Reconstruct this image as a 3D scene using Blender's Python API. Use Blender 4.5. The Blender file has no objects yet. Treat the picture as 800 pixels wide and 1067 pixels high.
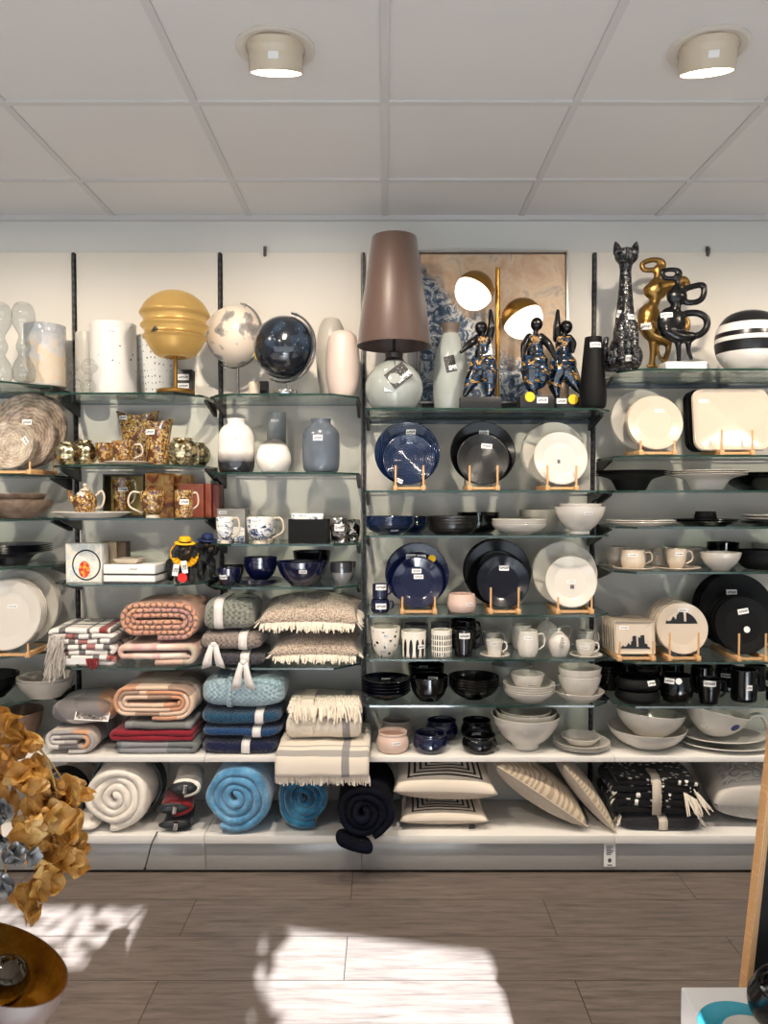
import bpy, bmesh, math, random
from math import sin, cos, pi, radians, tan, atan2, sqrt
from mathutils import Vector, Matrix, noise
from mathutils.bvhtree import BVHTree
random.seed(7)
SC = bpy.context.scene
COL = SC.collection
# ------------------------------------------------------------------ camera model (800 x 1067 frame)
F, CX, HY, TH, H = 810.0, 401.0, 520.0, radians(1.8), 1.50
CY = HY + F*tan(TH)
def at(x, y, Y):
    u, v = (x-CX)/F, (CY-y)/F
    d = Vector((u, cos(TH)+v*sin(TH), -sin(TH)+v*cos(TH)))
    return Vector((0, 0, H)) + d*(Y/d.y)
def px(n, Y): return n*Y/F
WY, FY = 3.43, 3.07          # face of the wall panels, front edge of the glass shelves
# ------------------------------------------------------------------ objects
def tag(o, label=None, cat=None, group=None, kind=None):
    if label: o['label'] = label
    if cat: o['category'] = cat
    if group: o['group'] = group
    if kind: o['kind'] = kind
    return o
def obj(name, bm, mats, parent=None, loc=None, rot=None, sharp=38, smooth=True, recalc=True):
    me = bpy.data.meshes.new(name)
    if recalc: bmesh.ops.recalc_face_normals(bm, faces=bm.faces[:])
    bm.to_mesh(me); bm.free()
    for m in (mats if isinstance(mats, (list, tuple)) else [mats]): me.materials.append(m)
    if smooth:
        me.polygons.foreach_set('use_smooth', [True]*len(me.polygons))
        if sharp < 180: me.set_sharp_from_angle(angle=radians(sharp))
    o = bpy.data.objects.new(name, me); COL.objects.link(o)
    if parent is not None: o.parent = parent
    if loc is not None: o.location = loc
    if rot is not None: o.rotation_euler = rot
    return o
def empty(name, loc, rot=(0,0,0), **k):
    o = bpy.data.objects.new(name, None); COL.objects.link(o)
    o.location = loc; o.rotation_euler = rot; o.empty_display_size = .05
    return tag(o, **k)
def thing(name, label, cat, loc=(0,0,0), rot=(0,0,0), group=None):
    return empty(name, loc, rot, label=label, cat=cat, group=group)
def dup(o, loc=None, rot=None, label=None):
    def cp(s, par):
        c = s.copy(); COL.objects.link(c)
        if par is not None: c.parent = par
        for k in list(s.children): cp(k, c)
        return c
    c = cp(o, None)
    if loc is not None: c.location = loc
    if rot is not None: c.rotation_euler = rot
    if label: c['label'] = label
    return c
def BM(): return bmesh.new()
def T(loc=(0,0,0), rot=(0,0,0), sc=(1,1,1)):
    from mathutils import Euler
    return Matrix.Translation(loc) @ Euler(rot).to_matrix().to_4x4() @ Matrix.Diagonal((*sc, 1))
# ------------------------------------------------------------------ shape makers (add to a bmesh)
def b_box(bm, lo, hi, mi=0, M=None, bev=0):
    x0,y0,z0 = lo; x1,y1,z1 = hi
    vs = [bm.verts.new(p) for p in ((x0,y0,z0),(x1,y0,z0),(x1,y1,z0),(x0,y1,z0),(x0,y0,z1),(x1,y0,z1),(x1,y1,z1),(x0,y1,z1))]
    if M is not None:
        for v in vs: v.co = M @ v.co
    fs = []
    for q in ((3,2,1,0),(4,5,6,7),(0,1,5,4),(1,2,6,5),(2,3,7,6),(3,0,4,7)):
        f = bm.faces.new([vs[i] for i in q]); f.material_index = mi; fs.append(f)
    if bev:
        es = list({e for f in fs for e in f.edges})
        bmesh.ops.bevel(bm, geom=es, offset=bev, segments=2, affect='EDGES', profile=.5)
def b_prism(bm, poly, z0, z1, mi=0, side=None):
    a = [bm.verts.new((x,y,z0)) for x,y in poly]; b = [bm.verts.new((x,y,z1)) for x,y in poly]
    f = bm.faces.new(a[::-1]); f.material_index = mi
    f = bm.faces.new(b); f.material_index = mi
    n = len(poly)
    for i in range(n):
        f = bm.faces.new((a[i], a[(i+1)%n], b[(i+1)%n], b[i])); f.material_index = mi if side is None else side
def chaikin(p, it=2, hard=.0):
    for _ in range(it):
        q = [p[0]]
        for a, b in zip(p, p[1:]):
            q.append((a[0]*.75+b[0]*.25, a[1]*.75+b[1]*.25)); q.append((a[0]*.25+b[0]*.75, a[1]*.25+b[1]*.75))
        q.append(p[-1]); p = q
    return p
def b_lathe(bm, prof, seg=36, M=None, mi=0, mats=None, sx=1, sy=1, wob=0):
    uv = bm.loops.layers.uv.verify()
    L = [0]
    for a, b in zip(prof, prof[1:]): L.append(L[-1]+math.hypot(a[0]-b[0], a[1]-b[1]))
    tot = max(L[-1], 1e-6); rings = []
    for r, z in prof:
        if r < 1e-5: rings.append([bm.verts.new((0,0,z))])
        else: rings.append([bm.verts.new((r*cos(2*pi*k/seg)*sx, r*sin(2*pi*k/seg)*sy, z)) for k in range(seg)])
    vs = [v for r in rings for v in r]
    if M is not None:
        for v in vs: v.co = M @ v.co
    for i, (a, b) in enumerate(zip(rings, rings[1:])):
        if len(a) == 1 and len(b) == 1: continue
        for k in range(seg):
            k2 = (k+1) % seg
            u0, u1, v0, v1 = k/seg, (k+1)/seg, L[i]/tot, L[i+1]/tot
            if len(a) == 1: q, w = (a[0], b[k2], b[k]), ((u0,v0),(u1,v1),(u0,v1))
            elif len(b) == 1: q, w = (a[k], a[k2], b[0]), ((u0,v0),(u1,v0),(u0,v1))
            else: q, w = (a[k], a[k2], b[k2], b[k]), ((u0,v0),(u1,v0),(u1,v1),(u0,v1))
            f = bm.faces.new(q); f.material_index = mats(i) if mats else mi
            for l, t in zip(f.loops, w): l[uv].uv = t
def shell(outer, t, closed_top=False):
    """outer profile (bottom centre to rim) -> outer, rim, inner wall and inner floor"""
    n = len(outer); inn = []
    for i in range(1, n):
        a, b = outer[i-1], outer[min(i+1, n-1)]
        dx, dz = b[0]-a[0], b[1]-a[1]; l = math.hypot(dx, dz) or 1
        r, z = outer[i][0]-dz/l*t, outer[i][1]+dx/l*t
        z = max(z, t); r = max(r, 0.0)
        if i == n-1: z = outer[i][1]; r = outer[i][0]-t
        inn.append((r, z))
    rim = [((outer[-1][0]-t*.2), outer[-1][1]+t*.35), (outer[-1][0]-t*.8, outer[-1][1]+t*.35)]
    inn = inn[::-1]
    while len(inn) > 1 and inn[-1][0] < 1e-4: inn.pop()
    return outer + rim + inn + [(0, inn[-1][1])]
def b_tube(bm, pts, r, seg=8, caps=True, mi=0, closed=False, flat=1.0):
    pts = [Vector(p) for p in pts]; n = len(pts)
    rs = r if isinstance(r, (list, tuple)) else [r]*n
    tang = []
    for i in range(n):
        a = pts[i-1] if (i > 0 or closed) else pts[i]; b = pts[(i+1) % n] if (i < n-1 or closed) else pts[i]
        t = (b-a); tang.append(t.normalized() if t.length > 1e-9 else Vector((0,0,1)))
    up = Vector((0,0,1)) if abs(tang[0].z) < .9 else Vector((1,0,0))
    nrm = (up - tang[0]*up.dot(tang[0])).normalized(); rings = []
    for i in range(n):
        if i:
            nrm = nrm - tang[i]*nrm.dot(tang[i])
            nrm = nrm.normalized() if nrm.length > 1e-6 else tang[i].orthogonal().normalized()
        bi = tang[i].cross(nrm)
        rings.append([bm.verts.new(pts[i] + nrm*cos(2*pi*k/seg)*rs[i] + bi*sin(2*pi*k/seg)*rs[i]*flat) for k in range(seg)])
    for i in range(n if closed else n-1):
        a, b = rings[i], rings[(i+1) % n]
        for k in range(seg):
            f = bm.faces.new((a[k], a[(k+1)%seg], b[(k+1)%seg], b[k])); f.material_index = mi
    if caps and not closed:
        bm.faces.new(rings[0][::-1]).material_index = mi; bm.faces.new(rings[-1]).material_index = mi
def spline(pts, n=6, closed=False):
    P = [Vector(p) for p in pts]; out = []; m = len(P)
    for i in range(m if closed else m-1):
        p1, p2 = P[i], P[(i+1) % m]
        p0 = P[i-1] if (i or closed) else p1*2-p2
        p3 = P[(i+2) % m] if (i+2 < m or closed) else p2*2-p1
        for k in range(n):
            t = k/n
            out.append(.5*((2*p1)+(p2-p0)*t+(2*p0-5*p1+4*p2-p3)*t*t+(3*p1-p0-3*p2+p3)*t**3))
    if not closed: out.append(P[-1])
    return out
def b_ell(bm, c, r, seg=20, rings=12, M=None, mi=0):
    r = r if isinstance(r, (list, tuple)) else (r, r, r)
    m = T(c, (0,0,0), r)
    if M is not None: m = Matrix.Translation(c) @ M @ Matrix.Diagonal((*r, 1))
    prof = [(sin(pi*i/rings), -cos(pi*i/rings)) for i in range(rings+1)]
    prof[0] = (0,-1); prof[-1] = (0,1)
    b_lathe(bm, prof, seg, m, mi)
def nz(v, f, s=0.0):
    return noise.noise_vector(Vector((v.x*f+s, v.y*f+s*.7, v.z*f-s)))
def b_super(bm, a, b, c, e=.32, ez=.42, seg=48, rings=24, amp=0, fr=12, seed=0, flatbot=True):
    """a puffy rounded slab: half sizes a, b, c, resting on z = 0"""
    uv = bm.loops.layers.uv.verify()
    def sp(w, m): return math.copysign(abs(w)**m, w)
    R = []
    for i in range(rings+1):
        ph = -pi/2+pi*i/rings; row = []
        for k in range(seg):
            t = 2*pi*k/seg
            p = Vector((a*sp(cos(ph),ez)*sp(cos(t),e), b*sp(cos(ph),ez)*sp(sin(t),e), c+c*sp(sin(ph),ez*1.25)))
            if amp: p += nz(p, fr, seed)*amp
            p.z = max(p.z, .0006)
            row.append(p)
        R.append([bm.verts.new(p) for p in row] if 0 < i < rings else [bm.verts.new(sum(row, Vector())/seg)])
    for i in range(rings):
        A, B = R[i], R[i+1]
        for k in range(seg):
            k2 = (k+1)%seg
            q = (A[0],B[k2],B[k]) if len(A)==1 else (A[k],A[k2],B[0]) if len(B)==1 else (A[k],A[k2],B[k2],B[k])
            f = bm.faces.new(q)
            for l in f.loops: l[uv].uv = (l.vert.co.x+l.vert.co.z, l.vert.co.y-l.vert.co.z)
def super_sec(a, b, c, x, e=.32, ez=.42, n=40, off=.0015):
    """cross-section of that slab at a given x (for a ribbon tied round it)"""
    def sp(w, m): return math.copysign(abs(w)**m, w)
    out = []
    for i in range(n):
        t = 2*pi*i/n
        k = max(0.0, 1-abs(x/a)**(2/e))**(e/2)
        out.append(Vector((x, (b*k+off)*sp(cos(t), ez), max(.0007, c+(c+off)*sp(sin(t), ez*1.25)))))
    return out
# ------------------------------------------------------------------ folded cloth: a thick ribbon swept along a path in XZ, depth along Y
def roll_path(rx, rz, th, turns, a0=-90, step=14, gap=1.06, d=1):
    pts = []; tot = int(turns*360/step); core = max(0, rx-rz)
    for i in range(tot+1):
        a = i*step; s = th*gap*a/360
        R = rz-th/2-s
        if R < th*.35: break
        w = radians(a0+a*d)
        cxx = core*max(-1, min(1, cos(w)*3.0)) if core else 0
        pts.append((cxx+R*cos(w), R*sin(w)))
    return pts
def fold_path(w, th, n, first=1, slack=.0):
    pts = []; s = first; z = th/2
    for i in range(n):
        for k in range(9):
            x = s*(-w/2+th/2+(w-th)*k/8); pts.append((x, z+slack*sin(k*1.3+i)*th))
        if i < n-1:
            for k in range(1, 5):
                a = -pi/2+pi*k/5; pts.append((s*(w/2-th/2+cos(a)*th*.5), z+th*.5+sin(a)*th*.5))
        z += th; s = -s
    return pts
def b_sweep(bm, path, th, y0, y1, ny=6, amp=.002, fr=14, seed=0, yj=.006, cap=4):
    uv = bm.loops.layers.uv.verify()
    P = [Vector((p[0], 0, p[1])) for p in path]; n = len(P); rings = []; L = 0; Ls = []
    h = th/2
    for i in range(n):
        if i: L += (P[i]-P[i-1]).length
        Ls.append(L)
        t = (P[min(i+1,n-1)]-P[max(i-1,0)]).normalized(); nn = Vector((-t.z, 0, t.x))
        j = yj*noise.noise(Vector((L*9+seed, seed, 0)))
        sec = []
        for k in range(cap+1): a = pi/2+pi*k/cap; sec.append((y0+h+cos(a)*h+j, sin(a)))
        for k in range(1, ny): sec.append((y0+(y1-y0)*k/ny, -1))
        for k in range(cap+1): a = -pi/2+pi*k/cap; sec.append((y1-h+cos(a)*h+j, sin(a)))
        for k in range(1, ny): sec.append((y1+(y0-y1)*k/ny, 1))
        row = []
        for y, kk in sec:
            v = P[i]+nn*kk*h+Vector((0, y, 0))
            v += nz(v, fr, seed)*amp
            row.append(bm.verts.new(v))
        rings.append((row, [s[0] for s in sec]))
    m = len(rings[0][0])
    for i in range(n-1):
        (A, ya), (B, yb) = rings[i], rings[i+1]
        for k in range(m):
            k2 = (k+1) % m
            f = bm.faces.new((A[k], A[k2], B[k2], B[k]))
            for l, t in zip(f.loops, ((Ls[i],ya[k]),(Ls[i],ya[k2]),(Ls[i+1],yb[k2]),(Ls[i+1],yb[k]))): l[uv].uv = t
    bm.faces.new(rings[0][0][::-1]); bm.faces.new(rings[-1][0])
def b_pillow(bm, w, d, t, n=26, amp=.004, seed=0, pinch=.07, pw=.42):
    uv = bm.loops.layers.uv.verify(); top, bot = {}, {}
    for i in range(n+1):
        for j in range(n+1):
            u, v = -1+2*i/n, -1+2*j/n
            x = u*w/2*(1-pinch*(1-v*v)); y = v*d/2*(1-pinch*(1-u*u))
            hgt = t/2*(max(0, (1-u*u)*(1-v*v)))**pw
            q = nz(Vector((x,y,0)), 9, seed)*amp*(1-abs(u))*(1-abs(v))*2
            top[i,j] = bm.verts.new((x+q.x, y+q.y, hgt+q.z))
            bot[i,j] = top[i,j] if i in (0,n) or j in (0,n) else bm.verts.new((x, y, -hgt))
    for i in range(n):
        for j in range(n):
            for g, s, mi in ((top, 1, 0), (bot, -1, 1)):
                q = [g[i,j], g[i+1,j], g[i+1,j+1], g[i,j+1]]
                f = bm.faces.new(q if s > 0 else q[::-1]); f.material_index = mi
                for l in f.loops:
                    pass
                co = [(i/n,j/n),((i+1)/n,j/n),((i+1)/n,(j+1)/n),(i/n,(j+1)/n)]
                for l, c in zip(f.loops, co if s > 0 else co[::-1]): l[uv].uv = c
def b_fringe(bm, p0, p1, n, ln, drop=(0,-.2,-1), r=.0022, wob=.5, seed=1):
    rng = random.Random(seed); p0, p1 = Vector(p0), Vector(p1); d = Vector(drop).normalized()
    for i in range(n):
        b = p0.lerp(p1, (i+rng.random()*.8)/n); l = ln*rng.uniform(.7, 1.15)
        s = Vector((rng.uniform(-1,1), rng.uniform(-1,.3), rng.uniform(-.3,.3)))*wob
        m = b+(d+s*.5).normalized()*l*.5; e = m+(d+s*.2+Vector((rng.uniform(-.3,.3),0,0))).normalized()*l*.5
        b_tube(bm, [b, m, e], [r, r*1.1, r*.7], 4)
def blob(name, prims, mat, parent=None, loc=None, rot=None, vox=.004, it=6, f=.5):
    """overlapping tubes and ellipsoids fused into one continuous skin"""
    bm = BM()
    for p in prims:
        if p[0] == 't': 
            pts = spline(p[1], 5) if len(p[1]) > 2 else [Vector(q) for q in p[1]]
            r = p[2]
            if isinstance(r, (list, tuple)):
                m = len(pts)-1; R = []
                for i in range(m+1):
                    s = i/m*(len(r)-1); a = int(min(s, len(r)-2)); R.append(r[a]+(r[a+1]-r[a])*(s-a))
                r = R
            b_tube(bm, pts, r, 10)
            rr = r if isinstance(r, list) else [r]*len(pts)
            b_ell(bm, pts[0], rr[0], 10, 6); b_ell(bm, pts[-1], rr[-1], 10, 6)
        elif p[0] == 'c':
            b_tube(bm, spline(p[1], 5, True), p[2], 10, closed=True)
        else: b_ell(bm, p[1], p[2], 18, 12, M=(Matrix.Rotation(p[3][0], 4, p[3][1]) if len(p) > 3 else None))
    o = obj(name, bm, mat, parent, loc, rot, sharp=180)
    m = o.modifiers.new('Remesh', 'REMESH'); m.mode = 'VOXEL'; m.voxel_size = vox; m.use_smooth_shade = True
    m = o.modifiers.new('Smooth', 'SMOOTH'); m.iterations = it; m.factor = f
    return o
# ------------------------------------------------------------------ materials
def srgb(c):
    if isinstance(c, str): c = [int(c[i:i+2], 16)/255 for i in (0,2,4)]
    return tuple((v/12.92 if v <= .04045 else ((v+.055)/1.055)**2.4) for v in c)+(1,)
MATS = {}
class NT:
    def __init__(s, name):
        s.m = bpy.data.materials.new(name); s.m.use_nodes = True; s.t = s.m.node_tree; s.t.nodes.clear()
        s.out = s.n('ShaderNodeOutputMaterial'); 
    def n(s, typ, **k):
        nd = s.t.nodes.new(typ)
        for a, v in k.items(): setattr(nd, a, v)
        return nd
    def l(s, a, b): s.t.links.new(a, b); return b
    def set(s, sock, v):
        if hasattr(v, 'is_output') or isinstance(v, bpy.types.NodeSocket): s.t.links.new(v, sock)
        else: sock.default_value = v
    def math(s, op, a, b=None, c=None, clamp=False):
        nd = s.n('ShaderNodeMath', operation=op, use_clamp=clamp)
        s.set(nd.inputs[0], a)
        if b is not None: s.set(nd.inputs[1], b)
        if c is not None: s.set(nd.inputs[2], c)
        return nd.outputs[0]
    def coord(s, kind='Object'): return s.n('ShaderNodeTexCoord').outputs[kind]
    def map(s, v, sc=(1,1,1), loc=(0,0,0), rot=(0,0,0)):
        nd = s.n('ShaderNodeMapping'); s.l(v, nd.inputs[0])
        nd.inputs['Scale'].default_value = sc; nd.inputs['Location'].default_value = loc; nd.inputs['Rotation'].default_value = rot
        return nd.outputs[0]
    def noise(s, v, scale, detail=3, rough=.55, dist=0):
        nd = s.n('ShaderNodeTexNoise'); s.l(v, nd.inputs['Vector'])
        for k, x in (('Scale',scale),('Detail',detail),('Roughness',rough),('Distortion',dist)): nd.inputs[k].default_value = x
        return nd.outputs['Fac']
    def vor(s, v, scale, feature='F1', out='Distance', rnd=1):
        nd = s.n('ShaderNodeTexVoronoi', feature=feature); s.l(v, nd.inputs['Vector']); nd.inputs['Scale'].default_value = scale
        nd.inputs['Randomness'].default_value = rnd
        return nd.outputs[out]
    def wave(s, v, scale, dist=0, typ='BANDS', direction='X', prof='SIN', det=2, dsc=1):
        nd = s.n('ShaderNodeTexWave', wave_type=typ, wave_profile=prof)
        if typ == 'BANDS': nd.bands_direction = direction
        else: nd.rings_direction = direction
        s.l(v, nd.inputs['Vector']); nd.inputs['Scale'].default_value = scale; nd.inputs['Distortion'].default_value = dist
        nd.inputs['Detail'].default_value = det; nd.inputs['Detail Scale'].default_value = dsc
        return nd.outputs['Fac']
    def ramp(s, f, stops, mode='LINEAR'):
        nd = s.n('ShaderNodeValToRGB'); cr = nd.color_ramp; cr.interpolation = mode; s.l(f, nd.inputs[0])
        while len(cr.elements) > 1: cr.elements.remove(cr.elements[-1])
        for i, (p, c) in enumerate(stops):
            e = cr.elements[0] if i == 0 else cr.elements.new(p)
            e.position = p; e.color = srgb(c) if not isinstance(c, (float, int)) else (c, c, c, 1)
        return nd.outputs[0]
    def mix(s, f, a, b):
        nd = s.n('ShaderNodeMix', data_type='RGBA'); s.set(nd.inputs[0], f)
        s.set(nd.inputs[6], srgb(a) if isinstance(a, str) else a); s.set(nd.inputs[7], srgb(b) if isinstance(b, str) else b)
        return nd.outputs[2]
    def sep(s, v):
        nd = s.n('ShaderNodeSeparateXYZ'); s.l(v, nd.inputs[0]); return nd.outputs
    def bump(s, h, strength=.3, dist=.002):
        nd = s.n('ShaderNodeBump'); s.l(h, nd.inputs['Height']); nd.inputs['Strength'].default_value = strength; nd.inputs['Distance'].default_value = dist
        return nd.outputs[0]
    def bsdf(s, col, rough=.5, metal=0, spec=.5, bump=None, coat=0, sheen=0, emit=None, es=0, trans=0, sub=0):
        b = s.n('ShaderNodeBsdfPrincipled')
        s.set(b.inputs['Base Color'], srgb(col) if isinstance(col, str) else col)
        s.set(b.inputs['Roughness'], rough); s.set(b.inputs['Metallic'], metal); b.inputs['Specular IOR Level'].default_value = spec
        b.inputs['Coat Weight'].default_value = coat; b.inputs['Sheen Weight'].default_value = sheen
        b.inputs['Transmission Weight'].default_value = trans
        if bump is not None: s.l(bump, b.inputs['Normal'])
        if emit is not None:
            s.set(b.inputs['Emission Color'], srgb(emit) if isinstance(emit, str) else emit); b.inputs['Emission Strength'].default_value = es
        s.l(b.outputs[0], s.out.inputs[0]); return s.m
def P(name, col, rough=.5, metal=0, spec=.5, coat=0, sheen=0, nb=None, es=0, var=0, vs=20):
    """plain material, optional colour variation and noise bump (scale, strength, distance)"""
    if name in MATS: return MATS[name]
    t = NT(name); c = t.coord(); b = None
    if nb: b = t.bump(t.noise(c, nb[0], 3), nb[1], nb[2])
    cc = col
    if var:
        base = srgb(col); lo = tuple(max(0, v*(1-var)) for v in base[:3])+(1,); hi = tuple(min(1, v*(1+var)) for v in base[:3])+(1,)
        cc = t.mix(t.noise(c, vs, 4), lo, hi)
    MATS[name] = t.bsdf(cc, rough, metal, spec, b, coat, sheen, col if es else None, es)
    return MATS[name]
def reg(name):
    def d(fn):
        t = NT(name); MATS[name] = fn(t); return fn
    return d
WHITE = P('white glaze', 'd2cdc5', .16, coat=.3, nb=(60,.04,.001))
CREAM = P('cream glaze', 'cdbfad', .2, coat=.3)
STONE = P('stone glaze', 'bab5ab', .3)
BLACK = P('black glaze', '070709', .16, spec=.4)
MBLACK = P('matt black', '060607', .6, spec=.2, nb=(150,.15,.001))
NAVY = P('navy glaze', '0c1233', .14, coat=.4, nb=(40,.08,.001))
BLUEBLK = P('midnight glaze', '080b18', .18)
PINK = P('pale pink glaze', 'd9bdb0', .3)
GREYV = P('slate glaze', '5b636e', .2, coat=.3, var=.15, vs=120)
SEA = P('grey green glaze', '9fa5a1', .16, coat=.5, var=.06, vs=14)
WOOD = None
METALB = P('black powder coat', '0d0d0f', .45)
BRASS = P('brushed brass', 'a9803f', .28, metal=1)
CHROME = P('chrome', 'c9c9c9', .12, metal=1)
WBOARD = P('white melamine', 'e6e3de', .35)
PAPER = P('white paper', 'efeeec', .7)
YELLOW = P('yellow sticker paper', 'f3c419', .6)
RED = P('red tag paper', 'd3201f', .6)
GREYBOX = P('grey card', '8f8d8a', .6)
@reg('pale oak')
def _(t):
    c = t.coord(); w = t.wave(t.map(c, (60,6,60)), 1.5, 4, det=3); return t.bsdf(t.ramp(w, [(0,'c2915f'),(1,'dfb584')]), .5)
@reg('glass shelf')
def _(t):
    lw = t.n('ShaderNodeLayerWeight'); f = t.math('ADD', t.math('MULTIPLY', t.math('POWER', lw.outputs['Facing'], 4.0), .75), .04)
    tr = t.n('ShaderNodeBsdfTransparent'); tr.inputs[0].default_value = (.90,.945,.93,1)
    g = t.n('ShaderNodeBsdfGlossy'); g.inputs['Roughness'].default_value = .03; g.inputs[0].default_value = (.9,.95,.94,1)
    m = t.n('ShaderNodeMixShader'); t.l(f, m.inputs[0]); t.l(tr.outputs[0], m.inputs[1]); t.l(g.outputs[0], m.inputs[2]); t.l(m.outputs[0], t.out.inputs[0]); return t.m
@reg('glass shelf edge')
def _(t):
    return t.bsdf('1f3a33', .12, spec=.7)
@reg('blown glass')
def _(t):
    lw = t.n('ShaderNodeLayerWeight')
    tr = t.n('ShaderNodeBsdfTransparent'); tr.inputs[0].default_value = (.94,.95,.95,1)
    g = t.n('ShaderNodeBsdfGlossy'); g.inputs['Roughness'].default_value = .02
    m = t.n('ShaderNodeMixShader'); fm = t.math('ADD', t.math('MULTIPLY', t.math('POWER', lw.outputs['Facing'], 3.0), .55), .05)
    t.l(fm, m.inputs[0]); t.l(tr.outputs[0], m.inputs[1]); t.l(g.outputs[0], m.inputs[2]); t.l(m.outputs[0], t.out.inputs[0]); return t.m
@reg('floor planks')
def _(t):
    c = t.coord(); m = t.map(c, (1,1,1), (.706,-2.378,0))
    br = t.n('ShaderNodeTexBrick'); br.offset = .555; br.offset_frequency = 2; br.squash = 1
    t.l(m, br.inputs['Vector'])
    for k, v in (('Scale',1),('Mortar Size',.0016),('Mortar Smooth',0),('Bias',0),('Brick Width',1.298),('Row Height',.245)): br.inputs[k].default_value = v
    br.inputs['Color1'].default_value = (0,0,0,1); br.inputs['Color2'].default_value = (1,1,1,1); br.inputs['Mortar'].default_value = (.5,.5,.5,1)
    tone = t.sep(br.outputs['Color'])[0]
    off = t.n('ShaderNodeCombineXYZ'); t.l(t.math('MULTIPLY', tone, 7.0), off.inputs[0]); t.l(t.math('MULTIPLY', tone, 3.0), off.inputs[1])
    add = t.n('ShaderNodeVectorMath', operation='ADD'); t.l(c, add.inputs[0]); t.l(off.outputs[0], add.inputs[1])
    g1 = t.noise(t.map(add.outputs[0], (1.6,16,1)), 3.2, 6, .62, .6)
    g2 = t.noise(t.map(add.outputs[0], (4,120,1)), 3, 4, .6)
    grain = t.math('ADD', t.math('MULTIPLY', g1, .75), t.math('MULTIPLY', g2, .3))
    col = t.ramp(grain, [(.32,'48413d'),(.48,'665c56'),(.62,'746a63'),(.8,'867b74')])
    tint = t.mix(tone, (.86,.86,.88,1), (1.06,1.04,1.02,1))
    mm = t.n('ShaderNodeMix', data_type='RGBA', blend_type='MULTIPLY'); mm.inputs[0].default_value = 1; t.l(col, mm.inputs[6]); t.l(tint, mm.inputs[7])
    fin = t.mix(br.outputs['Fac'], mm.outputs[2], '2e2825')
    return t.bsdf(fin, t.ramp(grain, [(.3,.42),(.8,.3)]), bump=t.bump(grain, .12, .0015), spec=.45)
def wallmat(name, col, nb=.05):
    t = NT(name); c = t.coord(); n = t.noise(c, 2.2, 3); base = srgb(col)
    lo = tuple(v*.965 for v in base[:3])+(1,); MATS[name] = t.bsdf(t.mix(n, lo, base), .75, spec=.25, bump=t.bump(t.noise(c, 220, 2), nb, .001))
wallmat('white wall paint', 'd9d9d5'); wallmat('cream wall panel', 'e2ddd4', .02); wallmat('ceiling tile', 'dcdcdc', .12); wallmat('ceiling grid paint', 'cfcfcf', .01)
@reg('slotted channel')
def _(t):
    z = t.sep(t.coord())[2]; s = t.math('LESS_THAN', t.math('FRACT', t.math('MULTIPLY', z, 31.0)), .42)
    return t.bsdf(t.mix(s, '17171a', '3c3c3d'), .5)
@reg('plinth laminate')
def _(t):
    c = t.coord(); return t.bsdf(t.mix(t.noise(t.map(c,(1,1,40)), 6, 3), 'a3a19e', 'aeaca9'), .3, metal=.15)
# patterned ceramics
@reg('dipped white to black')
def _(t):
    z = t.sep(t.coord('Generated'))[2]; n = t.noise(t.coord(), 35, 3); f = t.math('ADD', z, t.math('MULTIPLY', t.math('SUBTRACT', n, .5), .06))
    return t.bsdf(t.ramp(f, [(0,'1a1a1d'),(.19,'26262a'),(.3,'a49f9b'),(.4,'e9e2d9'),(1,'efe8df')]), .14, coat=.4)
@reg('dipped black to white')
def _(t):
    z = t.sep(t.coord('Generated'))[2]; return t.bsdf(t.ramp(z, [(0,'ece6de'),(.78,'ece6de'),(.86,'5a5856'),(1,'3a3a3a')]), .15, coat=.4)
@reg('smoke gradient')
def _(t):
    z = t.sep(t.coord('Generated'))[2]; return t.bsdf(t.ramp(z, [(0,'18191c'),(.35,'25272b'),(.62,'70757a'),(1,'9a9ea1')]), .15, coat=.3)
@reg('terrazzo white')
def _(t):
    c = t.coord(); d = t.vor(c, 26); n = t.noise(c, 60, 2); s = t.math('LESS_THAN', t.math('ADD', d, t.math('MULTIPLY', n, .3)), .235)
    return t.bsdf(t.mix(s, 'cfcdc9', '2c2a29'), .35)
@reg('dotted white')
def _(t):
    c = t.coord('UV'); m = t.map(c, (30,26,1)); d = t.vor(m, 1, rnd=.25); return t.bsdf(t.mix(t.math('LESS_THAN', d, .17), 'dcdcd8', '4a4644'), .4)
@reg('cloudy grey glass')
def _(t):
    c = t.coord(); z = t.sep(t.coord('Generated'))[2]; n = t.noise(c, 16, 4, .6, 1.0)
    f = t.math('ADD', t.math('MULTIPLY', n, .7), t.math('MULTIPLY', z, .35)); return t.bsdf(t.ramp(f, [(.3,'c9c2b8'),(.5,'cdb9a0'),(.58,'bfbdbc'),(.72,'a3a6ad'),(1,'9a9fa8')]), .15, coat=.3)
@reg('blue spiral glaze')
def _(t):
    c = t.coord(); x, y, _z = t.sep(c); r = t.math('SQRT', t.math('ADD', t.math('POWER', x, 2.0), t.math('POWER', y, 2.0)))
    w = t.math('SINE', t.math('MULTIPLY', r, 900.0)); n = t.noise(c, 14, 4)
    col = t.mix(n, '0b1428', '17305a'); rim = t.ramp(t.noise(c, 40, 2), [(.66,0.0),(.72,1.0)])
    return t.bsdf(t.mix(t.math('MULTIPLY', t.math('GREATER_THAN', w, .45), .75), col, '080f22'), .12, coat=.5, bump=t.bump(w, .35, .001))
@reg('black ringed glaze')
def _(t):
    c = t.coord(); x, y, _z = t.sep(c); r = t.math('SQRT', t.math('ADD', t.math('POWER', x, 2.0), t.math('POWER', y, 2.0)))
    w = t.math('SINE', t.math('MULTIPLY', r, 900.0)); return t.bsdf(t.mix(w, '060607', '101012'), .32, bump=t.bump(w, .35, .001))
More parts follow.
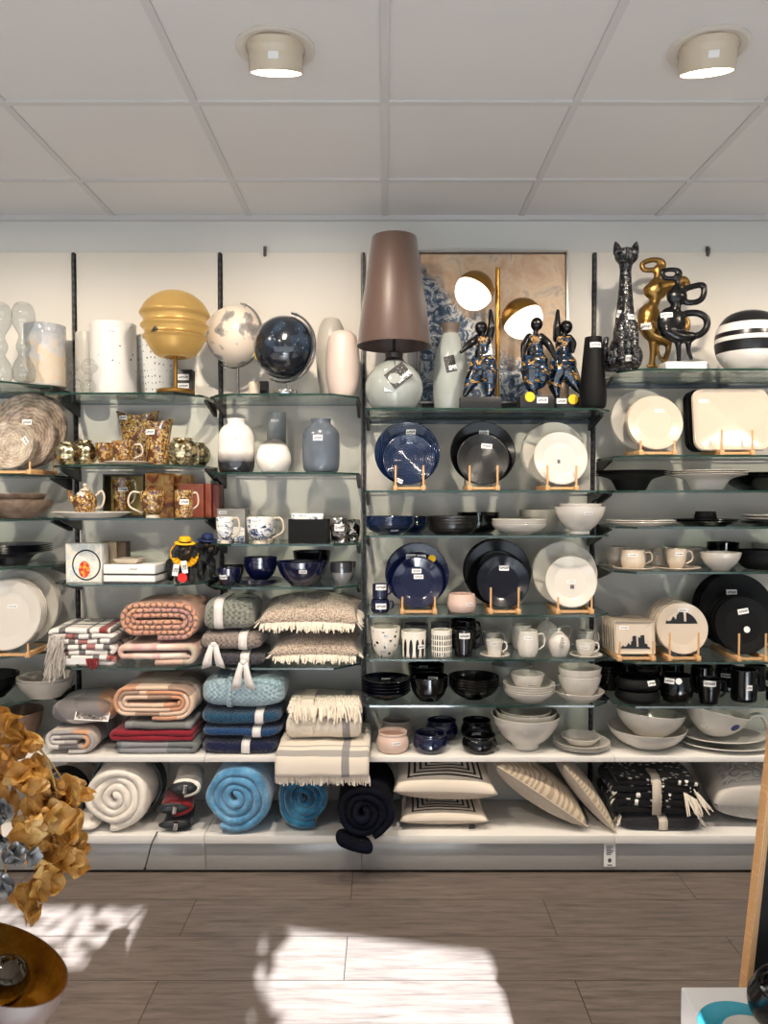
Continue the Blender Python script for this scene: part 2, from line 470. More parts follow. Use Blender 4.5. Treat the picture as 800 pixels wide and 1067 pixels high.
@reg('brown lace stoneware')
def _(t):
    c = t.coord(); x, y, _z = t.sep(c); r = t.math('SQRT', t.math('ADD', t.math('POWER', x, 2.0), t.math('POWER', y, 2.0)))
    a = t.math('ARCTAN2', y, x); w = t.math('SINE', t.math('ADD', t.math('MULTIPLY', r, 420.0), t.math('MULTIPLY', t.math('SINE', t.math('MULTIPLY', a, 14.0)), 1.4)))
    n = t.noise(c, 30, 4); f = t.math('ADD', t.math('MULTIPLY', w, .09), n)
    return t.bsdf(t.ramp(f, [(.25,'5f5145'),(.5,'8f7f70'),(.75,'b5a698')]), .35, bump=t.bump(f, .5, .0012))
@reg('pale lace stoneware')
def _(t):
    c = t.coord(); x, y, _z = t.sep(c); r = t.math('SQRT', t.math('ADD', t.math('POWER', x, 2.0), t.math('POWER', y, 2.0)))
    a = t.math('ARCTAN2', y, x); w = t.math('SINE', t.math('ADD', t.math('MULTIPLY', r, 420.0), t.math('MULTIPLY', t.math('SINE', t.math('MULTIPLY', a, 14.0)), 1.4)))
    n = t.noise(c, 30, 4); f = t.math('ADD', t.math('MULTIPLY', w, .09), n)
    return t.bsdf(t.ramp(f, [(.25,'7d6f60'),(.5,'a89b8a'),(.75,'c9bdae')]), .35, bump=t.bump(f, .5, .0012))
@reg('brown stoneware')
def _(t):
    c = t.coord(); return t.bsdf(t.ramp(t.noise(c, 30, 4), [(.3,'6d5848'),(.6,'93806f'),(.8,'a8998a')]), .35)
@reg('wave blue on white')
def _(t):
    c = t.coord(); n = t.noise(t.map(c,(1,1,1.6)), 26, 5, .6, 1.6); z = t.sep(t.coord('Generated'))[2]
    f = t.math('SUBTRACT', n, t.math('MULTIPLY', z, .2)); return t.bsdf(t.ramp(f, [(.38,'ece9e4'),(.43,'8fa0bb'),(.45,'27375f'),(.52,'1b2748'),(.55,'e8e6e2')]), .15, coat=.4)
@reg('gold mosaic')
def _(t):
    c = t.coord(); v = t.map(c, (1,1,.8)); col = t.vor(v, 190, out='Color'); d = t.vor(v, 190); big = t.noise(c, 22, 2, .5, .6)
    a = t.ramp(t.sep(col)[0], [(0,'4a2f1a'),(.16,'8f6528'),(.34,'a8843f'),(.55,'b9995a'),(.74,'8a4a2a'),(.82,'c9b78c'),(.94,'5d4a78')], 'CONSTANT')
    dark = t.ramp(big, [(.42,0.0),(.48,1.0)]); f = t.mix(dark, t.mix(t.math('GREATER_THAN', d, .3), '241710', '5d3920'), a)
    return t.bsdf(f, .22, coat=.3)
@reg('gold painted card')
def _(t):
    c = t.coord(); n = t.noise(c, 24, 3, .5, 1.2); return t.bsdf(t.ramp(n, [(.3,'5a2b16'),(.42,'a4572a'),(.52,'c88a3e'),(.6,'d6ac63'),(.7,'8a3d20')]), .45)
RUSTCARD = P('rust card', '8a3e26', .5, var=.3, vs=40)
@reg('mercury gold')
def _(t):
    c = t.coord(); n = t.noise(c, 60, 3); return t.bsdf(t.ramp(n, [(.35,'8b7a56'),(.55,'d6c8a2'),(.75,'efe6cd')]), t.ramp(n, [(.4,.08),(.7,.35)]), metal=1)
@reg('crumpled silver')
def _(t):
    c = t.coord(); v = t.vor(c, 34, 'F1'); return t.bsdf('b9b5b0', .1, metal=1, bump=t.bump(v, 1.0, .012))
@reg('grey crackle glaze')
def _(t):
    c = t.coord(); z = t.sep(t.coord('Generated'))[2]; n = t.noise(c, 120, 3)
    return t.bsdf(t.mix(t.math('GREATER_THAN', z, .72), t.mix(n, '6a6a6c', '8e8e90'), '2b2c30'), .25, coat=.2)
@reg('black stripe sphere')
def _(t):
    z = t.sep(t.coord('Generated'))[2]
    return t.bsdf(t.ramp(z, [(0,'e6e2dc'),(.30,'121214'),(.47,'e9e5df'),(.54,'121214'),(.62,'ebe7e1'),(.76,'121214')], 'CONSTANT'), .3)
@reg('etched globe')
def _(t):
    c = t.coord(); n = t.noise(c, 9, 6, .58, .3); col = t.ramp(n, [(.5,'dccbb8'),(.53,'9b948d'),(.62,'6f6b68'),(.75,'aaa29a')])
    return t.bsdf(col, .3, emit=col, es=.2)
@reg('night globe')
def _(t):
    c = t.coord(); n = t.noise(c, 9, 6, .58, .3); f = t.noise(c, 90, 2); s = t.ramp(n, [(.5,'10161f'),(.53,'1f2c3c'),(.7,'2c3b4c')])
    return t.bsdf(t.mix(t.math('MULTIPLY', t.math('GREATER_THAN', f, .68), t.math('GREATER_THAN', n, .5)), s, '93a0a8'), .18, coat=.6)
@reg('mosaic black glass')
def _(t):
    c = t.coord(); d = t.vor(c, 150); col = t.vor(c, 150, out='Color'); k = t.sep(col)[0]
    return t.bsdf(t.ramp(k, [(0,'0b0b0d'),(.7,'17171a'),(.86,'55585c')], 'CONSTANT'), t.ramp(k, [(0,.35),(1,.1)]), bump=t.bump(d, .6, .002))
GOLDB = P('antique gold bronze', '8a6a38', .3, metal=.85, nb=(30,.1,.002))
@reg('gold lamp glass')
def _(t):
    b = t.n('ShaderNodeBsdfPrincipled'); b.inputs['Base Color'].default_value = srgb('8f713f'); b.inputs['Metallic'].default_value = .6; b.inputs['Roughness'].default_value = .3
    tr = t.n('ShaderNodeBsdfTranslucent'); tr.inputs[0].default_value = srgb('ead2a0')
    m = t.n('ShaderNodeMixShader'); m.inputs[0].default_value = .3; t.l(b.outputs[0], m.inputs[1]); t.l(tr.outputs[0], m.inputs[2]); t.l(m.outputs[0], t.out.inputs[0]); return t.m
@reg('brown satin shade')
def _(t):
    c = t.coord('UV'); w = t.noise(t.map(c, (700,30,1)), 1, 2); return t.bsdf(t.mix(w, '4e3a32', '5e473d'), .42, spec=.5, sheen=.4, bump=t.bump(w, .1, .0006))
OPAL = P('lit opal glass', 'fdf3e2', .3, es=2.2)
FROST = P('frosted white glass', 'd9c6bb', .35, es=.0)
LENS = P('lamp lens', 'fff0d8', .3, es=9)
@reg('painted seascape')
def _(t):
    g = t.coord('Generated'); x, y, z = t.sep(g); n = t.noise(g, 5, 6, .6, .8); n2 = t.noise(g, 16, 5, .65, 1.5)
    sky = t.ramp(t.math('ADD', n, t.math('MULTIPLY', z, .1)), [(.35,'b08f78'),(.5,'c0a084'),(.62,'cdb59a'),(.7,'a89a8c')])
    sea = t.ramp(n2, [(.36,'27344a'),(.46,'3c5068'),(.53,'8d97a0'),(.58,'d5d2cb'),(.66,'5b6b7c')])
    edge = t.math('ADD', t.math('MULTIPLY', x, -1.05), t.math('MULTIPLY', n, .55))
    top = t.math('SUBTRACT', t.math('ADD', edge, .72), z)
    return t.bsdf(t.mix(t.math('MULTIPLY', top, 7.0, clamp=True), sky, sea), .6)
@reg('abstract face print')
def _(t):
    g = t.coord('Generated'); x, y, z = t.sep(g); n = t.noise(g, 4, 2, .5, .5)
    base = t.ramp(n, [(.36,'e8e8e4'),(.46,'c9d6dc'),(.54,'efe6c8'),(.6,'e9e5df')])
    r = t.math('SQRT', t.math('ADD', t.math('POWER', t.math('SUBTRACT', x, .58), 2.0), t.math('POWER', t.math('SUBTRACT', z, .45), 2.0)))
    core = t.math('SQRT', t.math('ADD', t.math('POWER', t.math('SUBTRACT', x, .52), 2.0), t.math('POWER', t.math('MULTIPLY', t.math('SUBTRACT', z, .33), .75), 2.0)))
    c1 = t.mix(t.math('LESS_THAN', core, .17), base, t.ramp(t.noise(g, 7, 1), [(.4,'c8321f'),(.5,'e2702a'),(.6,'e8b13a')], 'CONSTANT'))
    ring = t.math('LESS_THAN', t.math('ABSOLUTE', t.math('SUBTRACT', r, .4)), .022)
    return t.bsdf(t.mix(ring, c1, '1c1a1c'), .4)
@reg('mug ovals')
def _(t):
    x, y, _z = t.sep(t.coord('UV')); 
    u = t.math('SUBTRACT', t.math('FRACT', t.math('MULTIPLY', x, 12.0)), .5); v = t.math('SUBTRACT', y, .275)
    d = t.math('ADD', t.math('POWER', t.math('DIVIDE', u, .3), 2.0), t.math('POWER', t.math('DIVIDE', v, .13), 2.0))
    return t.bsdf(t.mix(t.math('LESS_THAN', d, 1.0), 'ebe5da', '151515'), .2)
@reg('mug dashes')
def _(t):
    x, y, _z = t.sep(t.coord('UV'))
    u = t.math('SUBTRACT', t.math('FRACT', t.math('MULTIPLY', x, 26.0)), .5); row = t.math('MULTIPLY', t.math('SUBTRACT', y, .14), 13.0); v = t.math('SUBTRACT', t.math('FRACT', row), .5)
    inside = t.math('MULTIPLY', t.math('GREATER_THAN', row, 0.0), t.math('LESS_THAN', row, 4.0))
    k = t.math('MULTIPLY', t.math('MULTIPLY', t.math('LESS_THAN', t.math('ABSOLUTE', u), .24), t.math('LESS_THAN', t.math('ABSOLUTE', v), .38)), inside)
    return t.bsdf(t.mix(k, 'ebe5da', '151515'), .2)
@reg('mug brush marks')
def _(t):
    c = t.coord('UV'); m = t.map(c, (14,13,1)); d = t.vor(m, 1, rnd=.55); n = t.noise(c, 40, 2, .5, 1)
    y = t.sep(c)[1]; k = t.math('MULTIPLY', t.math('LESS_THAN', t.math('ADD', d, t.math('MULTIPLY', n, .5)), .52), t.math('LESS_THAN', y, .46))
    return t.bsdf(t.mix(k, 'ebe5da', '151515'), .2)
@reg('price print')
def _(t):
    x, y, _z = t.sep(t.coord('UV'))
    n = t.noise(t.map(t.coord('UV'), (26,6,1)), 1, 2); ink = t.math('GREATER_THAN', n, .47)
    row = t.math('MULTIPLY', t.math('GREATER_THAN', y, .3), t.math('LESS_THAN', y, .68)); mar = t.math('LESS_THAN', t.math('ABSOLUTE', t.math('SUBTRACT', x, .5)), .42)
    return t.bsdf(t.mix(t.math('MULTIPLY', t.math('MULTIPLY', ink, row), mar), 'f1f0ee', '2b2b30'), .6)
@reg('dark tag print')
def _(t):
    x, y, _z = t.sep(t.coord('UV')); n = t.noise(t.map(t.coord('UV'), (14,9,1)), 1, 2)
    lab = t.math('MULTIPLY', t.math('GREATER_THAN', y, .12), t.math('LESS_THAN', y, .4)); lab = t.math('MULTIPLY', lab, t.math('GREATER_THAN', x, .3))
    return t.bsdf(t.mix(lab, t.mix(t.math('GREATER_THAN', n, .62), '171617', '8a8682'), t.mix(t.math('GREATER_THAN', n, .55), 'eeeeec', '333333')), .5)
# textiles
def cloth(name, cols, vs=60, bump=(250,.5,.002), rough=.95, sheen=.3, detail=4):
    t = NT(name); c = t.coord(); n = t.noise(c, vs, detail, .6)
    k = [(.3+.4*i/max(1,len(cols)-1), x) for i, x in enumerate(cols)]
    MATS[name] = t.bsdf(t.ramp(n, k), rough, spec=.15, sheen=sheen, bump=t.bump(t.noise(c, bump[0], 2), bump[1], bump[2])); return MATS[name]
def waffle(name, c0, c1, sc=75, st=.9):
    t = NT(name); c = t.coord(); m = t.map(c, (sc,sc,sc), (0,0,0), (.6,.5,.78)); d = t.vor(m, 1, rnd=.25)
    MATS[name] = t.bsdf(t.ramp(d, [(.1,c1),(.65,c0)]), .95, spec=.12, sheen=.4, bump=t.bump(t.math('MULTIPLY', d, -1.0), st, .006)); return MATS[name]
def plaid(name, base, us, vs, wid=.12):
    """us, vs: (period m, phase, width fraction, colour) stripes over UV in metres"""
    t = NT(name); x, y, _z = t.sep(t.coord('UV')); col = srgb(base); first = True; cur = None
    for axis, L in ((x, us), (y, vs)):
        for per, ph, w, cc in L:
            k = t.math('LESS_THAN', t.math('FRACT', t.math('ADD', t.math('DIVIDE', axis, per), ph)), w)
            cur = t.mix(t.math('MULTIPLY', k, .82), col if cur is None else cur, cc)
    b = t.bump(t.noise(t.coord(), 300, 2), .5, .002)
    MATS[name] = t.bsdf(col if cur is None else cur, .95, spec=.1, sheen=.3, bump=b); return MATS[name]
cloth('white plush', ['e6ded2','f3ece2'], 30, (120,.7,.004)); cloth('cream plush', ['cfc2b4','e3d8ca'], 30, (120,.7,.004))
cloth('sky blue plush', ['2f6690','5a97c0','83b6d8'], 12, (90,.8,.005), sheen=.7); cloth('teal plush', ['0c3650','1c6085','3f8db0'], 11, (90,.8,.005), sheen=.7)
cloth('navy plush', ['040409','070914','0c1022'], 14, (90,.8,.005), sheen=.0); cloth('red plush', ['5d1016','8c1c22'], 40); cloth('black plush', ['0c0c0f','1b1b1f'], 40)
waffle('light blue waffle', 'a5bcc6', '7f99a6'); waffle('petrol waffle', '1f4a66', '12324a', 90); waffle('blue waffle', '1d4470', '122f52', 90); waffle('navy waffle', '161d42', '0c1029', 90)
waffle('green grey knit', '8d8f86', '55574f', 70, 1); waffle('taupe knit', '93867f', '675b55', 80); waffle('charcoal knit', '4a484e', '2b2a30', 80)
@reg('cream boucle')
def _(t):
    c = t.coord(); d = t.vor(c, 160); return t.bsdf(t.ramp(d, [(.1,'dccfc0'),(.5,'b8a694'),(.8,'8f7d70')]), .95, sheen=.4, spec=.1, bump=t.bump(t.math('MULTIPLY', d, -1.0), 1, .004))
FRINGE = cloth('cream yarn', ['ddd2c2','efe6d8'], 60)
GFRINGE = cloth('grey yarn', ['a9a29c','c9c2ba'], 60)
RIBBON = P('white satin ribbon', 'e4dedb', .35, sheen=.3)
@reg('peach chevron')
def _(t):
    x, y, _z = t.sep(t.coord('UV')); tri = t.math('ABSOLUTE', t.math('SUBTRACT', t.math('FRACT', t.math('MULTIPLY', x, 14.0)), .5))
    w = t.math('FRACT', t.math('ADD', t.math('MULTIPLY', y, 55.0), t.math('MULTIPLY', tri, 3.0))); n = t.noise(t.coord('UV'), 3, 2)
    a = t.ramp(n, [(.35,'c99079'),(.5,'d8a17f'),(.62,'b98d86')]); return t.bsdf(t.mix(t.math('LESS_THAN', w, .36), a, '7b6663'), .95, sheen=.3, spec=.1, bump=t.bump(t.noise(t.coord(), 300, 2), .5, .002))
@reg('pink check')
def _(t):
    c = t.coord('UV'); ch = t.n('ShaderNodeTexChecker'); t.l(t.map(c,(9,9,9)), ch.inputs[0]); ch.inputs['Scale'].default_value = 1
    n = t.noise(c, 5, 2); a = t.ramp(n, [(.4,'d9a7a6'),(.5,'e6cfc4'),(.6,'a8a088')]); b = t.ramp(n, [(.4,'e9d9cc'),(.55,'d8b3a4')])
    return t.bsdf(t.mix(ch.outputs['Fac'], a, b), .95, sheen=.3, spec=.1, bump=t.bump(t.noise(t.coord(), 300, 2), .5, .002))
plaid('white black red plaid', 'e6e0da', [(.16,.1,.16,'1c1b1d'),(.16,.42,.08,'1c1b1d'),(.3,.2,.12,'8d2a2a')], [(.15,.3,.18,'232224'),(.15,.62,.07,'232224')])
plaid('grey peach plaid', 'a9a4a2', [(.34,.1,.3,'d8d2cc'),(.34,.55,.18,'d99f72'),(.5,.2,.16,'5d5657')], [(.2,.2,.35,'6f696a'),(.26,.1,.25,'d9c9bb')])
plaid('peach border throw', 'dcc0aa', [(.5,.1,.3,'c98d6a'),(.45,.5,.22,'8e7466')], [(.3,.4,.3,'ead9c8')])
plaid('cream grey stripe', 'dcd2c4', [(.22,.3,.1,'8c8987'),(.22,.45,.05,'8c8987')], [(.3,.35,.1,'77757a')])
plaid('green grey throw', '7a7b78', [(.3,.2,.3,'8f9291')], []); plaid('red wool', '8a2330', [], []); plaid('grey wool', '8e8f92', [(.42,.52,.55,'6b706f')], [])
@reg('black white fleck')
def _(t):
    c = t.coord('UV'); d = t.vor(t.map(c, (34,42,1)), 1, rnd=.7); return t.bsdf(t.mix(t.math('LESS_THAN', d, .3), '151517', 'e6e1d8'), .95, sheen=.2, spec=.1, bump=t.bump(t.noise(t.coord(), 300, 2), .6, .002))
cloth('charcoal wool', ['1d1d20','303034'], 200); cloth('linen', ['b6a898','c6b9a9'], 120, (500,.4,.001)); cloth('grey linen', ['a9a6a3','bbb8b4'], 60, (500,.4,.001))
@reg('square stripe linen')
def _(t):
    x, y, _z = t.sep(t.coord('UV')); m = t.math('MAXIMUM', t.math('ABSOLUTE', t.math('SUBTRACT', x, .5)), t.math('ABSOLUTE', t.math('SUBTRACT', y, .5)))
    s = t.math('LESS_THAN', t.math('FRACT', t.math('MULTIPLY', m, 17.0)), .42); k = t.math('MULTIPLY', s, t.math('LESS_THAN', m, .4))
    return t.bsdf(t.mix(k, 'ddd2c3', '1a191b'), .95, sheen=.2, spec=.1, bump=t.bump(t.noise(t.coord(), 400, 2), .4, .001))
@reg('swirl linen')
def _(t):
    c = t.coord('UV'); w = t.wave(c, 5, 11, 'RINGS', 'Z', det=1, dsc=.7); k = t.ramp(w, [(.3,'ad9980'),(.6,'cdbda7')]); return t.bsdf(k, .95, sheen=.2, spec=.1, bump=t.bump(w, .4, .003))
@reg('ornament linen')
def _(t):
    c = t.coord('UV'); x, y, _z = t.sep(c); n = t.vor(t.map(c, (12,9,1)), 1, 'SMOOTH_F1'); r = t.math('MULTIPLY', t.math('LESS_THAN', t.math('ABSOLUTE', t.math('SUBTRACT', x, .5)), .42), t.math('LESS_THAN', t.math('ABSOLUTE', t.math('SUBTRACT', y, .5)), .36))
    h = t.math('MULTIPLY', t.math('SINE', t.math('MULTIPLY', n, 22.0)), r); return t.bsdf(t.mix(t.math('MULTIPLY', t.math('GREATER_THAN', h, .3), .35), 'c6c0b8', '8c867f'), .95, spec=.1, bump=t.bump(h, .7, .004))
@reg('figurine paint')
def _(t):
    c = t.coord(); n = t.noise(c, 17, 2, .5, 1.5); z = t.sep(c)[2]
    st = t.math('SINE', t.math('ADD', t.math('MULTIPLY', z, 260.0), t.math('MULTIPLY', n, 14.0)))
    a = t.ramp(n, [(.36,'0d0d10'),(.45,'12304f'),(.49,'1a4368'),(.515,'0d0d10'),(.57,'a67f45'),(.63,'b58d50'),(.66,'0d0d10')], 'CONSTANT')
    return t.bsdf(t.mix(t.math('MULTIPLY', t.math('GREATER_THAN', st, .72), .8), a, '0d0d10'), .15, coat=.6)
INK = P('black lacquer', '060607', .25, spec=.4)
FUR = P('black curly resin', '0d0d0f', .45, nb=(90,1.0,.01))
GLEAF = None
@reg('gold papery leaf')
def _(t):
    c = t.coord(); n = t.noise(c, 30, 3); col = t.ramp(n, [(.3,'9a672b'),(.5,'cf9a48'),(.7,'efcf8e')])
    b = t.n('ShaderNodeBsdfPrincipled'); t.l(col, b.inputs['Base Color']); b.inputs['Roughness'].default_value = .38
    tr = t.n('ShaderNodeBsdfTranslucent'); t.l(col, tr.inputs[0]); m = t.n('ShaderNodeMixShader'); m.inputs[0].default_value = .4
    t.l(b.outputs[0], m.inputs[1]); t.l(tr.outputs[0], m.inputs[2]); t.l(m.outputs[0], t.out.inputs[0]); return t.m
SILV = P('silvery papery leaf', '8d8b89', .25, metal=.5)
@reg('gold leaf lining')
def _(t):
    c = t.coord(); n = t.noise(c, 28, 5, .65); return t.bsdf(t.ramp(n, [(.3,'8a5a17'),(.5,'bf8a2c'),(.7,'dcae4f')]), t.ramp(n, [(.3,.5),(.7,.28)]), metal=.9, bump=t.bump(n, .5, .003))
TAUPE = P('taupe metal paint', '604c45', .35)
TURQ = P('turquoise glaze', '3f9fb4', .15, var=.2, vs=12)
SMOKE = P('smoked mirror bulb', '5b5247', .06, metal=1)
# ------------------------------------------------------------------ room shell
CEIL = H+1.237
XB = [-1.999, -1.359, -.720, -.093, .915, 1.925]
BAY = dict(A=(0,1), B=(1,2), C=(2,3), D=(3,4), E=(4,5))
def struct(name, bm, m, **k): return tag(obj(name, bm, m, **k), kind='structure')
bm = BM(); b_box(bm, (-4.1,-1.3,-.06), (4.1,3.6,0)); struct('floor', bm, MATS['floor planks'])
bm = BM(); b_box(bm, (-4.1,3.45,0), (4.1,3.57,CEIL)); struct('wall_back', bm, MATS['white wall paint'])
for s, nm in ((-1,'left'), (1,'right')):
    bm = BM(); b_box(bm, (min(s*4,s*4.1),-1.3,0), (max(s*4,s*4.1),3.57,CEIL)); struct('wall_'+nm, bm, MATS['white wall paint'])
# shop front behind the camera: a wall with a long low window, a tall door light and a small transom
bm = BM()
for x0,x1,z0,z1 in ((-4,4,0,.25), (-4,-3.3,.25,1.62), (3.3,4,.25,1.62), (-4,-.16,1.62,2.05), (.605,4,1.62,2.05), (-4,-1.55,2.05,2.34), (-.6,-.16,2.05,2.34), (.605,4,2.05,2.34), (-4,4,2.34,CEIL)):
    b_box(bm, (x0,-1.25,z0), (x1,-1.1,z1))
M = T((0,-1.1,0), (pi/2,0,0)); q = len(bm.verts)
b_prism(bm, [(-.25,2.28),(.605,2.175),(.605,2.34),(-.25,2.34)], 0, .15)
bm.verts.ensure_lookup_table()
for v in bm.verts[q:]: v.co = M @ v.co
struct('wall_front', bm, MATS['white wall paint'])
# suspended ceiling: square tiles lying in a white T-bar grid
bm = BM(); b_box(bm, (-4.1,-1.3,CEIL), (4.1,3.6,CEIL+.06)); struct('ceiling', bm, MATS['ceiling tile'])
bm = BM(); g = .012
for i in range(-6,7): b_box(bm, (i*.594-g,-1.1,CEIL-.006), (i*.594+g,3.45,CEIL+.002))
for j in range(-7,1):
    y = 3.05+j*.588; b_box(bm, (-4,y-g,CEIL-.007), (4,y+g,CEIL+.002))
b_box(bm, (-4,3.425,CEIL-.02), (4,3.45,CEIL+.002))
struct('trim_1', bm, MATS['ceiling grid paint'])
# cream panels and black slotted channels of the shop wall
ZT = at(400,263,WY).z
for i in range(7):
    xs = [-4, *XB, 4]
    bm = BM(); b_box(bm, (xs[i]+.011,WY,.02), (xs[i+1]-.011,3.452,ZT), bev=.001); struct('trim_%d' % (i+2), bm, MATS['cream wall panel'])
for i, x in enumerate(XB):
    bm = BM(); b_box(bm, (x-.005,WY-.01,.1), (x+.005,3.452,ZT-.003)); struct('trim_%d' % (i+9), bm, MATS['slotted channel'])
for k, (hx, hy) in enumerate(((276,262),(737,262))):
    p = at(hx, hy, WY); bm = BM(); b_tube(bm, spline([p+Vector((0,.01,.012)), p+Vector((0,-.016,.01)), p+Vector((0,-.02,-.012)), p+Vector((0,-.006,-.022))], 4), .004, 8); b_box(bm, p+Vector((-.007,-.002,-.02)), p+Vector((.007,.006,.022)))
    tag(obj('wall_hook', bm, P('grey steel','6c6b69',.35,metal=.8)), 'small metal hook at the top of the panel ' + ('above the two globes' if k == 0 else 'right of the cat statue'), 'hook')
# ------------------------------------------------------------------ shelves
LOC = {}; SZ = {}
NUMW = ['', 'one shelf', 'two shelves', 'three shelves', 'four shelves', 'five shelves', 'six shelves']
TOPN = dict(A='glass bubble vases', B='gold lamp', C='globes', D='brown lamp', E='cat statue')
LV = dict(A=(396,494,541,592,685,735), B=(409,484,540,609,696), C=(410,492,567,612,696), D=(425,511,558,641,687,735), E=(384,474,511,549,596,690,736))
GL = [MATS['glass shelf'], MATS['glass shelf edge']]
for b, ys in LV.items():
    i, j = BAY[b]; x0, x1 = XB[i]+.012, XB[j]-.012
    for n, y in enumerate(ys):
        z = at(CX, y, FY).z; key = b+str(n+1); SZ[key] = z
        LOC[key] = ("on the %s' shelf" if TOPN[b][-1] == 's' else "on the %s's shelf") % TOPN[b] if n == 0 else NUMW[n]+' below the '+TOPN[b]
        bm = BM(); c = .1 if b in 'ABC' else .07; cl, cr = (.02, .1) if b == 'B' and n == 0 else (c, c)
        if b == 'A': cl, cr = .05, .16
        if b == 'D': cl = .02
        b_prism(bm, [(x0+cl,FY),(x1-cr,FY),(x1,FY+cr*.95),(x1,WY-.014),(x0,WY-.014),(x0,FY+cl*.95)], z-.008, z, 0, 1)
        lab = 'green-edged glass shelf ' + ('carrying the %s' % TOPN[b] if n == 0 else LOC[key])
        o = tag(obj('glass_shelf', bm, GL, smooth=False), lab, 'shelf', 'glass wall shelves')
        for bx in (x0+.002, x1-.014):
            bm = BM(); q = len(bm.verts); poly = [(FY+.15, z-.009), (WY-.012, z-.009), (WY-.012, z-.06), (WY-.03, z-.06), (FY+.15, z-.018)]
            b_prism(bm, [(p[0], p[1]) for p in poly], 0, .012)
            for v in bm.verts: v.co = Vector((bx+v.co.z, v.co.x, v.co.y))
            obj('bracket', bm, METALB, o, smooth=False)
        if key in ('A1','D1','E1'):
            bm = BM(); b_box(bm, (x0+.015, WY-.05, z-.032), (x1-.015, WY-.03, z-.012), bev=.002); obj('support_bar', bm, P('blue grey bar','3a424d',.4), o)
WZ = at(CX,788,FY).z; DZ = at(CX,870,3.06).z
for b, (i, j) in BAY.items():
    SZ[b+'W'] = WZ; SZ[b+'K'] = DZ
    LOC[b+'W'] = 'on the white board far below the '+TOPN[b]; LOC[b+'K'] = 'on the low deck far below the '+TOPN[b]
    bm = BM(); b_box(bm, (XB[i]+.001,FY-.005,WZ-.022), (XB[j]-.001,WY-.013,WZ), bev=.0015)
    o = tag(obj('shelf_board', bm, WBOARD), 'white shelf board under all the glass shelves of the '+TOPN[b]+' bay', 'shelf', 'white shelf boards')
    for bx in (XB[i]+.003, XB[j]-.015):
        bm = BM(); b_box(bm, (bx,FY+.12,WZ-.05), (bx+.012,WY-.013,WZ-.0225)); obj('bracket', bm, METALB, o)
    bm = BM(); b_box(bm, (XB[i]+.001,3.055,DZ-.034), (XB[j]-.001,WY-.013,DZ), bev=.002)
    o = tag(obj('base_deck', bm, WBOARD), 'white low base deck with grey kickboard at the foot of the '+TOPN[b]+' bay', 'shelf', 'base decks')
    bm = BM(); b_box(bm, (XB[i]+.001,3.075,.012), (XB[j]-.001,3.095,DZ-.0345), bev=.001); obj('kickboard', bm, MATS['plinth laminate'], o)
    bm = BM(); b_box(bm, (XB[i]+.001,3.1,0), (XB[j]-.001,3.12,.03)); obj('foot', bm, METALB, o)
LOC['DW'] = 'on the white board below the brown lamp'; LOC['EW'] = 'on the white board below the cat statue'
# price notice on the kickboard
a, b_ = at(629,879,3.07), at(641,903,3.07); bm = BM(); b_box(bm, (a.x,3.068,b_.z), (b_.x,3.072,a.z))
t = tag(obj('price_notice', bm, PAPER), 'small white printed notice hanging on the grey kickboard', 'notice')
bm = BM(); w = b_.x-a.x; h = a.z-b_.z
for k in range(6): b_box(bm, (a.x+w*.2,3.0668,a.z-h*(.12+.07*k)), (b_.x-w*(.2+.1*(k%3)),3.0682,a.z-h*(.09+.07*k)))
b_ell(bm, (a.x+w*.5,3.068,a.z-h*.72), (w*.16,.0012,w*.2), 14, 6); b_box(bm, (a.x+w*.3,3.0668,b_.z+h*.06), (b_.x-w*.3,3.0682,b_.z+h*.1))
obj('print', bm, P('grey ink','55555a',.6), t)
# ------------------------------------------------------------------ ceiling spots
def ceiling_spot(p, label, yaw, tilt, power, rz=0):
    tilt -= 2
    t = thing('ceiling_spotlight', label, 'light', p, (0,0,0), 'recessed ceiling spotlights')
    bm = BM(); b_lathe(bm, [(.080,0),(.082,-.004),(.10,-.008),(.108,-.004),(.108,0),(.08,0)], 40); obj('ring', bm, P('lamp ring','cfcac2',.35), t)
    hs = obj('lamp_housing', (lambda b: (b_lathe(b, shell([(0,.03),(.066,.03),(.0745,.022),(.0745,-.048),(.0745,-.056),(.070,-.058)][::1], .003), 36), b)[1])(BM()), P('lamp housing','cfc2ac',.35), t, (0,0,-.004), (radians(tilt),0,yaw))
    bm = BM(); b_lathe(bm, [(0,-.0572),(.069,-.0572),(.069,-.0545),(0,-.0545)], 32); obj('lens', bm, LENS, hs)
    bm = BM(); b_box(bm, (-.014,-.0762,-.034), (.014,-.0740,-.016)); obj('rating_label', bm, MATS['price print'], hs)
    L = bpy.data.lights.new('spot', 'SPOT'); L.energy = power; L.spot_size = radians(125); L.spot_blend = .7; L.shadow_soft_size = .035; L.color = (1,.86,.70)
    lo = bpy.data.objects.new('spot', L); COL.objects.link(lo); lo.parent = hs; lo.location = (0,0,-.066); lo.rotation_euler = (radians(12),0,0)
    return t
SPW = 120
SX = lambda x: at(x,50,2.172).x
ceiling_spot((SX(287),2.172,CEIL), 'white gimbal ceiling spotlight above the globes and brown lamp', radians(2), 22, SPW)
ceiling_spot((SX(738),2.172,CEIL), 'white gimbal ceiling spotlight above the cat statue bay', radians(-10), 20, SPW)
ceiling_spot((SX(287-451),2.172,CEIL), 'white gimbal ceiling spotlight outside the view above the far left shelves', 0, 20, SPW)
ceiling_spot((SX(738+451),2.172,CEIL), 'white gimbal ceiling spotlight outside the view right of the cat bay', 0, 20, SPW)
ceiling_spot((-.85,.95,CEIL), 'white gimbal ceiling spotlight outside the view above the dried branch', 0, 12, 125)  # extra unseen lamp, added to light the branch from above
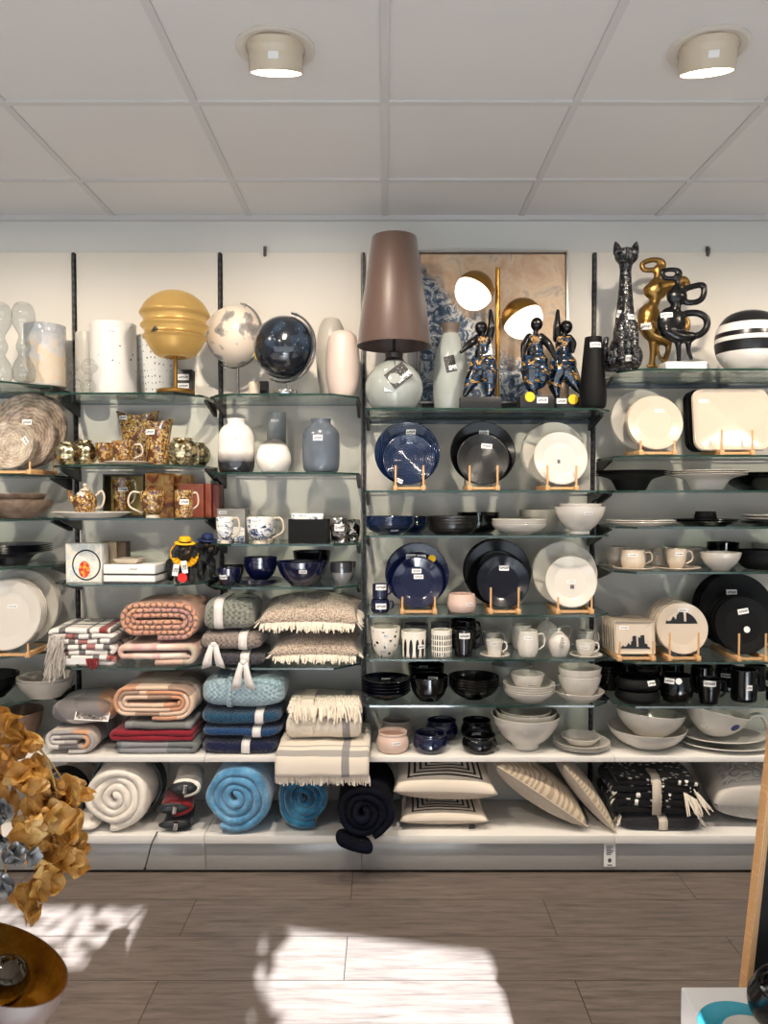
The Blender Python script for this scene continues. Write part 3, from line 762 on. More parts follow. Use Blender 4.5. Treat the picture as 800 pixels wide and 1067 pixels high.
# ------------------------------------------------------------------ daylight, sun, camera
w = bpy.data.worlds.new('World'); SC.world = w; w.use_nodes = True
bg = w.node_tree.nodes['Background']; nt = w.node_tree
tc = nt.nodes.new('ShaderNodeTexCoord'); sx_ = nt.nodes.new('ShaderNodeSeparateXYZ'); cr = nt.nodes.new('ShaderNodeValToRGB')
mr = nt.nodes.new('ShaderNodeMapRange'); mr.inputs[1].default_value = -.06; mr.inputs[2].default_value = .06
nt.links.new(tc.outputs['Generated'], sx_.inputs[0]); nt.links.new(sx_.outputs[2], mr.inputs[0]); nt.links.new(mr.outputs[0], cr.inputs[0]); nt.links.new(cr.outputs[0], bg.inputs[0])
cr.color_ramp.elements[0].color = (.84,.92,1,1)      # sunlit pale pavement and house fronts below the horizon
cr.color_ramp.elements[1].color = (.30,.36,.43,1)    # clear sky above it
bg.inputs[1].default_value = 3.1
def portal(x0, x1, z0, z1):
    L = bpy.data.lights.new('window_portal', 'AREA'); L.shape = 'RECTANGLE'; L.size = x1-x0; L.size_y = z1-z0; L.cycles.is_portal = True
    o = bpy.data.objects.new('window_portal', L); COL.objects.link(o); o.location = ((x0+x1)/2,-1.175,(z0+z1)/2); o.rotation_euler = (radians(90),0,0)
portal(-3.3,3.3,.25,1.62)
S = bpy.data.lights.new('sun', 'SUN'); S.energy = 76; S.angle = radians(.53); S.color = (.86,.94,1)
so = bpy.data.objects.new('sun', S); COL.objects.link(so)
so.rotation_euler = Vector((-.07,1,-.577)).to_track_quat('-Z','Y').to_euler()
cam = bpy.data.cameras.new('camera'); co = bpy.data.objects.new('camera', cam); COL.objects.link(co)
cam.sensor_fit = 'VERTICAL'; cam.sensor_height = 36; cam.sensor_width = 27; cam.lens = F/1067*36
cam.shift_x = (400-CX)/1067; cam.shift_y = (CY-533.5)/1067; cam.clip_start = .05
co.location = (0,0,H); co.rotation_euler = (pi/2-TH,0,0); SC.camera = co
vs = SC.view_settings; vs.view_transform = 'Standard'; vs.look = 'None'; vs.gamma = 1; vs.use_curve_mapping = False; vs.exposure = -.4
SC.cycles.use_denoising = True; SC.cycles.max_bounces = 10; SC.cycles.transparent_max_bounces = 24; SC.cycles.caustics_reflective = False; SC.cycles.caustics_refractive = False; SC.cycles.sample_clamp_indirect = 6
# ------------------------------------------------------------------ item helpers
STK = []
def geo(x0, x1, yt, key, Y):
    z = SZ[key] if isinstance(key, str) else key
    c = at((x0+x1)/2, yt, Y); return Vector((c.x, Y, z)), px(x1-x0, Y)/2, at(CX, yt, Y).z - z
def stick(o, x, y, w=11, h=6, rot=0, mat='price print', name='price_sticker', rnd=False): STK.append((o, x, y, w, h, rot, mat, name, rnd))
def do_stickers():
    bpy.context.view_layer.update(); dg = bpy.context.evaluated_depsgraph_get(); trees = {}
    eye = Vector((0,0,H))
    for o, x, y, w, h, rot, mat, name, rnd in STK:
        if o.name not in trees:
            ev = o.evaluated_get(dg); me = ev.to_mesh(); mw = o.matrix_world
            trees[o.name] = BVHTree.FromPolygons([mw @ v.co for v in me.vertices], [tuple(p.vertices) for p in me.polygons]); ev.to_mesh_clear()
        tr = trees[o.name]; d = (at(x, y, 3)-eye).normalized()
        hit, n, i, dist = tr.ray_cast(eye, d)
        if hit is None: print('sticker missed', o.name, x, y); continue
        if n.dot(d) > 0: n = -n
        right = Vector((0,0,1)).cross(n)
        right = right.normalized() if right.length > .05 else Vector((1,0,0))
        if right.x < 0 : right = -right
        up = n.cross(right).normalized(); 
        if up.z < 0 and abs(up.z) > .02: up = -up
        ca, sa = cos(radians(rot)), sin(radians(rot)); right, up = right*ca+up*sa, up*ca-right*sa
        W, Hh = px(w, dist), px(h, dist); bm = BM(); uv = bm.loops.layers.uv.verify(); inv = o.matrix_world.inverted_safe()
        def pt(a, b):
            p = hit+right*W*a+up*Hh*b; q = tr.ray_cast(p+n*.03, -n)
            if q[0] is not None and abs((q[0]-p).dot(n)) < .02: p = q[0]
            return inv @ (p+n*.0009)
        if rnd:
            c = bm.verts.new(pt(0,0)); ring = [bm.verts.new(pt(.5*cos(2*pi*k/20), .5*sin(2*pi*k/20))) for k in range(20)]
            for k in range(20): bm.faces.new((c, ring[k], ring[(k+1)%20]))
        else:
            nx = 6; G = [[bm.verts.new(pt(-.5+i/nx, -.5+j/2)) for i in range(nx+1)] for j in range(3)]
            for j in range(2):
                for i in range(nx):
                    f = bm.faces.new((G[j][i], G[j][i+1], G[j+1][i+1], G[j+1][i]))
                    for l, t in zip(f.loops, ((i/nx,j/2),((i+1)/nx,j/2),((i+1)/nx,(j+1)/2),(i/nx,(j+1)/2))): l[uv].uv = t
        obj(name, bm, MATS[mat] if isinstance(mat, str) else mat, o)
PROF = dict(
    bowl=[(0,0),(.42,0),(.45,.05),(.74,.32),(.93,.68),(1,1)],
    footed=[(0,0),(.4,0),(.39,.14),(.42,.17),(.68,.36),(.92,.7),(1,1)],
    flatbowl=[(0,0),(.6,0),(.66,.06),(.9,.35),(1,1)],
    hat=[(0,0),(.38,0),(.42,.1),(.5,.5),(.6,.78),(1,1)],
    plate=[(0,0),(.62,0),(.7,.25),(1,1)],
    coupe=[(0,0),(.55,0),(.6,.1),(.88,.55),(1,1)],
    cup=[(0,0),(.5,0),(.53,.04),(.84,.28),(.97,.65),(1,1)],
    mug=[(0,0),(.9,0),(.97,.03),(1,.1),(1,.5),(1,1)],
    conemug=[(0,0),(.7,0),(.74,.03),(.86,.5),(1,1)],
    tub=[(0,0),(.7,0),(.85,.06),(1,.35),(1,.6),(.9,1)],
)
def vessel(name, label, cat, x0, x1, yt, key, Y, prof, mat, t=.004, group=None, it=2, seg=40, rotz=0, sx=1, sy=1, hmul=1, M=None):
    loc, R, h = geo(x0, x1, yt, key, Y); h *= hmul
    p = chaikin([(r*R, z*h) for r, z in (PROF[prof] if isinstance(prof, str) else prof)], it)
    bm = BM(); b_lathe(bm, shell(p, t), seg, M, sx=sx, sy=sy)
    o = obj(name, bm, mat, None, loc, (0,0,rotz)); o['R'] = R; o['h'] = h
    return tag(o, label, cat, group)
def ordn(i, n):
    if n == 1: return ''
    if n == 2: return ('lower','upper')[i]
    if n == 3: return ('bottom','middle','top')[i]
    if n == 4: return ('bottom','second lowest','second highest','top')[i]
    if n == 5: return ('bottom','second lowest','middle','second highest','top')[i]
    return ('bottom','second lowest','third lowest','third highest','second highest','top')[i]
def stack(name, label, cat, x0, x1, yt, key, Y, prof, mat, n, dz, group, t=.0025, lift=0, **k):
    """n equal vessels nested in one another; label holds {} for the place in the stack; yt is the top rim of the topmost"""
    base, R, tot = geo(x0, x1, yt, key, Y); base.z += lift; tot -= lift
    if dz is None: dz = tot/n+.0008
    for it in range(4):
        h = max(.012, tot-(n-1)*dz); p = chaikin([(r*R, z*h) for r, z in PROF[prof]], 2)
        if n > 1: dz = max(dz, min(nest(p, t)*1.03+.0004, h))
    bm = BM(); b_lathe(bm, shell(p, t), 44); o = obj(name, bm, mat, None, base); tag(o, label.format(ordn(0, n)), cat, group)
    out = [o]
    for i in range(1, n):
        out.append(dup(o, base+Vector((0, 0, i*dz)), (0,0,random.random()*6), label.format(ordn(i, n))))
    return out
def nest(p, t):
    s = shell(p, t); inn = s[len(p)+2:]; best = t
    for r, z in p:
        for (r1, z1), (r2, z2) in zip(inn, inn[1:]):
            if r2 <= r <= r1 and r1 > r2: best = max(best, z2+(z1-z2)*(r-r2)/(r1-r2)-z)
        if r > inn[0][0]: best = max(best, min(inn[0][1]-z, .05) if r < p[-1][0]-1e-6 else 0)
    return best
def handle(o, R, z0, z1, out, r=.0045, mat=None, ang=0, name='handle', inset=.0):
    """ear handle on the body at angle ang (0 = +X)"""
    a = radians(ang); d = Vector((cos(a), sin(a), 0)); m = (z0+z1)/2; hh = (z1-z0)/2
    pts = [d*(R-.002-inset)+Vector((0,0,z1)), d*(R+out*.7)+Vector((0,0,z1+hh*.05)), d*(R+out)+Vector((0,0,m+hh*.35)), d*(R+out*.85)+Vector((0,0,m-hh*.45)), d*(R-.003-inset*2)+Vector((0,0,z0))]
    bm = BM(); b_tube(bm, spline(pts, 5), r, 8); return obj(name, bm, mat or o.data.materials[0], o)
def rackpegs(name, label, cx, key, Y, w, depth, n, peg, gap=.042, yaw=0, group='wooden plate racks'):
    """oak plate rack: two rails, crossbars and pairs of pegs"""
    z = SZ[key]; c = at(cx, at_y(key), Y)
    t = thing(name, label, 'plate rack', (c.x, Y, z), (0,0,radians(yaw)), group); wd = MATS['pale oak']
    for s in (-1, 1):
        bm = BM(); b_box(bm, (s*w/2-.0085,-.014,0), (s*w/2+.0085,depth,.02), bev=.0015); obj('rail', bm, wd, t)
    for y in (.0, depth-.014):
        bm = BM(); b_box(bm, (-w/2+.009,y,.004), (w/2-.009,y+.009,.014)); obj('crossbar', bm, wd, t)
    for y, hh in ((-.004, peg), (depth-.016, .07)):
        for s in (-1, 1):
            bm = BM(); b_tube(bm, [(s*w/2,y,.0201),(s*w/2,y,hh)], .0042, 10); obj('peg', bm, wd, t)
    return t
YS = {}
def at_y(key):
    z = SZ[key]; return HY-(z-H)*F/3.1
def stood_plate(name, label, cx, R_px, key, Yb, mat, group, lean=11, prof='plate', depth=.018, first=None, lift=.0205, yaw=0, th=.004):
    """a plate standing on edge, facing the shop, its foot at depth Yb"""
    R = px(R_px, Yb); a = radians(lean); c = at(cx, at_y(key), Yb)
    loc = (c.x, Yb+R*sin(a), SZ[key]+lift+R*cos(a)); rot = (pi/2-a, 0, radians(yaw))
    if first is not None: return dup(first, loc, rot, label)
    p = chaikin([(r*R, z*depth) for r, z in PROF[prof]], 2)
    bm = BM(); b_lathe(bm, shell(p, th), 56); o = obj(name, bm, mat, None, loc, rot); return tag(o, label, 'plate', group)
def card_box(name, label, x0, x1, yt, key, Y, depth, mats, rotz=0, cat='box', group=None, bev=.001):
    loc, R, h = geo(x0, x1, yt, key, Y); bm = BM(); b_box(bm, (-R,0,0), (R,depth,h), bev=bev)
    return tag(obj(name, bm, mats, None, loc, (0,0,radians(rotz))), label, cat, group)
L = LOC
# ================================================================== top shelves
GLASS = MATS['blown glass']
def bubble(c, r, seg=24): return ('e', c, r)
# A1: blown glass bubble figures, cloudy hurricane
def glass_vase(name, label, x0, x1, yt, key, Y, prof, sx=1):
    return vessel(name, label, 'vase', x0, x1, yt, key, Y, prof, GLASS, .0025, 'clear glass bubble vases', it=2, seg=36)
glass_vase('glass_vase', 'clear blown glass vase of three stacked bubbles, standing before the cloudy grey hurricane', 12, 36, 316, 'A1', 3.13,
    [(0,0),(.8,0),(1,.1),(.9,.22),(.45,.33),(.42,.36),(.62,.42),(.62,.48),(.42,.55),(.4,.6),(.95,.74),(1,.85),(.8,.97),(.5,1)])
glass_vase('glass_vase', 'clear blown glass bubble vase at the far left end of the top shelf', -14, 12, 316, 'A1', 3.14,
    [(0,0),(.8,0),(1,.1),(.9,.22),(.45,.33),(.42,.36),(.62,.42),(.62,.48),(.42,.55),(.4,.6),(.95,.74),(1,.85),(.8,.97),(.5,1)])
vessel('hurricane_vase', 'cloudy grey and amber glass cylinder vase left of the white vases', 'vase', 26, 67, 340, 'A1', 3.28, [(0,0),(.95,0),(1,.02),(1,.1),(1,.5),(1,1)], MATS['cloudy grey glass'], .004, it=1)
# B1: two-headed clear glass vase
loc, R, h = geo(64, 103, 366, 'B1', 3.13)
t = thing('glass_bubble_vase', 'small clear glass vase of four bubbles with golden reflections before the terrazzo cylinder', 'vase', loc, (0,0,0), 'clear glass bubble vases')
for nm, cx, cz, r in (('bubble',-.018,.032,.032),('bubble',.03,.03,.030),('bubble',-.032,.118,.029),('bubble',.036,.112,.032)):
    bm = BM(); b_ell(bm, (cx,0,cz), (r,r,r), 24, 16); obj(nm, bm, GLASS, t)
bm = BM(); b_tube(bm, spline([(-.018,0,.058),(-.012,0,.075),(-.028,0,.095)],5), [.022,.02,.019,.018,.017,.017,.017,.017,.018,.019,.02], 16, False); b_tube(bm, [(.026,0,.055),(.03,0,.085)], [.02,.018], 16, False); obj('neck', bm, GLASS, t)
o = vessel('cylinder_vase', 'white terrazzo cylinder vase with black specks left of the gold lamp', 'vase', 95, 141, 339, 'B1', 3.25, [(0,0),(.96,0),(1,.015),(1,.1),(1,.5),(1,1)], MATS['terrazzo white'], .006, it=1)
stick(o, 115, 345, 10, 3)
vessel('cylinder_vase', 'plain cream cylinder vase half hidden behind the terrazzo one', 'vase', 79, 104, 348, 'B1', 3.362, [(0,0),(.96,0),(1,.015),(1,.1),(1,.5),(1,1)], STONE, .006, it=1)
vessel('cone_vase', 'white tapering vase with small dark dots behind the gold lamp', 'vase', 143, 186, 352, 'B1', 3.345, [(0,0),(.7,0),(.75,.03),(.88,.45),(.97,.8),(1,1)], MATS['dotted white'], .005, it=1)
# gold lamp
loc, R, h = geo(146, 218, 303, 'B1', 3.11)
t = thing('table_lamp', 'lit gold table lamp with a stepped three-tier bulbous glass shade', 'lamp', loc)
bm = BM(); b_lathe(bm, [(0,0),(.072,0),(.075,.003),(.075,.012),(.072,.015),(0,.015)], 40); obj('base', bm, BRASS, t)
bm = BM(); b_tube(bm, [(0,0,.0152),(0,0,.165)], .0075, 14); obj('stem', bm, BRASS, t)
zz = h; pr = [(.30,.355),(.52,.36),(.66,.41),(.78,.485),(.83,.52),(.90,.535),(.92,.55),(.86,.565),(.85,.59),(.88,.62),(.95,.64),(.965,.66),(.89,.675),(.875,.70),(.90,.73),(.98,.755),(1.0,.775),(.95,.80),(.84,.87),(.62,.94),(.34,.985),(.12,1.0)]
bm = BM(); b_lathe(bm, chaikin([(r*R, z*h) for r, z in pr], 2), 56); sh = obj('lamp_shade', bm, MATS['gold lamp glass'], t, sharp=60)
bm = BM(); b_lathe(bm, [(0,h+.002),(.012,h+.002),(.014,h-.003),(.012,h-.006),(0,h-.006)], 20); obj('finial', bm, BRASS, sh)
bm = BM(); b_lathe(bm, [(0,.165),(.014,.165),(.014,.2),(0,.2)], 16); obj('lamp_socket', bm, BRASS, t)
bm = BM(); b_ell(bm, (0,0,.235), (.03,.03,.035)); obj('bulb', bm, P('warm bulb','ffdf9e',.3,es=6), t)
stick(sh, 161, 344, 8, 7, 15, METALB, 'round_label', True)
Lp = bpy.data.lights.new('lamp_glow', 'POINT'); Lp.energy = .75; Lp.color = (1,.82,.5); Lp.shadow_soft_size = .03
lo = bpy.data.objects.new('lamp_glow', Lp); COL.objects.link(lo); lo.parent = t; lo.location = (0,-.03,.30)
o = card_box('gift_box', 'small black upright box with two white labels behind the gold lamp foot', 184, 200, 385, 'B1', 3.29, .05, METALB)
stick(o, 191, 393, 11, 6); stick(o, 191, 402, 11, 5)
# C1 globes
def globe(label, cx, cy, rpx, key, Y, mat, tilt, basew, yb):
    c = at(cx, cy, Y); R = px(rpx, Y); z = SZ[key]
    t = thing('globe', label, 'globe', (c.x, Y, z), (0,0,0), 'globes')
    cz = c.z - z
    bm = BM(); b_ell(bm, (0,0,0), R, 48, 32); s = obj('sphere', bm, mat, t, (0,0,cz), (0,radians(tilt),radians(20)))
    ring = [Vector((sin(a)*(R+.012), 0, cos(a)*(R+.012))) for a in [radians(-8+196*k/30) for k in range(31)]]
    bm = BM(); b_tube(bm, ring, .0045, 8, flat=2.2); obj('meridian_ring', bm, CHROME, t, (0,0,cz), (0,radians(tilt),radians(-25)))
    bm = BM(); b_tube(bm, [(0,0,R+.003),(0,0,R+.018)], .005, 10); obj('pivot', bm, CHROME, t, (0,0,cz), (0,radians(tilt),radians(-25)))
    bm = BM(); b_tube(bm, [(0,0,-R-.003),(0,0,-R-.018)], .005, 10); obj('pivot', bm, CHROME, t, (0,0,cz), (0,radians(tilt),radians(-25)))
    foot = (.01,0,cz-R-.012)
    bm = BM(); b_lathe(bm, [(0,0),(basew*.97,0),(basew,.004),(basew,.014),(basew*.96,.018),(0,.018)], 40); b = obj('base', bm, CHROME, t)
    bm = BM(); b_tube(bm, [(foot[0],0,.0182),(foot[0],0,foot[2]+.002)], .008, 14); obj('stem', bm, CHROME, t)
    return s, b
s, gb = globe('lit cream globe with etched grey continents on a chrome stand', 245, 350, 30, 'C1', 3.295, MATS['etched globe'], 22, .05, 405)
s2, gb2 = globe('dark blue-black globe on a chrome stand beside the lit cream globe', 297, 362.5, 32.5, 'C1', 3.12, MATS['night globe'], 22, .048, 407)
stick(s2, 266, 371, 6, 9, 0, YELLOW, 'yellow_sticker', True); stick(s2, 296, 352, 4, 4, 0, PAPER, 'white_dot', True)
# cables of the globes
def cable(label, pts, r=.003, mat=None):
    bm = BM(); b_tube(bm, spline(pts, 6), r, 8); return tag(obj('power_cable', bm, mat or METALB), label, 'cable')
def sp(x, key, Y, dz=.0035): z = SZ[key]; return Vector((at(x, at_y(key), Y).x, Y, z+dz))
cable('black power cable lying in loops below the two globes', [sp(228,'C1',3.36),sp(222,'C1',3.2),sp(236,'C1',3.12),sp(256,'C1',3.16),sp(262,'C1',3.3),sp(280,'C1',3.35)])
cable('black power cable trailing along the shelf right of the gold lamp', [sp(189,'B1',3.37),sp(202,'B1',3.3),sp(206,'B1',3.18),sp(216,'B1',3.25),sp(222,'B1',3.37)])
o = card_box('power_adapter', 'black plug adapter standing between the two globes', 270, 279, 397, 'C1', 3.30, .03, METALB, cat='adapter')
bm = BM(); b_tube(bm, [(-.006,.015,.027),(-.006,.015,.042)], .002, 6); b_tube(bm, [(.006,.015,.027),(.006,.015,.042)], .002, 6); obj('prongs', bm, CHROME, o)
o = vessel('control_puck', 'small cream cylindrical switch under the cream globe', 'switch', 259, 271, 398, 'C1', 3.22, [(0,0),(.97,0),(1,.1),(1,.9),(.9,1),(0.2,1.0)], CREAM, .002, it=1)
vessel('tall_vase', 'frosted white rounded tall vase right of the globes', 'vase', 339, 375, 346, 'C1', 3.225, [(0,0),(.62,0),(.72,.02),(.88,.16),(1,.38),(1,.5),(.93,.75),(.82,.92),(.62,.99),(.45,1.0)], FROST, .004)
vessel('round_vase', 'pale round glass vase half hidden behind the frosted tall vase', 'vase', 329, 361, 333, 'C1', 3.362, [(0,0),(.5,0),(.62,.03),(.95,.35),(1,.62),(.85,.88),(.6,.98),(.5,1)], STONE, .004)
# D1 brown lamp
loc, R, h = geo(380, 441, 378, 'D1', 3.15)
t = thing('table_lamp', 'table lamp with tall brown satin cone shade on a grey-green ball base', 'lamp', loc)
pr = [(0,0),(.6,0),(.72,.02),(.94,.25),(1,.45),(.95,.65),(.74,.85),(.5,.97),(.36,1.02),(.3,1.06),(.29,1.14),(.2,1.16),(0,1.16)]
bm = BM(); b_lathe(bm, chaikin([(r*R, z*h) for r, z in pr[:9]]+[], 2)+[(0, h*1.02)], 48); bs = obj('base', bm, SEA, t)
bm = BM(); b_lathe(bm, [(0,h*1.0205),(R*.36,h*1.0205),(R*.29,h*1.09),(R*.31,h*1.19),(R*.24,h*1.22),(0,h*1.22)], 32); obj('neck', bm, P('dark umber glaze','3a312d',.3), t)
zt = at(CX,248,3.15).z-SZ['D1']; zb = at(CX,361,3.15).z-SZ['D1']; r0 = px(77,3.15)/2; r1 = px(46,3.15)/2
bm = BM(); b_tube(bm, [(0,0,h*1.22),(0,0,zb+.06)], .006, 10); obj('stem', bm, METALB, t)
bm = BM(); b_lathe(bm, [(r0,zb),(r0+.001,zb+.003),(r1+.001,zt-.003),(r1,zt),(r1-.002,zt-.003),(r0-.002,zb+.003),(r0,zb)], 64); shd = obj('lamp_shade', bm, MATS['brown satin shade'], t, sharp=60)
bm = BM()
for k in range(3): a = 2*pi*k/3; b_tube(bm, [(0,0,zb+.06),(cos(a)*(r0-.012),sin(a)*(r0-.012),zb+.045)], .002, 6)
obj('shade_ring', bm, METALB, t)
bm = BM(); b_tube(bm, spline([(.0,-.012,h*1.2),(.0,-R*.45,h*1.0),(.004,-R*.8,h*.84)], 4), .0012, 6); tg = obj('tag_string', bm, METALB, t)
# D1 tag hanging from the lamp
bm = BM(); uv = bm.loops.layers.uv.verify()
def flat_tag(nm, cx, cy, w, hh, rot, Y, mat, parent, origin, lean=.25):
    bm = BM(); uv = bm.loops.layers.uv.verify(); c = at(cx, cy, Y)-origin; W, Hh = px(w, Y), px(hh, Y); a = radians(rot)
    def q(u, v, y): return c+Vector((u*W*cos(a)-v*Hh*sin(a), y+lean*(v*Hh*cos(a)+u*W*sin(a)), u*W*sin(a)+v*Hh*cos(a)))
    fr = [bm.verts.new(q(u,v,-.0005)) for u,v in ((-.5,-.5),(.5,-.5),(.5,.5),(-.5,.5))]; bk = [bm.verts.new(q(u,v,.0005)) for u,v in ((-.5,-.5),(.5,-.5),(.5,.5),(-.5,.5))]
    f = bm.faces.new(fr)
    for l, t_ in zip(f.loops, ((0,0),(1,0),(1,1),(0,1))): l[uv].uv = t_
    bm.faces.new(bk[::-1])
    for i in range(4): bm.faces.new((fr[i], bk[i], bk[(i+1)%4], fr[(i+1)%4]))
    return obj(nm, bm, MATS[mat] if isinstance(mat, str) else mat, parent, recalc=False, smooth=False)
flat_tag('paper_tag', 407, 396, 13, 24, 0, 3.048, 'price print', t, loc)
flat_tag('hang_tag', 415, 391, 24, 19, 38, 3.042, 'dark tag print', t, loc)
# grey bottle vase
pr = [(0,0),(.8,0),(.9,.02),(1,.2),(1,.45),(.88,.68),(.55,.84),(.42,.9),(.42,.94),(.5,.99),(.52,1)]
o = vessel('bottle_vase', 'grey-green glazed bottle vase with brown neck between brown lamp and figurines', 'vase', 451, 488, 338, 'D1', 3.25, pr, SEA, .004)
R, h = o['R'], o['h']
bm = BM(); b_lathe(bm, [(R*.46,h*.868),(R*.438,h*.9),(R*.438,h*.94),(R*.53,h*.99),(R*.54,h*1.004),(R*.4,h*1.006)], 36); obj('neck', bm, P('umber glaze','6b5d52',.35,var=.2), o)
stick(o, 469, 379, 11, 17, 12, 'dark tag print', 'label')
# seascape picture
a, b_ = at(435,259,3.37), at(592,404,3.37)
W, Hh = b_.x-a.x, a.z-b_.z
t = thing('framed_picture', 'silver-framed painting of dark blue surf under a beige sky behind the lamps', 'picture', ((a.x+b_.x)/2, 3.352, SZ['D1']), (radians(-4),0,0))
zb = .052; Hh = a.z-SZ['D1']-zb
bm = BM(); b_box(bm, (-W/2+.012,.0,zb+.012), (W/2-.012,.012,zb+Hh-.012)); obj('canvas', bm, MATS['painted seascape'], t)
bm = BM(); fw = .008
for lo, hi in (((-W/2,-.008,zb),(-W/2+fw,.02,zb+Hh)),((W/2-fw,-.008,zb),(W/2,.02,zb+Hh)),((-W/2+fw,-.008,zb),(W/2-fw,.02,zb+fw)),((-W/2+fw,-.008,zb+Hh-fw),(W/2-fw,.02,zb+Hh))): b_box(bm, lo, hi)
obj('frame', bm, P('silver frame','b9b4ae',.25,metal=.8), t)
bm = BM(); b_box(bm, (-W/2+.02,.002,0), (W/2-.02,.018,zb-.0005)); obj('picture_stand', bm, METALB, t)
# two-globe brass lamp
Y = 3.265; base = Vector((at(518,420,Y).x, Y, SZ['D1']))
t = thing('table_lamp', 'tall brass lamp with two lit half-opal half-brass globes on one pole', 'lamp', base)
hp = at(518,279,Y).z-base.z
bm = BM(); b_lathe(bm, [(0,0),(.06,0),(.062,.004),(.06,.012),(0,.012)], 40); obj('base', bm, BRASS, t)
bm = BM(); b_tube(bm, [(0,0,.0122),(0,0,hp)], .0095, 16); obj('pole', bm, BRASS, t)
for cx, cy, r, ax in ((494,303,20,(-.5,-.25,-.83)), (544,332,21,(.42,-.3,-.85))):
    c = at(cx, cy, Y-.02)-base; R = px(r, Y); d = Vector(ax).normalized(); q = d.to_track_quat('Z','Y').to_matrix().to_4x4()
    arm = BM(); s = Vector((c.x, 0, c.z)).normalized(); b_tube(arm, [(0.0,0,c.z+.01), (c.x*.5,c.y*.5,c.z+.012), tuple(c)], .005, 8); ar = obj('arm', arm, BRASS, t)
    prof = [(R*sin(pi*i/32), -R*cos(pi*i/32)) for i in range(17)]; prof[0] = (0,-R)
    bm = BM(); b_lathe(bm, prof+[(0,.0)], 40, Matrix.Translation(c) @ q); obj('brass_cap', bm, BRASS, t)
    prof = [(R*.985*sin(pi*i/32), -R*.985*cos(pi*i/32)) for i in range(16,33)]; prof[-1] = (0,R*.985)
    bm = BM(); b_lathe(bm, [(0,.0005)]+prof, 40, Matrix.Translation(c+d*.0006) @ q); obj('opal_globe', bm, OPAL, t)
# dancing figurines
def dancer(label, cx, yt, Y, kind, x0, x1, ypl):
    z0 = SZ['D1']; c = at(cx, 419, Y); hpl = at(CX, ypl, Y).z-z0
    t = thing('dancer_figurine', label, 'figurine', (c.x, Y, z0), (0,0,0), 'dancing figurines')
    bm = BM(); wl, wr = at(x0,419,Y).x-c.x, at(x1,419,Y).x-c.x; b_box(bm, (wl,-.035,0), (wr,.035,hpl), bev=.002); pl = obj('plinth', bm, METALB, t)
    hgt = at(CX, yt, Y).z-z0-hpl; s = hgt/.30; O = Vector((0,0,hpl))
    def p(x, z, y=0): return O+Vector((x*s, y*s, z*s))
    head = p(*{0:(-.008,.262),1:(.005,.272),2:(.012,.265)}[kind])
    fl = 1 if kind != 2 else -1
    hip = p(.005*fl,.125); ch = p(0,.205)
    dress = [('e', tuple(p(0,.2,-.004)), (.031*s,.025*s,.033*s)), ('e', tuple(p(-.013,.212,-.018)), .017*s), ('e', tuple(p(.013,.212,-.018)), .017*s), ('e', tuple(p(0,.165,-.003)), (.033*s,.028*s,.04*s)), ('e', tuple(p(0,.125)), (.053*s,.04*s,.045*s)), ('e', tuple(p(-.02,.105,.012)), (.03*s,.03*s,.034*s)), ('e', tuple(p(.02,.105,.012)), (.03*s,.03*s,.034*s))]
    if kind == 0:   legs = [[p(.02,.1),p(.026,.05),p(.02,.0)], [p(-.02,.1),p(-.045,.06,-.01),p(-.07,.01,-.02)]]
    elif kind == 1: legs = [[p(-.016,.1),p(-.014,.05),p(.002,.0)], [p(.016,.1),p(.024,.062,-.01),p(.006,.028,.02)]]
    else:           legs = [[p(-.016,.1),p(-.03,.055),p(-.02,.0)], [p(.016,.1),p(.04,.06,-.012),p(.06,.02,-.02)]]
    for l in legs: dress.append(('t', l, [.04*s,.028*s,.010*s]))
    d = blob('body', dress, MATS['figurine paint'], t, vox=.0032, it=5)
    hd = blob('head', [('e', tuple(head), (.024*s,.024*s,.026*s)), ('t', [tuple(head), tuple(p(0,.228))], [.009*s,.011*s])], INK, t, vox=.003, it=4)
    if kind == 0: arms = [[p(-.022,.222),p(-.05,.2,-.015),p(-.085,.168,-.02)], [p(.022,.225),p(.03,.262,-.01),p(.026,.325,-.005)]]
    elif kind == 1: arms = [[p(-.022,.222),p(-.042,.19,-.01),p(-.05,.135,-.02)], [p(.022,.222),p(.05,.19,-.015),p(.075,.135,-.02)]]
    else: arms = [[p(-.022,.222),p(-.024,.268,-.005),p(-.02,.325)], [p(.022,.222),p(.034,.2,-.012),p(.03,.168,-.03)]]
    for a in arms: blob('arm', [('t', a, [.017*s,.015*s,.007*s])], INK, t, vox=.003, it=3)
    return t, d, pl
t, d, pl = dancer('black dancer figurine with one arm raised, leftmost of three, on a plain plinth', 503, 331, 3.13, 0, 479, 521, 414.5)
flat_tag('paper_tag', 507, 363, 10, 14, 8, 3.105, 'price print', t, t.location)
t, d, pl = dancer('black and gold dancer figurine with both arms lowered, on plinth with yellow dot', 557, 330, 3.13, 1, 540, 575, 413)
stick(pl, 552, 413.5, 10, 10, 0, YELLOW, 'yellow_sticker', True); stick(pl, 565, 417, 11, 6)
t, d, pl = dancer('black dancer figurine kicking a leg, on plinth beside the black tapered vase', 586, 331, 3.2, 2, 578, 604, 415)
stick(pl, 597, 416, 10, 10, 0, YELLOW, 'yellow_sticker', True); stick(pl, 585, 418, 10, 5)
o = vessel('tapered_vase', 'matt black tapered bottle vase at the right end of the brown lamp shelf', 'vase', 604, 632, 352, 'D1', 3.11, [(0,0),(.8,0),(.95,.03),(1,.14),(.96,.3),(.72,.8),(.62,1)], MBLACK, .004)
stick(o, 621, 359, 11, 5)
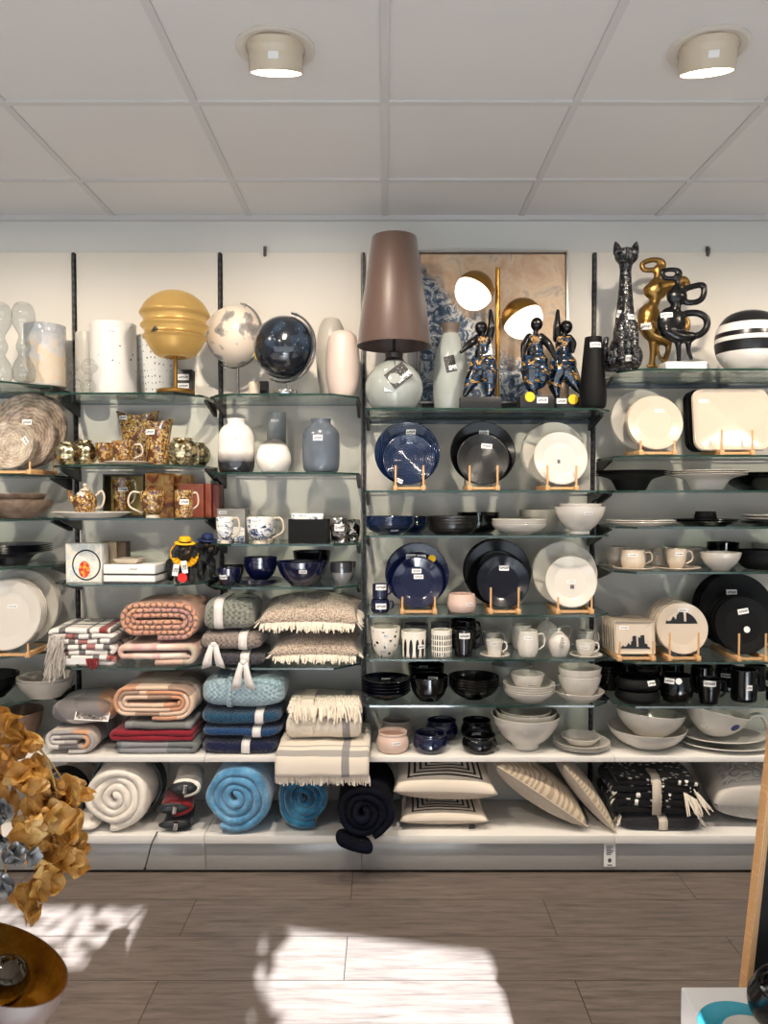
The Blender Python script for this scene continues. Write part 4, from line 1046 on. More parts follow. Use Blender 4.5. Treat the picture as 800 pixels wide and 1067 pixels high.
# E1 cat statue
Y = 3.1; base = Vector((at(650,384,Y).x, Y, SZ['E1'])); hh = at(CX,253,Y).z-base.z; s = hh/.505
def q(x, z, y=0): return (x*s, y*s, z*s)
MB_ = MATS['mosaic black glass']
t = thing('cat_statue', 'tall black speckled sitting cat statue with a long neck', 'statue', base)
body = [('e', q(0,.075,.005), (.058*s,.06*s,.075*s)), ('e', q(0,.14,-.005), (.046*s,.048*s,.08*s)), ('t', [q(0,.15,-.008),q(0,.25,-.008),q(0,.33,-.008),q(0,.39,-.008),q(0,.43,-.012)], [.045*s,.034*s,.026*s,.023*s,.03*s]),
    ('t', [q(-.024,.17,-.03),q(-.026,.09,-.052),q(-.026,.012,-.058)], [.022*s,.016*s,.014*s]), ('t', [q(.024,.17,-.03),q(.026,.09,-.052),q(.026,.012,-.058)], [.022*s,.016*s,.014*s]),
    ('e', q(-.027,.012,-.068), (.016*s,.022*s,.012*s)), ('e', q(.027,.012,-.068), (.016*s,.022*s,.012*s)), ('e', q(-.045,.05,.005), (.03*s,.045*s,.05*s)), ('e', q(.045,.05,.005), (.03*s,.045*s,.05*s)),
    ('e', q(0,.446,-.018), (.047*s,.04*s,.036*s)), ('e', q(0,.432,-.05), (.018*s,.016*s,.013*s)), ('t', [q(-.033,.465,-.012),q(-.039,.492,-.012),q(-.044,.508,-.01)], [.02*s,.012*s,.003*s]), ('t', [q(.033,.465,-.012),q(.039,.492,-.012),q(.044,.508,-.01)], [.02*s,.012*s,.003*s])]
cb = blob('body', body, MB_, t, vox=.004, it=4)
blob('tail', [('t', [q(.03,.012,.05),q(-.05,.014,.06),q(-.07,.03,.04),q(-.07,.08,.03),q(-.065,.125,.03),q(-.058,.13,.04)], [.013*s,.013*s,.013*s,.012*s,.012*s,.01*s])], MB_, t, vox=.004, it=3)
bm = BM()
for sgn in (-1,1): b_ell(bm, q(sgn*.019,.452,-.053), (.008*s,.004*s,.006*s), 12, 8)
b_ell(bm, q(0,.437,-.066), (.005*s,.004*s,.004*s), 10, 6); obj('face', bm, P('smoked eye','6d7075',.1), t)
stick(cb, 658, 330, 7, 5); stick(cb, 644, 327, 5, 7, -20); stick(cb, 655, 373, 6, 6)
# abstract loop sculptures
def loops(label, Y, mat, prims_fn, dx, thick, group):
    t0 = SZ['E1']; return None
def P2(x, y, Y, o, dy=0): v = at(x, y, Y); return (v.x-o.x, dy, v.z-o.z)
Y = 3.24; o_ = Vector((at(690,384,Y).x, Y, SZ['E1'])); g = lambda x, y, dy=0: P2(x, y, Y, o_, dy)
r = lambda n: px(n, Y)*1.08
gs = blob('abstract_sculpture', [('c', [g(669,275),g(678,271),g(689,272),g(691,278),g(682,281),g(671,281)], r(2.6)), ('t', [g(685,279),g(684,290),g(681,296)], [r(3.4),r(3),r(5)]),
    ('t', [g(675,302),g(685,300),g(700,297),g(712,293),g(717,300)], [r(5),r(9),r(7),r(5),r(3)]), ('e', g(683,303), (r(12),r(7),r(9))), ('t', [g(683,308),g(681,318),g(678,322)], [r(6),r(4.5),r(7)]),
    ('e', g(676,330), (r(11),r(7.5),r(13))), ('t', [g(672,338),g(680,347),g(694,352)], [r(8),r(9),r(8)]), ('c', [g(690,340),g(703,330),g(714,333),g(715,343),g(707,351),g(695,350)], r(3.4)),
    ('t', [g(679,350),g(680,365),g(679,381)], [r(4.5),r(3.2),r(2.8)]), ('t', [g(696,354),g(696,365),g(692,377)], [r(4),r(2.8),r(2.6)]), ('c', [g(685,357),g(691,355),g(696,360),g(694,372),g(690,375),g(686,370)], r(1.8)), ('t', [g(675,381.5),g(684,381.5)], r(2))], GOLDB, None, o_, vox=.0042, it=8)
tag(gs, 'antique gold abstract loop figure sculpture standing behind the black one', 'sculpture', 'abstract loop sculptures'); stick(gs, 673, 340, 10, 6)
Y = 3.12; o2 = Vector((at(711,382,Y).x, Y, SZ['E1'])); hb = at(CX,378.5,Y).z-o2.z
t = thing('abstract_sculpture', 'black abstract loop figure sculpture on a white plinth right of the cat', 'sculpture', o2, (0,0,0), 'abstract loop sculptures')
bm = BM(); w0, w1 = at(690,380,Y).x-o2.x, at(732,380,Y).x-o2.x; b_box(bm, (w0,-.04,0), (w1,.05,hb), bev=.001); obj('plinth', bm, WBOARD, t)
Y = 3.12; g = lambda x, y, dy=0: P2(x, y, Y, o2, dy)
sb = blob('figure', [('c', [g(690,283),g(698,281),g(707,282),g(708,288),g(700,290),g(692,289)], r(2.3)), ('t', [g(705,288),g(706,296),g(704,301)], [r(3),r(2.6),r(4.5)]),
    ('e', g(705,309), (r(10),r(6),r(9))), ('c', [g(712,303),g(724,298),g(733,298),g(732,310),g(724,315),g(713,314)], r(3)), ('t', [g(704,315),g(704,322)], [r(5),r(5)]),
    ('e', g(699,336), (r(14),r(6.5),r(15))), ('c', [g(710,330),g(724,326),g(735,331),g(736,341),g(728,349),g(712,350)], r(3.4)), ('t', [g(694,345),g(706,351),g(720,351)], [r(7),r(6.5),r(5)]),
    ('t', [g(706,353),g(707,366),g(707,380)], [r(3.6),r(2.4),r(2)]), ('t', [g(718,352),g(717,364),g(720,373.5)], [r(3.6),r(2.2),r(2)])], INK, t, vox=.004, it=7)
stick(sb, 694.5, 328, 11, 5)
Y = 3.16; loc, R, h = geo(747, 812, 325, 'E1', Y)
o = vessel('sphere_vase', 'large black and white horizontally striped sphere vase', 'vase', 747, 812, 325, 'E1', Y, [(0,0),(.4,0),(.55,.02),(.92,.22),(1.02,.5),(.95,.72),(.7,.93),(.35,1.0),(.25,1.0)], MATS['black stripe sphere'], .005, it=3)
# ================================================================== far-left bay (A) and gold lamp bay (B)
LACE, BROWN = MATS['brown lace stoneware'], MATS['brown stoneware']
g = 'brown lace plates in the far left rack'
def plate_row(tpl, cx, R, key, Yb, mat, group, n, gap=.02, step=.8, **k):
    """n equal plates one behind the other, label {} filled front to back"""
    wd = dict(n1=['']) ; W = {1:[''], 2:['front','rear'], 3:['front','middle','rear'], 4:['front','second','third','rear'], 5:['front','second','middle','fourth','rear'], 6:['front','second','third','fourth','fifth','rear']}[n]
    first = None; out = []
    for i in range(n):
        o = stood_plate('plate', tpl.format(W[i]), cx+step*i, R, key, Yb+gap*i, mat, group, first=first, **k); first = first or o; out.append(o)
    return out
ps = plate_row('{} small brown lace-patterned plate in the rack at far left', 10, 25, 'A2', 3.115, MATS['pale lace stoneware'], g, 3, .021, 2.2); stick(ps[0], 27, 459, 8, 5, -50)
ps = plate_row('{} medium brown lace-patterned plate in the rack at far left', 23, 34, 'A2', 3.19, LACE, g, 2, .021, 2); stick(ps[0], 28, 440, 9, 5)
plate_row('{} large brown lace-patterned plate at the back of the far left rack', 27, 41, 'A2', 3.245, LACE, g, 2, .021, 2)
rackpegs('plate_rack', 'wooden rack holding the brown lace-patterned plates at far left', 12, 'A2', 3.09, .15, .235, 5, .05, .045)
# A3 nested brown bowls
stack('bowl', '{} brown stoneware bowl of the flat pile at far left', 'bowl', -18, 53, 521, 'A3', 3.19, 'coupe', BROWN, 2, .008, 'brown stoneware bowls')
stack('bowl', 'shallow brown bowl lying on top of the brown bowls at far left', 'bowl', -12, 47, 514.5, 'A3', 3.19, 'coupe', BROWN, 1, .008, 'brown stoneware bowls', lift=.05)
# A4 dark deep plates
stack('deep_plate', '{} black wide-rimmed deep plate of the far left pile', 'plate', -30, 52, 567, 'A4', 3.21, 'hat', BLUEBLK, 4, .009, 'black deep plates at far left')
# A5 white stood plates
g = 'white plates in the lower far left rack'
ps = plate_row('{} small white plate in the far left rack above the white bowls', 5, 37, 'A5', 3.10, WHITE, g, 4, .021, 2.2, depth=.012); stick(ps[0], 13, 632, 9, 3)
ps = plate_row('{} large cream-white plate in the far left rack above the white bowls', 20, 40, 'A5', 3.205, STONE, g, 3, .021, 2, depth=.012); stick(ps[0], 29, 614, 9, 3)
rackpegs('plate_rack', 'wooden rack holding the white plates at far left', 10, 'A5', 3.075, .15, .235, 3, .055, .07)
# A6
stack('bowl', '{} black shallow bowl at the far left end beside the white bowls', 'bowl', -45, 18, 703, 'A6', 3.2, 'coupe', BLACK, 3, .008, 'black shallow bowls')
stack('bowl', '{} off-white shallow bowl of the pair on the lowest far left glass shelf', 'bowl', 19, 76, 704, 'A6', 3.21, 'coupe', STONE, 2, .013, 'off-white shallow bowls')
vessel('planter_bowl', 'large matt brown bowl on the white board behind the golden branch', 'bowl', -22, 43, 741, 'AW', 3.24, [(0,0),(.62,0),(.68,.03),(.9,.45),(.97,.8),(1,1)], P('matt brown','7a6252',.6,var=.1), .007)
# B2 pumpkin votives and painted cups
MERC = MATS['mercury gold']; MOS = MATS['gold mosaic']
VPR = [(0,0),(.5,0),(.62,.03),(.95,.3),(1,.5),(.93,.74),(.68,.9),(.56,.93),(.62,1)]
def votive(label, x0, x1, yt, Y):
    loc, R, h = geo(x0, x1, yt, 'B2', Y); bm = BM(); b_lathe(bm, shell(chaikin([(r*R, z*h) for r, z in VPR], 2), .003), 48)
    for v in bm.verts:
        a = atan2(v.co.y, v.co.x); k = 1-.035*abs(cos(a*6)); v.co.x *= k; v.co.y *= k
    return tag(obj('pumpkin_votive', bm, MERC, None, loc), label, 'votive', 'gold mercury glass votives')
votive('gold mercury glass pumpkin votive, front one at the left end', 57, 84, 461, 3.14); votive('gold mercury glass pumpkin votive behind the leftmost one', 74, 101, 459, 3.265)
votive('large gold mercury glass pumpkin votive right of the painted vases', 174, 207, 457, 3.15); votive('gold mercury glass pumpkin votive at the right end of its shelf', 192, 219, 462, 3.29)
def saucer(label, x0, x1, key, Y, hpx=3.2, mat=CREAM, group='saucers', sx=1):
    z = SZ[key]; yy = at_y(key); c = at((x0+x1)/2, yy, Y); R = px(x1-x0, Y)/2; h = px(hpx, Y)
    bm = BM(); b_lathe(bm, shell(chaikin([(r*R, q*h) for r, q in PROF['plate']], 2), .003), 40, sy=.8 if sx != 1 else 1)
    return tag(obj('saucer', bm, mat, None, Vector((c.x, Y, z))), label, 'saucer', group)
def cup_on(label, x0, x1, yt, key, Y, mat, prof='cup', lift=.0, hang=0, out=.02, group=None, name='cup', hz=(.25,.85), hmat=None, hr=.0035, sticker=None, foot=False):
    loc, R, h = geo(x0, x1, yt, key, Y); loc.z += lift; h -= lift
    bm = BM(); b_lathe(bm, shell(chaikin([(r*R, z*h) for r, z in PROF[prof]], 2), .0028), 40)
    o = tag(obj(name, bm, mat, None, loc), label, 'mug' if 'mug' in name else 'cup', group)
    if hang is not None: handle(o, R*.97, h*hz[0], h*hz[1], out, hr, hmat, hang)
    if sticker: stick(o, *sticker)
    return o
SL = .0042
saucer('white saucer under the painted gold cup standing left', 94, 126, 'B2', 3.245, 2.6); cup_on('painted gold mosaic cup, left of the two on white saucers', 100, 119, 462, 'B2', 3.245, MOS, 'cup', SL, 120, .02, 'painted gold cups', hmat=CREAM)
saucer('white saucer under the painted gold cup with its handle right', 109, 158, 'B2', 3.14, 3); cup_on('painted gold mosaic cup with white angular handle, right of the two', 117, 140, 460, 'B2', 3.14, MOS, 'cup', SL, 0, .034, 'painted gold cups', hmat=CREAM)
def fan_vase(label, x0, x1, yt, Y, dz=.05):
    loc, R, h = geo(x0, x1, yt, 'B2', Y); bm = BM(); n = 16; rows = []
    def w(z): return R*(.74+.05*sin(z*5)+.26*max(0, z-.25)**1.3*1.35) if z < 1 else R
    vs = []
    for i in range(15):
        z = i/14; ww = R*(.72-.06*sin(z*pi)+.28*z**2); dd = dz*(.55+.2*sin(z*pi)); top = -.045*h if i == 14 else 0
        vs.append([bm.verts.new((ww*cos(2*pi*k/40), dd*sin(2*pi*k/40), h*z-(h*.09*(1-abs(cos(2*pi*k/40))**1.3)*max(0,(z-.6)/.4)))) for k in range(40)])
    inn = []
    for i in range(13, 1, -1):
        z = i/14; inn.append([bm.verts.new((v.co.x*.95, v.co.y*.85, v.co.z-.002)) for v in vs[i]])
    for a, b in zip(vs+inn, (vs+inn)[1:]):
        for k in range(40): bm.faces.new((a[k], a[(k+1)%40], b[(k+1)%40], b[k]))
    bm.faces.new(vs[0][::-1]); bm.faces.new(inn[-1])
    return tag(obj('fan_vase', bm, MOS, None, loc), label, 'vase', 'painted gold fan vases')
o = fan_vase('wide painted gold mosaic fan vase with concave rim, rear one', 121, 166, 428, 3.36); stick(o, 128, 435, 9, 4)
o = fan_vase('narrow painted gold mosaic fan vase standing before the wide one', 147, 181, 436, 3.235); stick(o, 156, 450, 10, 5)
# B3
o = saucer('long white oval plate under the black and gold teapot', 55, 138, 'B3', 3.13, 6, WHITE, None, .7); o.name = 'oval_plate'; o['category'] = 'plate'; o['label'] = 'long white oval plate under the gold mosaic teapot'
loc, R, h = geo(76, 101, 511, 'B3', 3.13); loc.z += .006; h -= .006
t = thing('teapot', 'small black and gold mosaic teapot with white knob and handle', 'teapot', loc)
bm = BM(); b_lathe(bm, chaikin([(0,0),(R*.6,0),(R*.66,h*.05),(R,h*.45),(R*.85,h*.8),(R*.42,h*.97),(R*.36,h*.99),(0,h*.99)],2), 40); bd = obj('body', bm, P('black gold mosaic base','1d1714',.2,coat=.4) if 0 else MOS, t)
bm = BM(); b_lathe(bm, [(0,h*.991),(R*.4,h*.991),(R*.36,h*1.05),(R*.12,h*1.1),(R*.1,h*1.12),(R*.2,h*1.2),(R*.12,h*1.27),(0,h*1.28)], 28); obj('lid', bm, CREAM, t)
bm = BM(); b_tube(bm, spline([(R*.9,0,h*.8),(R*1.35,0,h*.98),(R*1.6,0,h*.75),(R*1.4,0,h*.4),(R*.9,0,h*.3)],5), .0045, 8); obj('handle', bm, CREAM, t)
bm = BM(); b_tube(bm, spline([(-R*.85,0,h*.5),(-R*1.2,0,h*.75),(-R*1.3,0,h*1.0)],5), [.011,.0105,.01,.0095,.009,.0085,.008,.0075,.007,.007,.007], 12); obj('spout', bm, MOS, t)
stick(bd, 84, 514, 8, 4, -20)
# open gift box with painted latte mug
loc, R, h = geo(107, 150, 494, 'B3', 3.29); bm = BM(); d = .09; w = .006
for lo, hi in (((-R,0,0),(-R+w,d,h)),((R-w,0,0),(R,d,h)),((-R+w,0,0),(R-w,d,w)),((-R+w,0,h-w),(R-w,d,h)),((-R+w,d-w,w),(R-w,d,h-w))): b_box(bm, lo, hi)
o = tag(obj('gift_box', bm, METALB, None, loc), 'open black gift box with pale yellow lining behind the painted latte mug', 'box')
bm = BM(); b_box(bm, (-R+w+.0005,d-w-.004,w+.0005), (R-w-.0005,d-w-.0005,h-w-.0005)); obj('lining', bm, P('pale yellow card','c9b06a',.6), o)
cup_on('painted gold conical latte mug standing in the open black box', 117, 137, 498, 'B3', 3.325, MOS, 'conemug', .0065, 0, .018, 'painted gold mugs', 'latte_mug', (.3,.92), CREAM, sticker=(128,510,9,4))
o = card_box('gift_box', 'gold painted card box behind the cup with the curled white handle', 151.5, 180, 493, 'B3', 3.3, .08, MATS['gold painted card'], 6)
card_box('gift_box', 'gold painted card box half hidden behind the others near the black channel', 181, 199, 495, 'B3', 3.345, .06, MATS['gold painted card'])
card_box('gift_box', 'rust red card box right behind the straight painted mug', 186, 212, 504, 'B3', 3.255, .07, RUSTCARD); card_box('gift_box', 'slim rust red card box with its narrow side forward, last but one', 213.5, 220, 504, 'B3', 3.255, .09, RUSTCARD)
card_box('gift_box', 'slim dark red card box at the right end of the row', 221.5, 228, 505, 'B3', 3.255, .09, P('dark red card','6d2c20',.5))
def footmug(label, x0, x1, yt, key, Y, mat, hang, out, group, stk=None, hz=(.2,.95)):
    loc, R, h = geo(x0, x1, yt, key, Y); fh = h*.13
    bm = BM(); b_lathe(bm, shell(chaikin([(0,fh),(R*.55,fh),(R*.8,fh+h*.1),(R*.97,h*.55),(R,h)],2) if 0 else [(0,0)]+chaikin([(R*.5,0),(R*.44,fh),(R*.8,fh+h*.1),(R*.97,h*.55),(R,h)],2), .003), 40)
    o = tag(obj('footed_mug', bm, mat, None, loc), label, 'mug', group); handle(o, R*.95, h*hz[0], h*hz[1], out, .004, CREAM, hang)
    bm = BM(); b_lathe(bm, [(R*.40,.001),(R*.56,0),(R*.53,fh*.7),(R*.47,fh),(R*.40,fh)], 32); obj('foot_ring', bm, CREAM, o)
    if stk: stick(o, *stk)
    return o
footmug('painted gold footed mug with large curled white handle at its left', 146, 172, 512, 'B3', 3.13, MOS, 180, .05, 'painted gold mugs')
cup_on('painted gold straight mug with white rim and handle at its right', 182, 201, 511, 'B3', 3.13, MOS, 'mug', 0, 0, .022, 'painted gold mugs', 'mug', (.3,.9), CREAM, sticker=(192,523,9,5))
# B4 gift boxes and dogs
loc, R, h = geo(68, 106, 566.5, 'B4', 3.14); bm = BM(); b_box(bm, (-R,0,0), (R,.075,h), bev=.001); o = tag(obj('gift_box', bm, WBOARD, None, loc, (0,0,radians(-2))), 'white gift box with colourful abstract print and black ring', 'box')
bm = BM(); b_box(bm, (-R+.004,-.0012,.004), (R-.004,-.0004,h-.004)); obj('print', bm, MATS['abstract face print'], o)
card_box('gift_box', 'cream card box behind the colourful ring-print box', 104, 121, 564.5, 'B4', 3.24, .07, P('sand card','a8977c',.6)); card_box('gift_box', 'narrow brown card box right of the cream card box', 122.5, 131, 564.5, 'B4', 3.25, .06, P('brown card','5d4a3a',.6))
for yt, yb, lab in ((599.5,608.5,'lower'), (588.5,599.3,'upper')):
    loc, R, h = geo(107, 162, yt, 'B4', 3.115); z0 = at(CX,yb,3.115).z if lab == 'upper' else SZ['B4']; z1 = at(CX,yt,3.115).z; loc.z = z0
    bm = BM(); b_box(bm, (-R,0,0), (R,.17,z1-z0-.0012), bev=.0012); o = tag(obj('gift_box', bm, PAPER, None, loc, (0,0,radians(-4))), lab+' of two flat white gift boxes with a black band', 'box', 'flat white gift boxes')
    bm = BM(); b_box(bm, (-R-.0008,-.0008,(z1-z0)*.86), (R+.0008,.1,(z1-z0)*.9)) if 0 else b_box(bm, (-R-.0006,-.0006,.0008), (R+.0006,.1706,.006)); obj('band', bm, METALB, o)
    if lab == 'upper': topz = z1; stick(o, 139, 593, 9, 3)
c = at(136, 585, 3.2); bm = BM(); b_lathe(bm, shell(chaikin([(0,0),(.045,0),(.05,.004),(.068,.02)],1), .003), 4, Matrix.Rotation(pi/4, 4, 'Z') @ Matrix.Diagonal((1.15,1.0,1,1)), ); tag(obj('square_dish', bm, CREAM, None, (c.x,3.2,topz)), 'small cream square dish on top of the flat white boxes', 'dish')
def dog(label, cx, yt, Y, hatcol, ruff, yaw):
    z0 = SZ['B4']; c = at(cx, 600, Y); hh = at(CX, yt, Y).z-z0; s = hh/.2
    t = thing('dog_figurine', label, 'figurine', (c.x, Y, z0), (0,0,radians(yaw)), 'black curly dog figurines')
    q = lambda x, y, z: (x*s, y*s, z*s)
    blob('body', [('e', q(0,.03,.085), (.043*s,.075*s,.045*s)), ('e', q(0,-.035,.1), (.04*s,.04*s,.045*s)), ('t', [q(0,-.05,.11),q(0,-.065,.14)], [.03*s,.028*s]), ('e', q(0,-.07,.15), (.034*s,.036*s,.032*s)), ('e', q(0,-.108,.138), (.019*s,.024*s,.018*s)),
        ('t', [q(-.028,-.055,.08),q(-.028,-.06,.012)], [.018*s,.015*s]), ('t', [q(.028,-.055,.08),q(.028,-.06,.012)], [.018*s,.015*s]), ('t', [q(-.03,.075,.08),q(-.032,.06,.045),q(-.03,.08,.012)], [.024*s,.016*s,.015*s]), ('t', [q(.03,.075,.08),q(.032,.06,.045),q(.03,.08,.012)], [.024*s,.016*s,.015*s]),
        ('t', [q(-.03,-.065,.165),q(-.046,-.06,.14),q(-.044,-.06,.118)], [.012*s,.014*s,.012*s]), ('t', [q(.03,-.065,.165),q(.046,-.06,.14),q(.044,-.06,.118)], [.012*s,.014*s,.012*s]), ('t', [q(0,.1,.1),q(0,.125,.125),q(0,.12,.155)], [.014*s,.011*s,.009*s]), ('e', q(-.028,-.072,.012), (.016*s,.022*s,.012*s)), ('e', q(.028,-.072,.012), (.016*s,.022*s,.012*s))], FUR, t, vox=.004, it=2)
    bm = BM()
    for sg in (-1,1): b_ell(bm, q(sg*.014,-.102,.158), .004*s, 8, 6)
    b_ell(bm, q(0,-.13,.142), .0055*s, 8, 6); obj('face', bm, P('amber eye','8a5a1e',.1), t)
    m = P(hatcol[0], hatcol[1], .6)
    bm = BM(); b_lathe(bm, [(0,0),(.044*s,-.002*s),(.046*s,0),(.044*s,.003*s),(.027*s,.004*s),(.025*s,.024*s),(.021*s,.028*s),(0,.028*s)], 32); h = obj('hat', bm, m, t, q(0,-.07,.178), (radians(8),0,0))
    bm = BM(); b_lathe(bm, [(.0275*s,.0045*s),(.0278*s,.0105*s),(.0262*s,.0108*s)], 32); obj('hat_band', bm, METALB, h)
    if ruff:
        bm = BM(); n = 72; R1, R2 = .034*s, .062*s; rows = [[], [], []]
        for k in range(n):
            a = 2*pi*k/n; w = .006*s*(1 if k % 4 < 2 else -1)
            for j, (r, u) in enumerate(((R1, .2), (R1*.5+R2*.5, .7), (R2, 1))): rows[j].append(bm.verts.new((r*cos(a), r*sin(a), w*u)))
        for j in (0,1):
            for k in range(n): bm.faces.new((rows[j][k], rows[j][(k+1)%n], rows[j+1][(k+1)%n], rows[j+1][k]))
        r = obj('ruff', bm, m, t, q(0,-.055,.125), (radians(58),0,0), recalc=False); md = r.modifiers.new('Solid','SOLIDIFY'); md.thickness = .0015
    return t
t = dog('black curly dog figurine with yellow hat and yellow pleated ruff', 189, 560, 3.165, ('yellow felt','f0b400'), True, 28)
flat_tag('hang_tag', 183, 594, 6, 12, -8, 3.06, 'price print', t, Vector((0,0,0)), .1).parent = None if 0 else t
flat_tag('hang_tag', 192, 591, 6, 13, 10, 3.058, 'price print', t, Vector((0,0,0)), .1)
bm = BM(); b_lathe(bm, [(0,-.0006),(px(5,3.05),-.0006),(px(5,3.05),.0006),(0,.0006)], 24, T(at(190,602,3.052),(pi/2,0,0))); obj('red_tag', bm, RED, t)
inv = (Matrix.Translation(t.location) @ Matrix.Rotation(t.rotation_euler.z, 4, 'Z')).inverted()
for ch in t.children:
    if ch.name.split('.')[0] in ('hang_tag','red_tag'): ch.matrix_parent_inverse = inv
dog('black curly dog figurine with blue hat behind the yellow-hatted one', 210, 557, 3.33, ('blue felt','26386f'), False, 35)
# ================================================================== globe bay (C)
o = vessel('shoulder_vase', 'white shoulder vase dipped in black at its foot, left end below the globes', 'vase', 227, 265, 437, 'C2', 3.16, [(0,0),(.78,0),(.9,.02),(1,.14),(1,.6),(.96,.74),(.72,.87),(.5,.91),(.46,.94),(.5,1)], MATS['dipped white to black'], .005); stick(o, 243, 457, 9, 3)
vessel('ball_vase', 'round white vase with dark grey neck before the smoky cylinder', 'vase', 267, 303, 458, 'C2', 3.15, [(0,0),(.6,0),(.75,.03),(1,.3),(1,.52),(.8,.8),(.5,.95),(.34,1)], MATS['dipped black to white'], .004)
o = vessel('cylinder_vase', 'tall smoky grey to black gradient cylinder vase behind the round white one', 'vase', 278, 298, 430, 'C2', 3.325, [(0,0),(.95,0),(1,.015),(1,.1),(1,.5),(1,1)], MATS['smoke gradient'], .004, it=1); stick(o, 286, 438, 8, 2.5)
o = vessel('shoulder_vase', 'slate blue-grey glazed shoulder vase near the right end below the globes', 'vase', 315, 354, 437, 'C2', 3.17, [(0,0),(.75,0),(.88,.02),(1,.14),(1,.62),(.93,.78),(.62,.89),(.52,.92),(.5,.95),(.54,1)], GREYV, .005); stick(o, 331, 456, 10, 6)
WAVE = MATS['wave blue on white']
o = card_box('gift_box', 'grey mug gift box with blue wave print behind the small wave mug', 226, 255, 530, 'C3', 3.25, .09, [GREYBOX], 0); bm = BM(); loc, R, h = geo(226, 255, 530, 'C3', 3.25); b_box(bm, (-R+.002,-.0012,.002), (R-.002,-.0002,h*.45)); obj('print', bm, MATS['wave blue on white'], o); stick(o, 232, 534, 8, 3)
footmug('small white wave-patterned footed mug in front of its grey box', 225, 243, 539, 'C3', 3.13, WAVE, 0, .026, 'blue wave mugs', (231,548,6,3))
o = footmug('large white mug with blue wave pattern and big round handle', 257, 285, 539, 'C3', 3.14, WAVE, 0, .042, 'blue wave mugs'); stick(o, 265, 543, 8, 3)
footmug('blue wave mug half hidden behind the large wave mug', 271, 289, 541, 'C3', 3.33, WAVE, 0, .03, 'blue wave mugs')
loc, R, h = geo(300, 341, 541, 'C3', 3.14); bm = BM(); d = .1; w = .004
for lo, hi in (((-R,0,0),(-R+w,d,h)),((R-w,0,0),(R,d,h)),((-R+w,0,0),(R-w,w,h)),((-R+w,d-w,0),(R-w,d,h)),((-R+w,w,0),(R-w,d-w,w))): b_box(bm, lo, hi)
tag(obj('card_holder', bm, MBLACK, None, loc, (0,0,radians(-3))), 'open matt black box filled with blue and white cards', 'box')
for k, nm in enumerate(('front','second','third','fourth','fifth','rear')):
    hh = at(CX,535.3,3.16).z-SZ['C3']-w; bm = BM(); b_box(bm, (-R*.86,-.0008,0), (R*.72,.0008,hh)); c = obj('greeting_card', bm, PAPER, None, loc+Vector((0,.02+.012*k,w+.0003)), (radians(-3),0,radians(-3))); tag(c, nm+' blue and white greeting card standing in the matt black box', 'card', 'cards in the black box')
    bm = BM(); b_box(bm, (-R*.84,-.0016,.003), (R*.7,-.001,hh-.003)); obj('print', bm, WAVE, c)
CR = MATS['crumpled silver']
def crumple(label, x0, x1, yt, Y, seed):
    loc, R, h = geo(x0, x1, yt, 'C3', Y); bm = BM(); b_lathe(bm, shell(chaikin([(0,0),(R*.6,0),(R*.7,h*.04),(R,h*.45),(R*.92,h*.85),(R*.8,h)],2), .002), 40)
    for v in bm.verts:
        n = nz(v.co, 38, seed)*.0045; v.co.x += n.x; v.co.y += n.y; v.co.z += n.z if v.co.z > .006 else 0
    return tag(obj('tealight_holder', bm, CR, None, loc), label, 'tealight holder', 'crumpled silver tealight holders')
o = crumple('crumpled mirror-silver tealight holder, front one at the right end', 344, 364, 540, 3.13, 2); stick(o, 353.5, 550, 10, 7)
crumple('crumpled mirror-silver tealight holder behind the front one', 356, 376, 541, 3.27, 5)
# C4 blue bowls
stack('bowl', 'small navy bowl with white price label, left end below the wave mugs', 'bowl', 226, 251, 592, 'C4', 3.125, 'bowl', NAVY, 1, .01, 'navy bowls below the globes'); stick(bpy.context.scene.objects[-1] if 0 else list(COL.objects)[-1], 232, 601.5, 9, 5)
stack('bowl', 'small black bowl behind the small navy one at the left end', 'bowl', 231, 255, 589, 'C4', 3.27, 'bowl', BLACK, 1, .01, 'navy bowls below the globes')
stack('plate', '{} navy plate lying under the pile of navy bowls', 'plate', 245, 294, 603, 'C4', 3.17, 'plate', NAVY, 3, .0065, 'navy plates below the globes')
stack('bowl', '{} navy bowl of the pile standing on the navy plates', 'bowl', 254, 289, 580.5, 'C4', 3.17, 'bowl', NAVY, 3, .013, 'navy bowls below the globes', lift=.018)
o = stack('salad_bowl', 'large navy scalloped bowl in front of its dark twin', 'bowl', 288, 341, 585, 'C4', 3.13, 'bowl', NAVY, 1, .01, 'navy bowls below the globes')[0]; stick(o, 315.5, 596, 8, 4)
stack('salad_bowl', 'large black scalloped bowl behind the large navy bowl', 'bowl', 305, 345, 574, 'C4', 3.335, 'bowl', BLACK, 1, .01, 'navy bowls below the globes')
GC = MATS['grey crackle glaze']
stack('bowl', '{} grey speckled bowl with dark rim at the right end', 'bowl', 344, 368, 586, 'C4', 3.14, 'bowl', GC, 2, .012, 'grey speckled bowls'); stack('bowl', 'grey speckled bowl half hidden behind the grey pair', 'bowl', 350, 371, 585.5, 'C4', 3.3, 'cup', GC, 1, .012, 'grey speckled bowls')
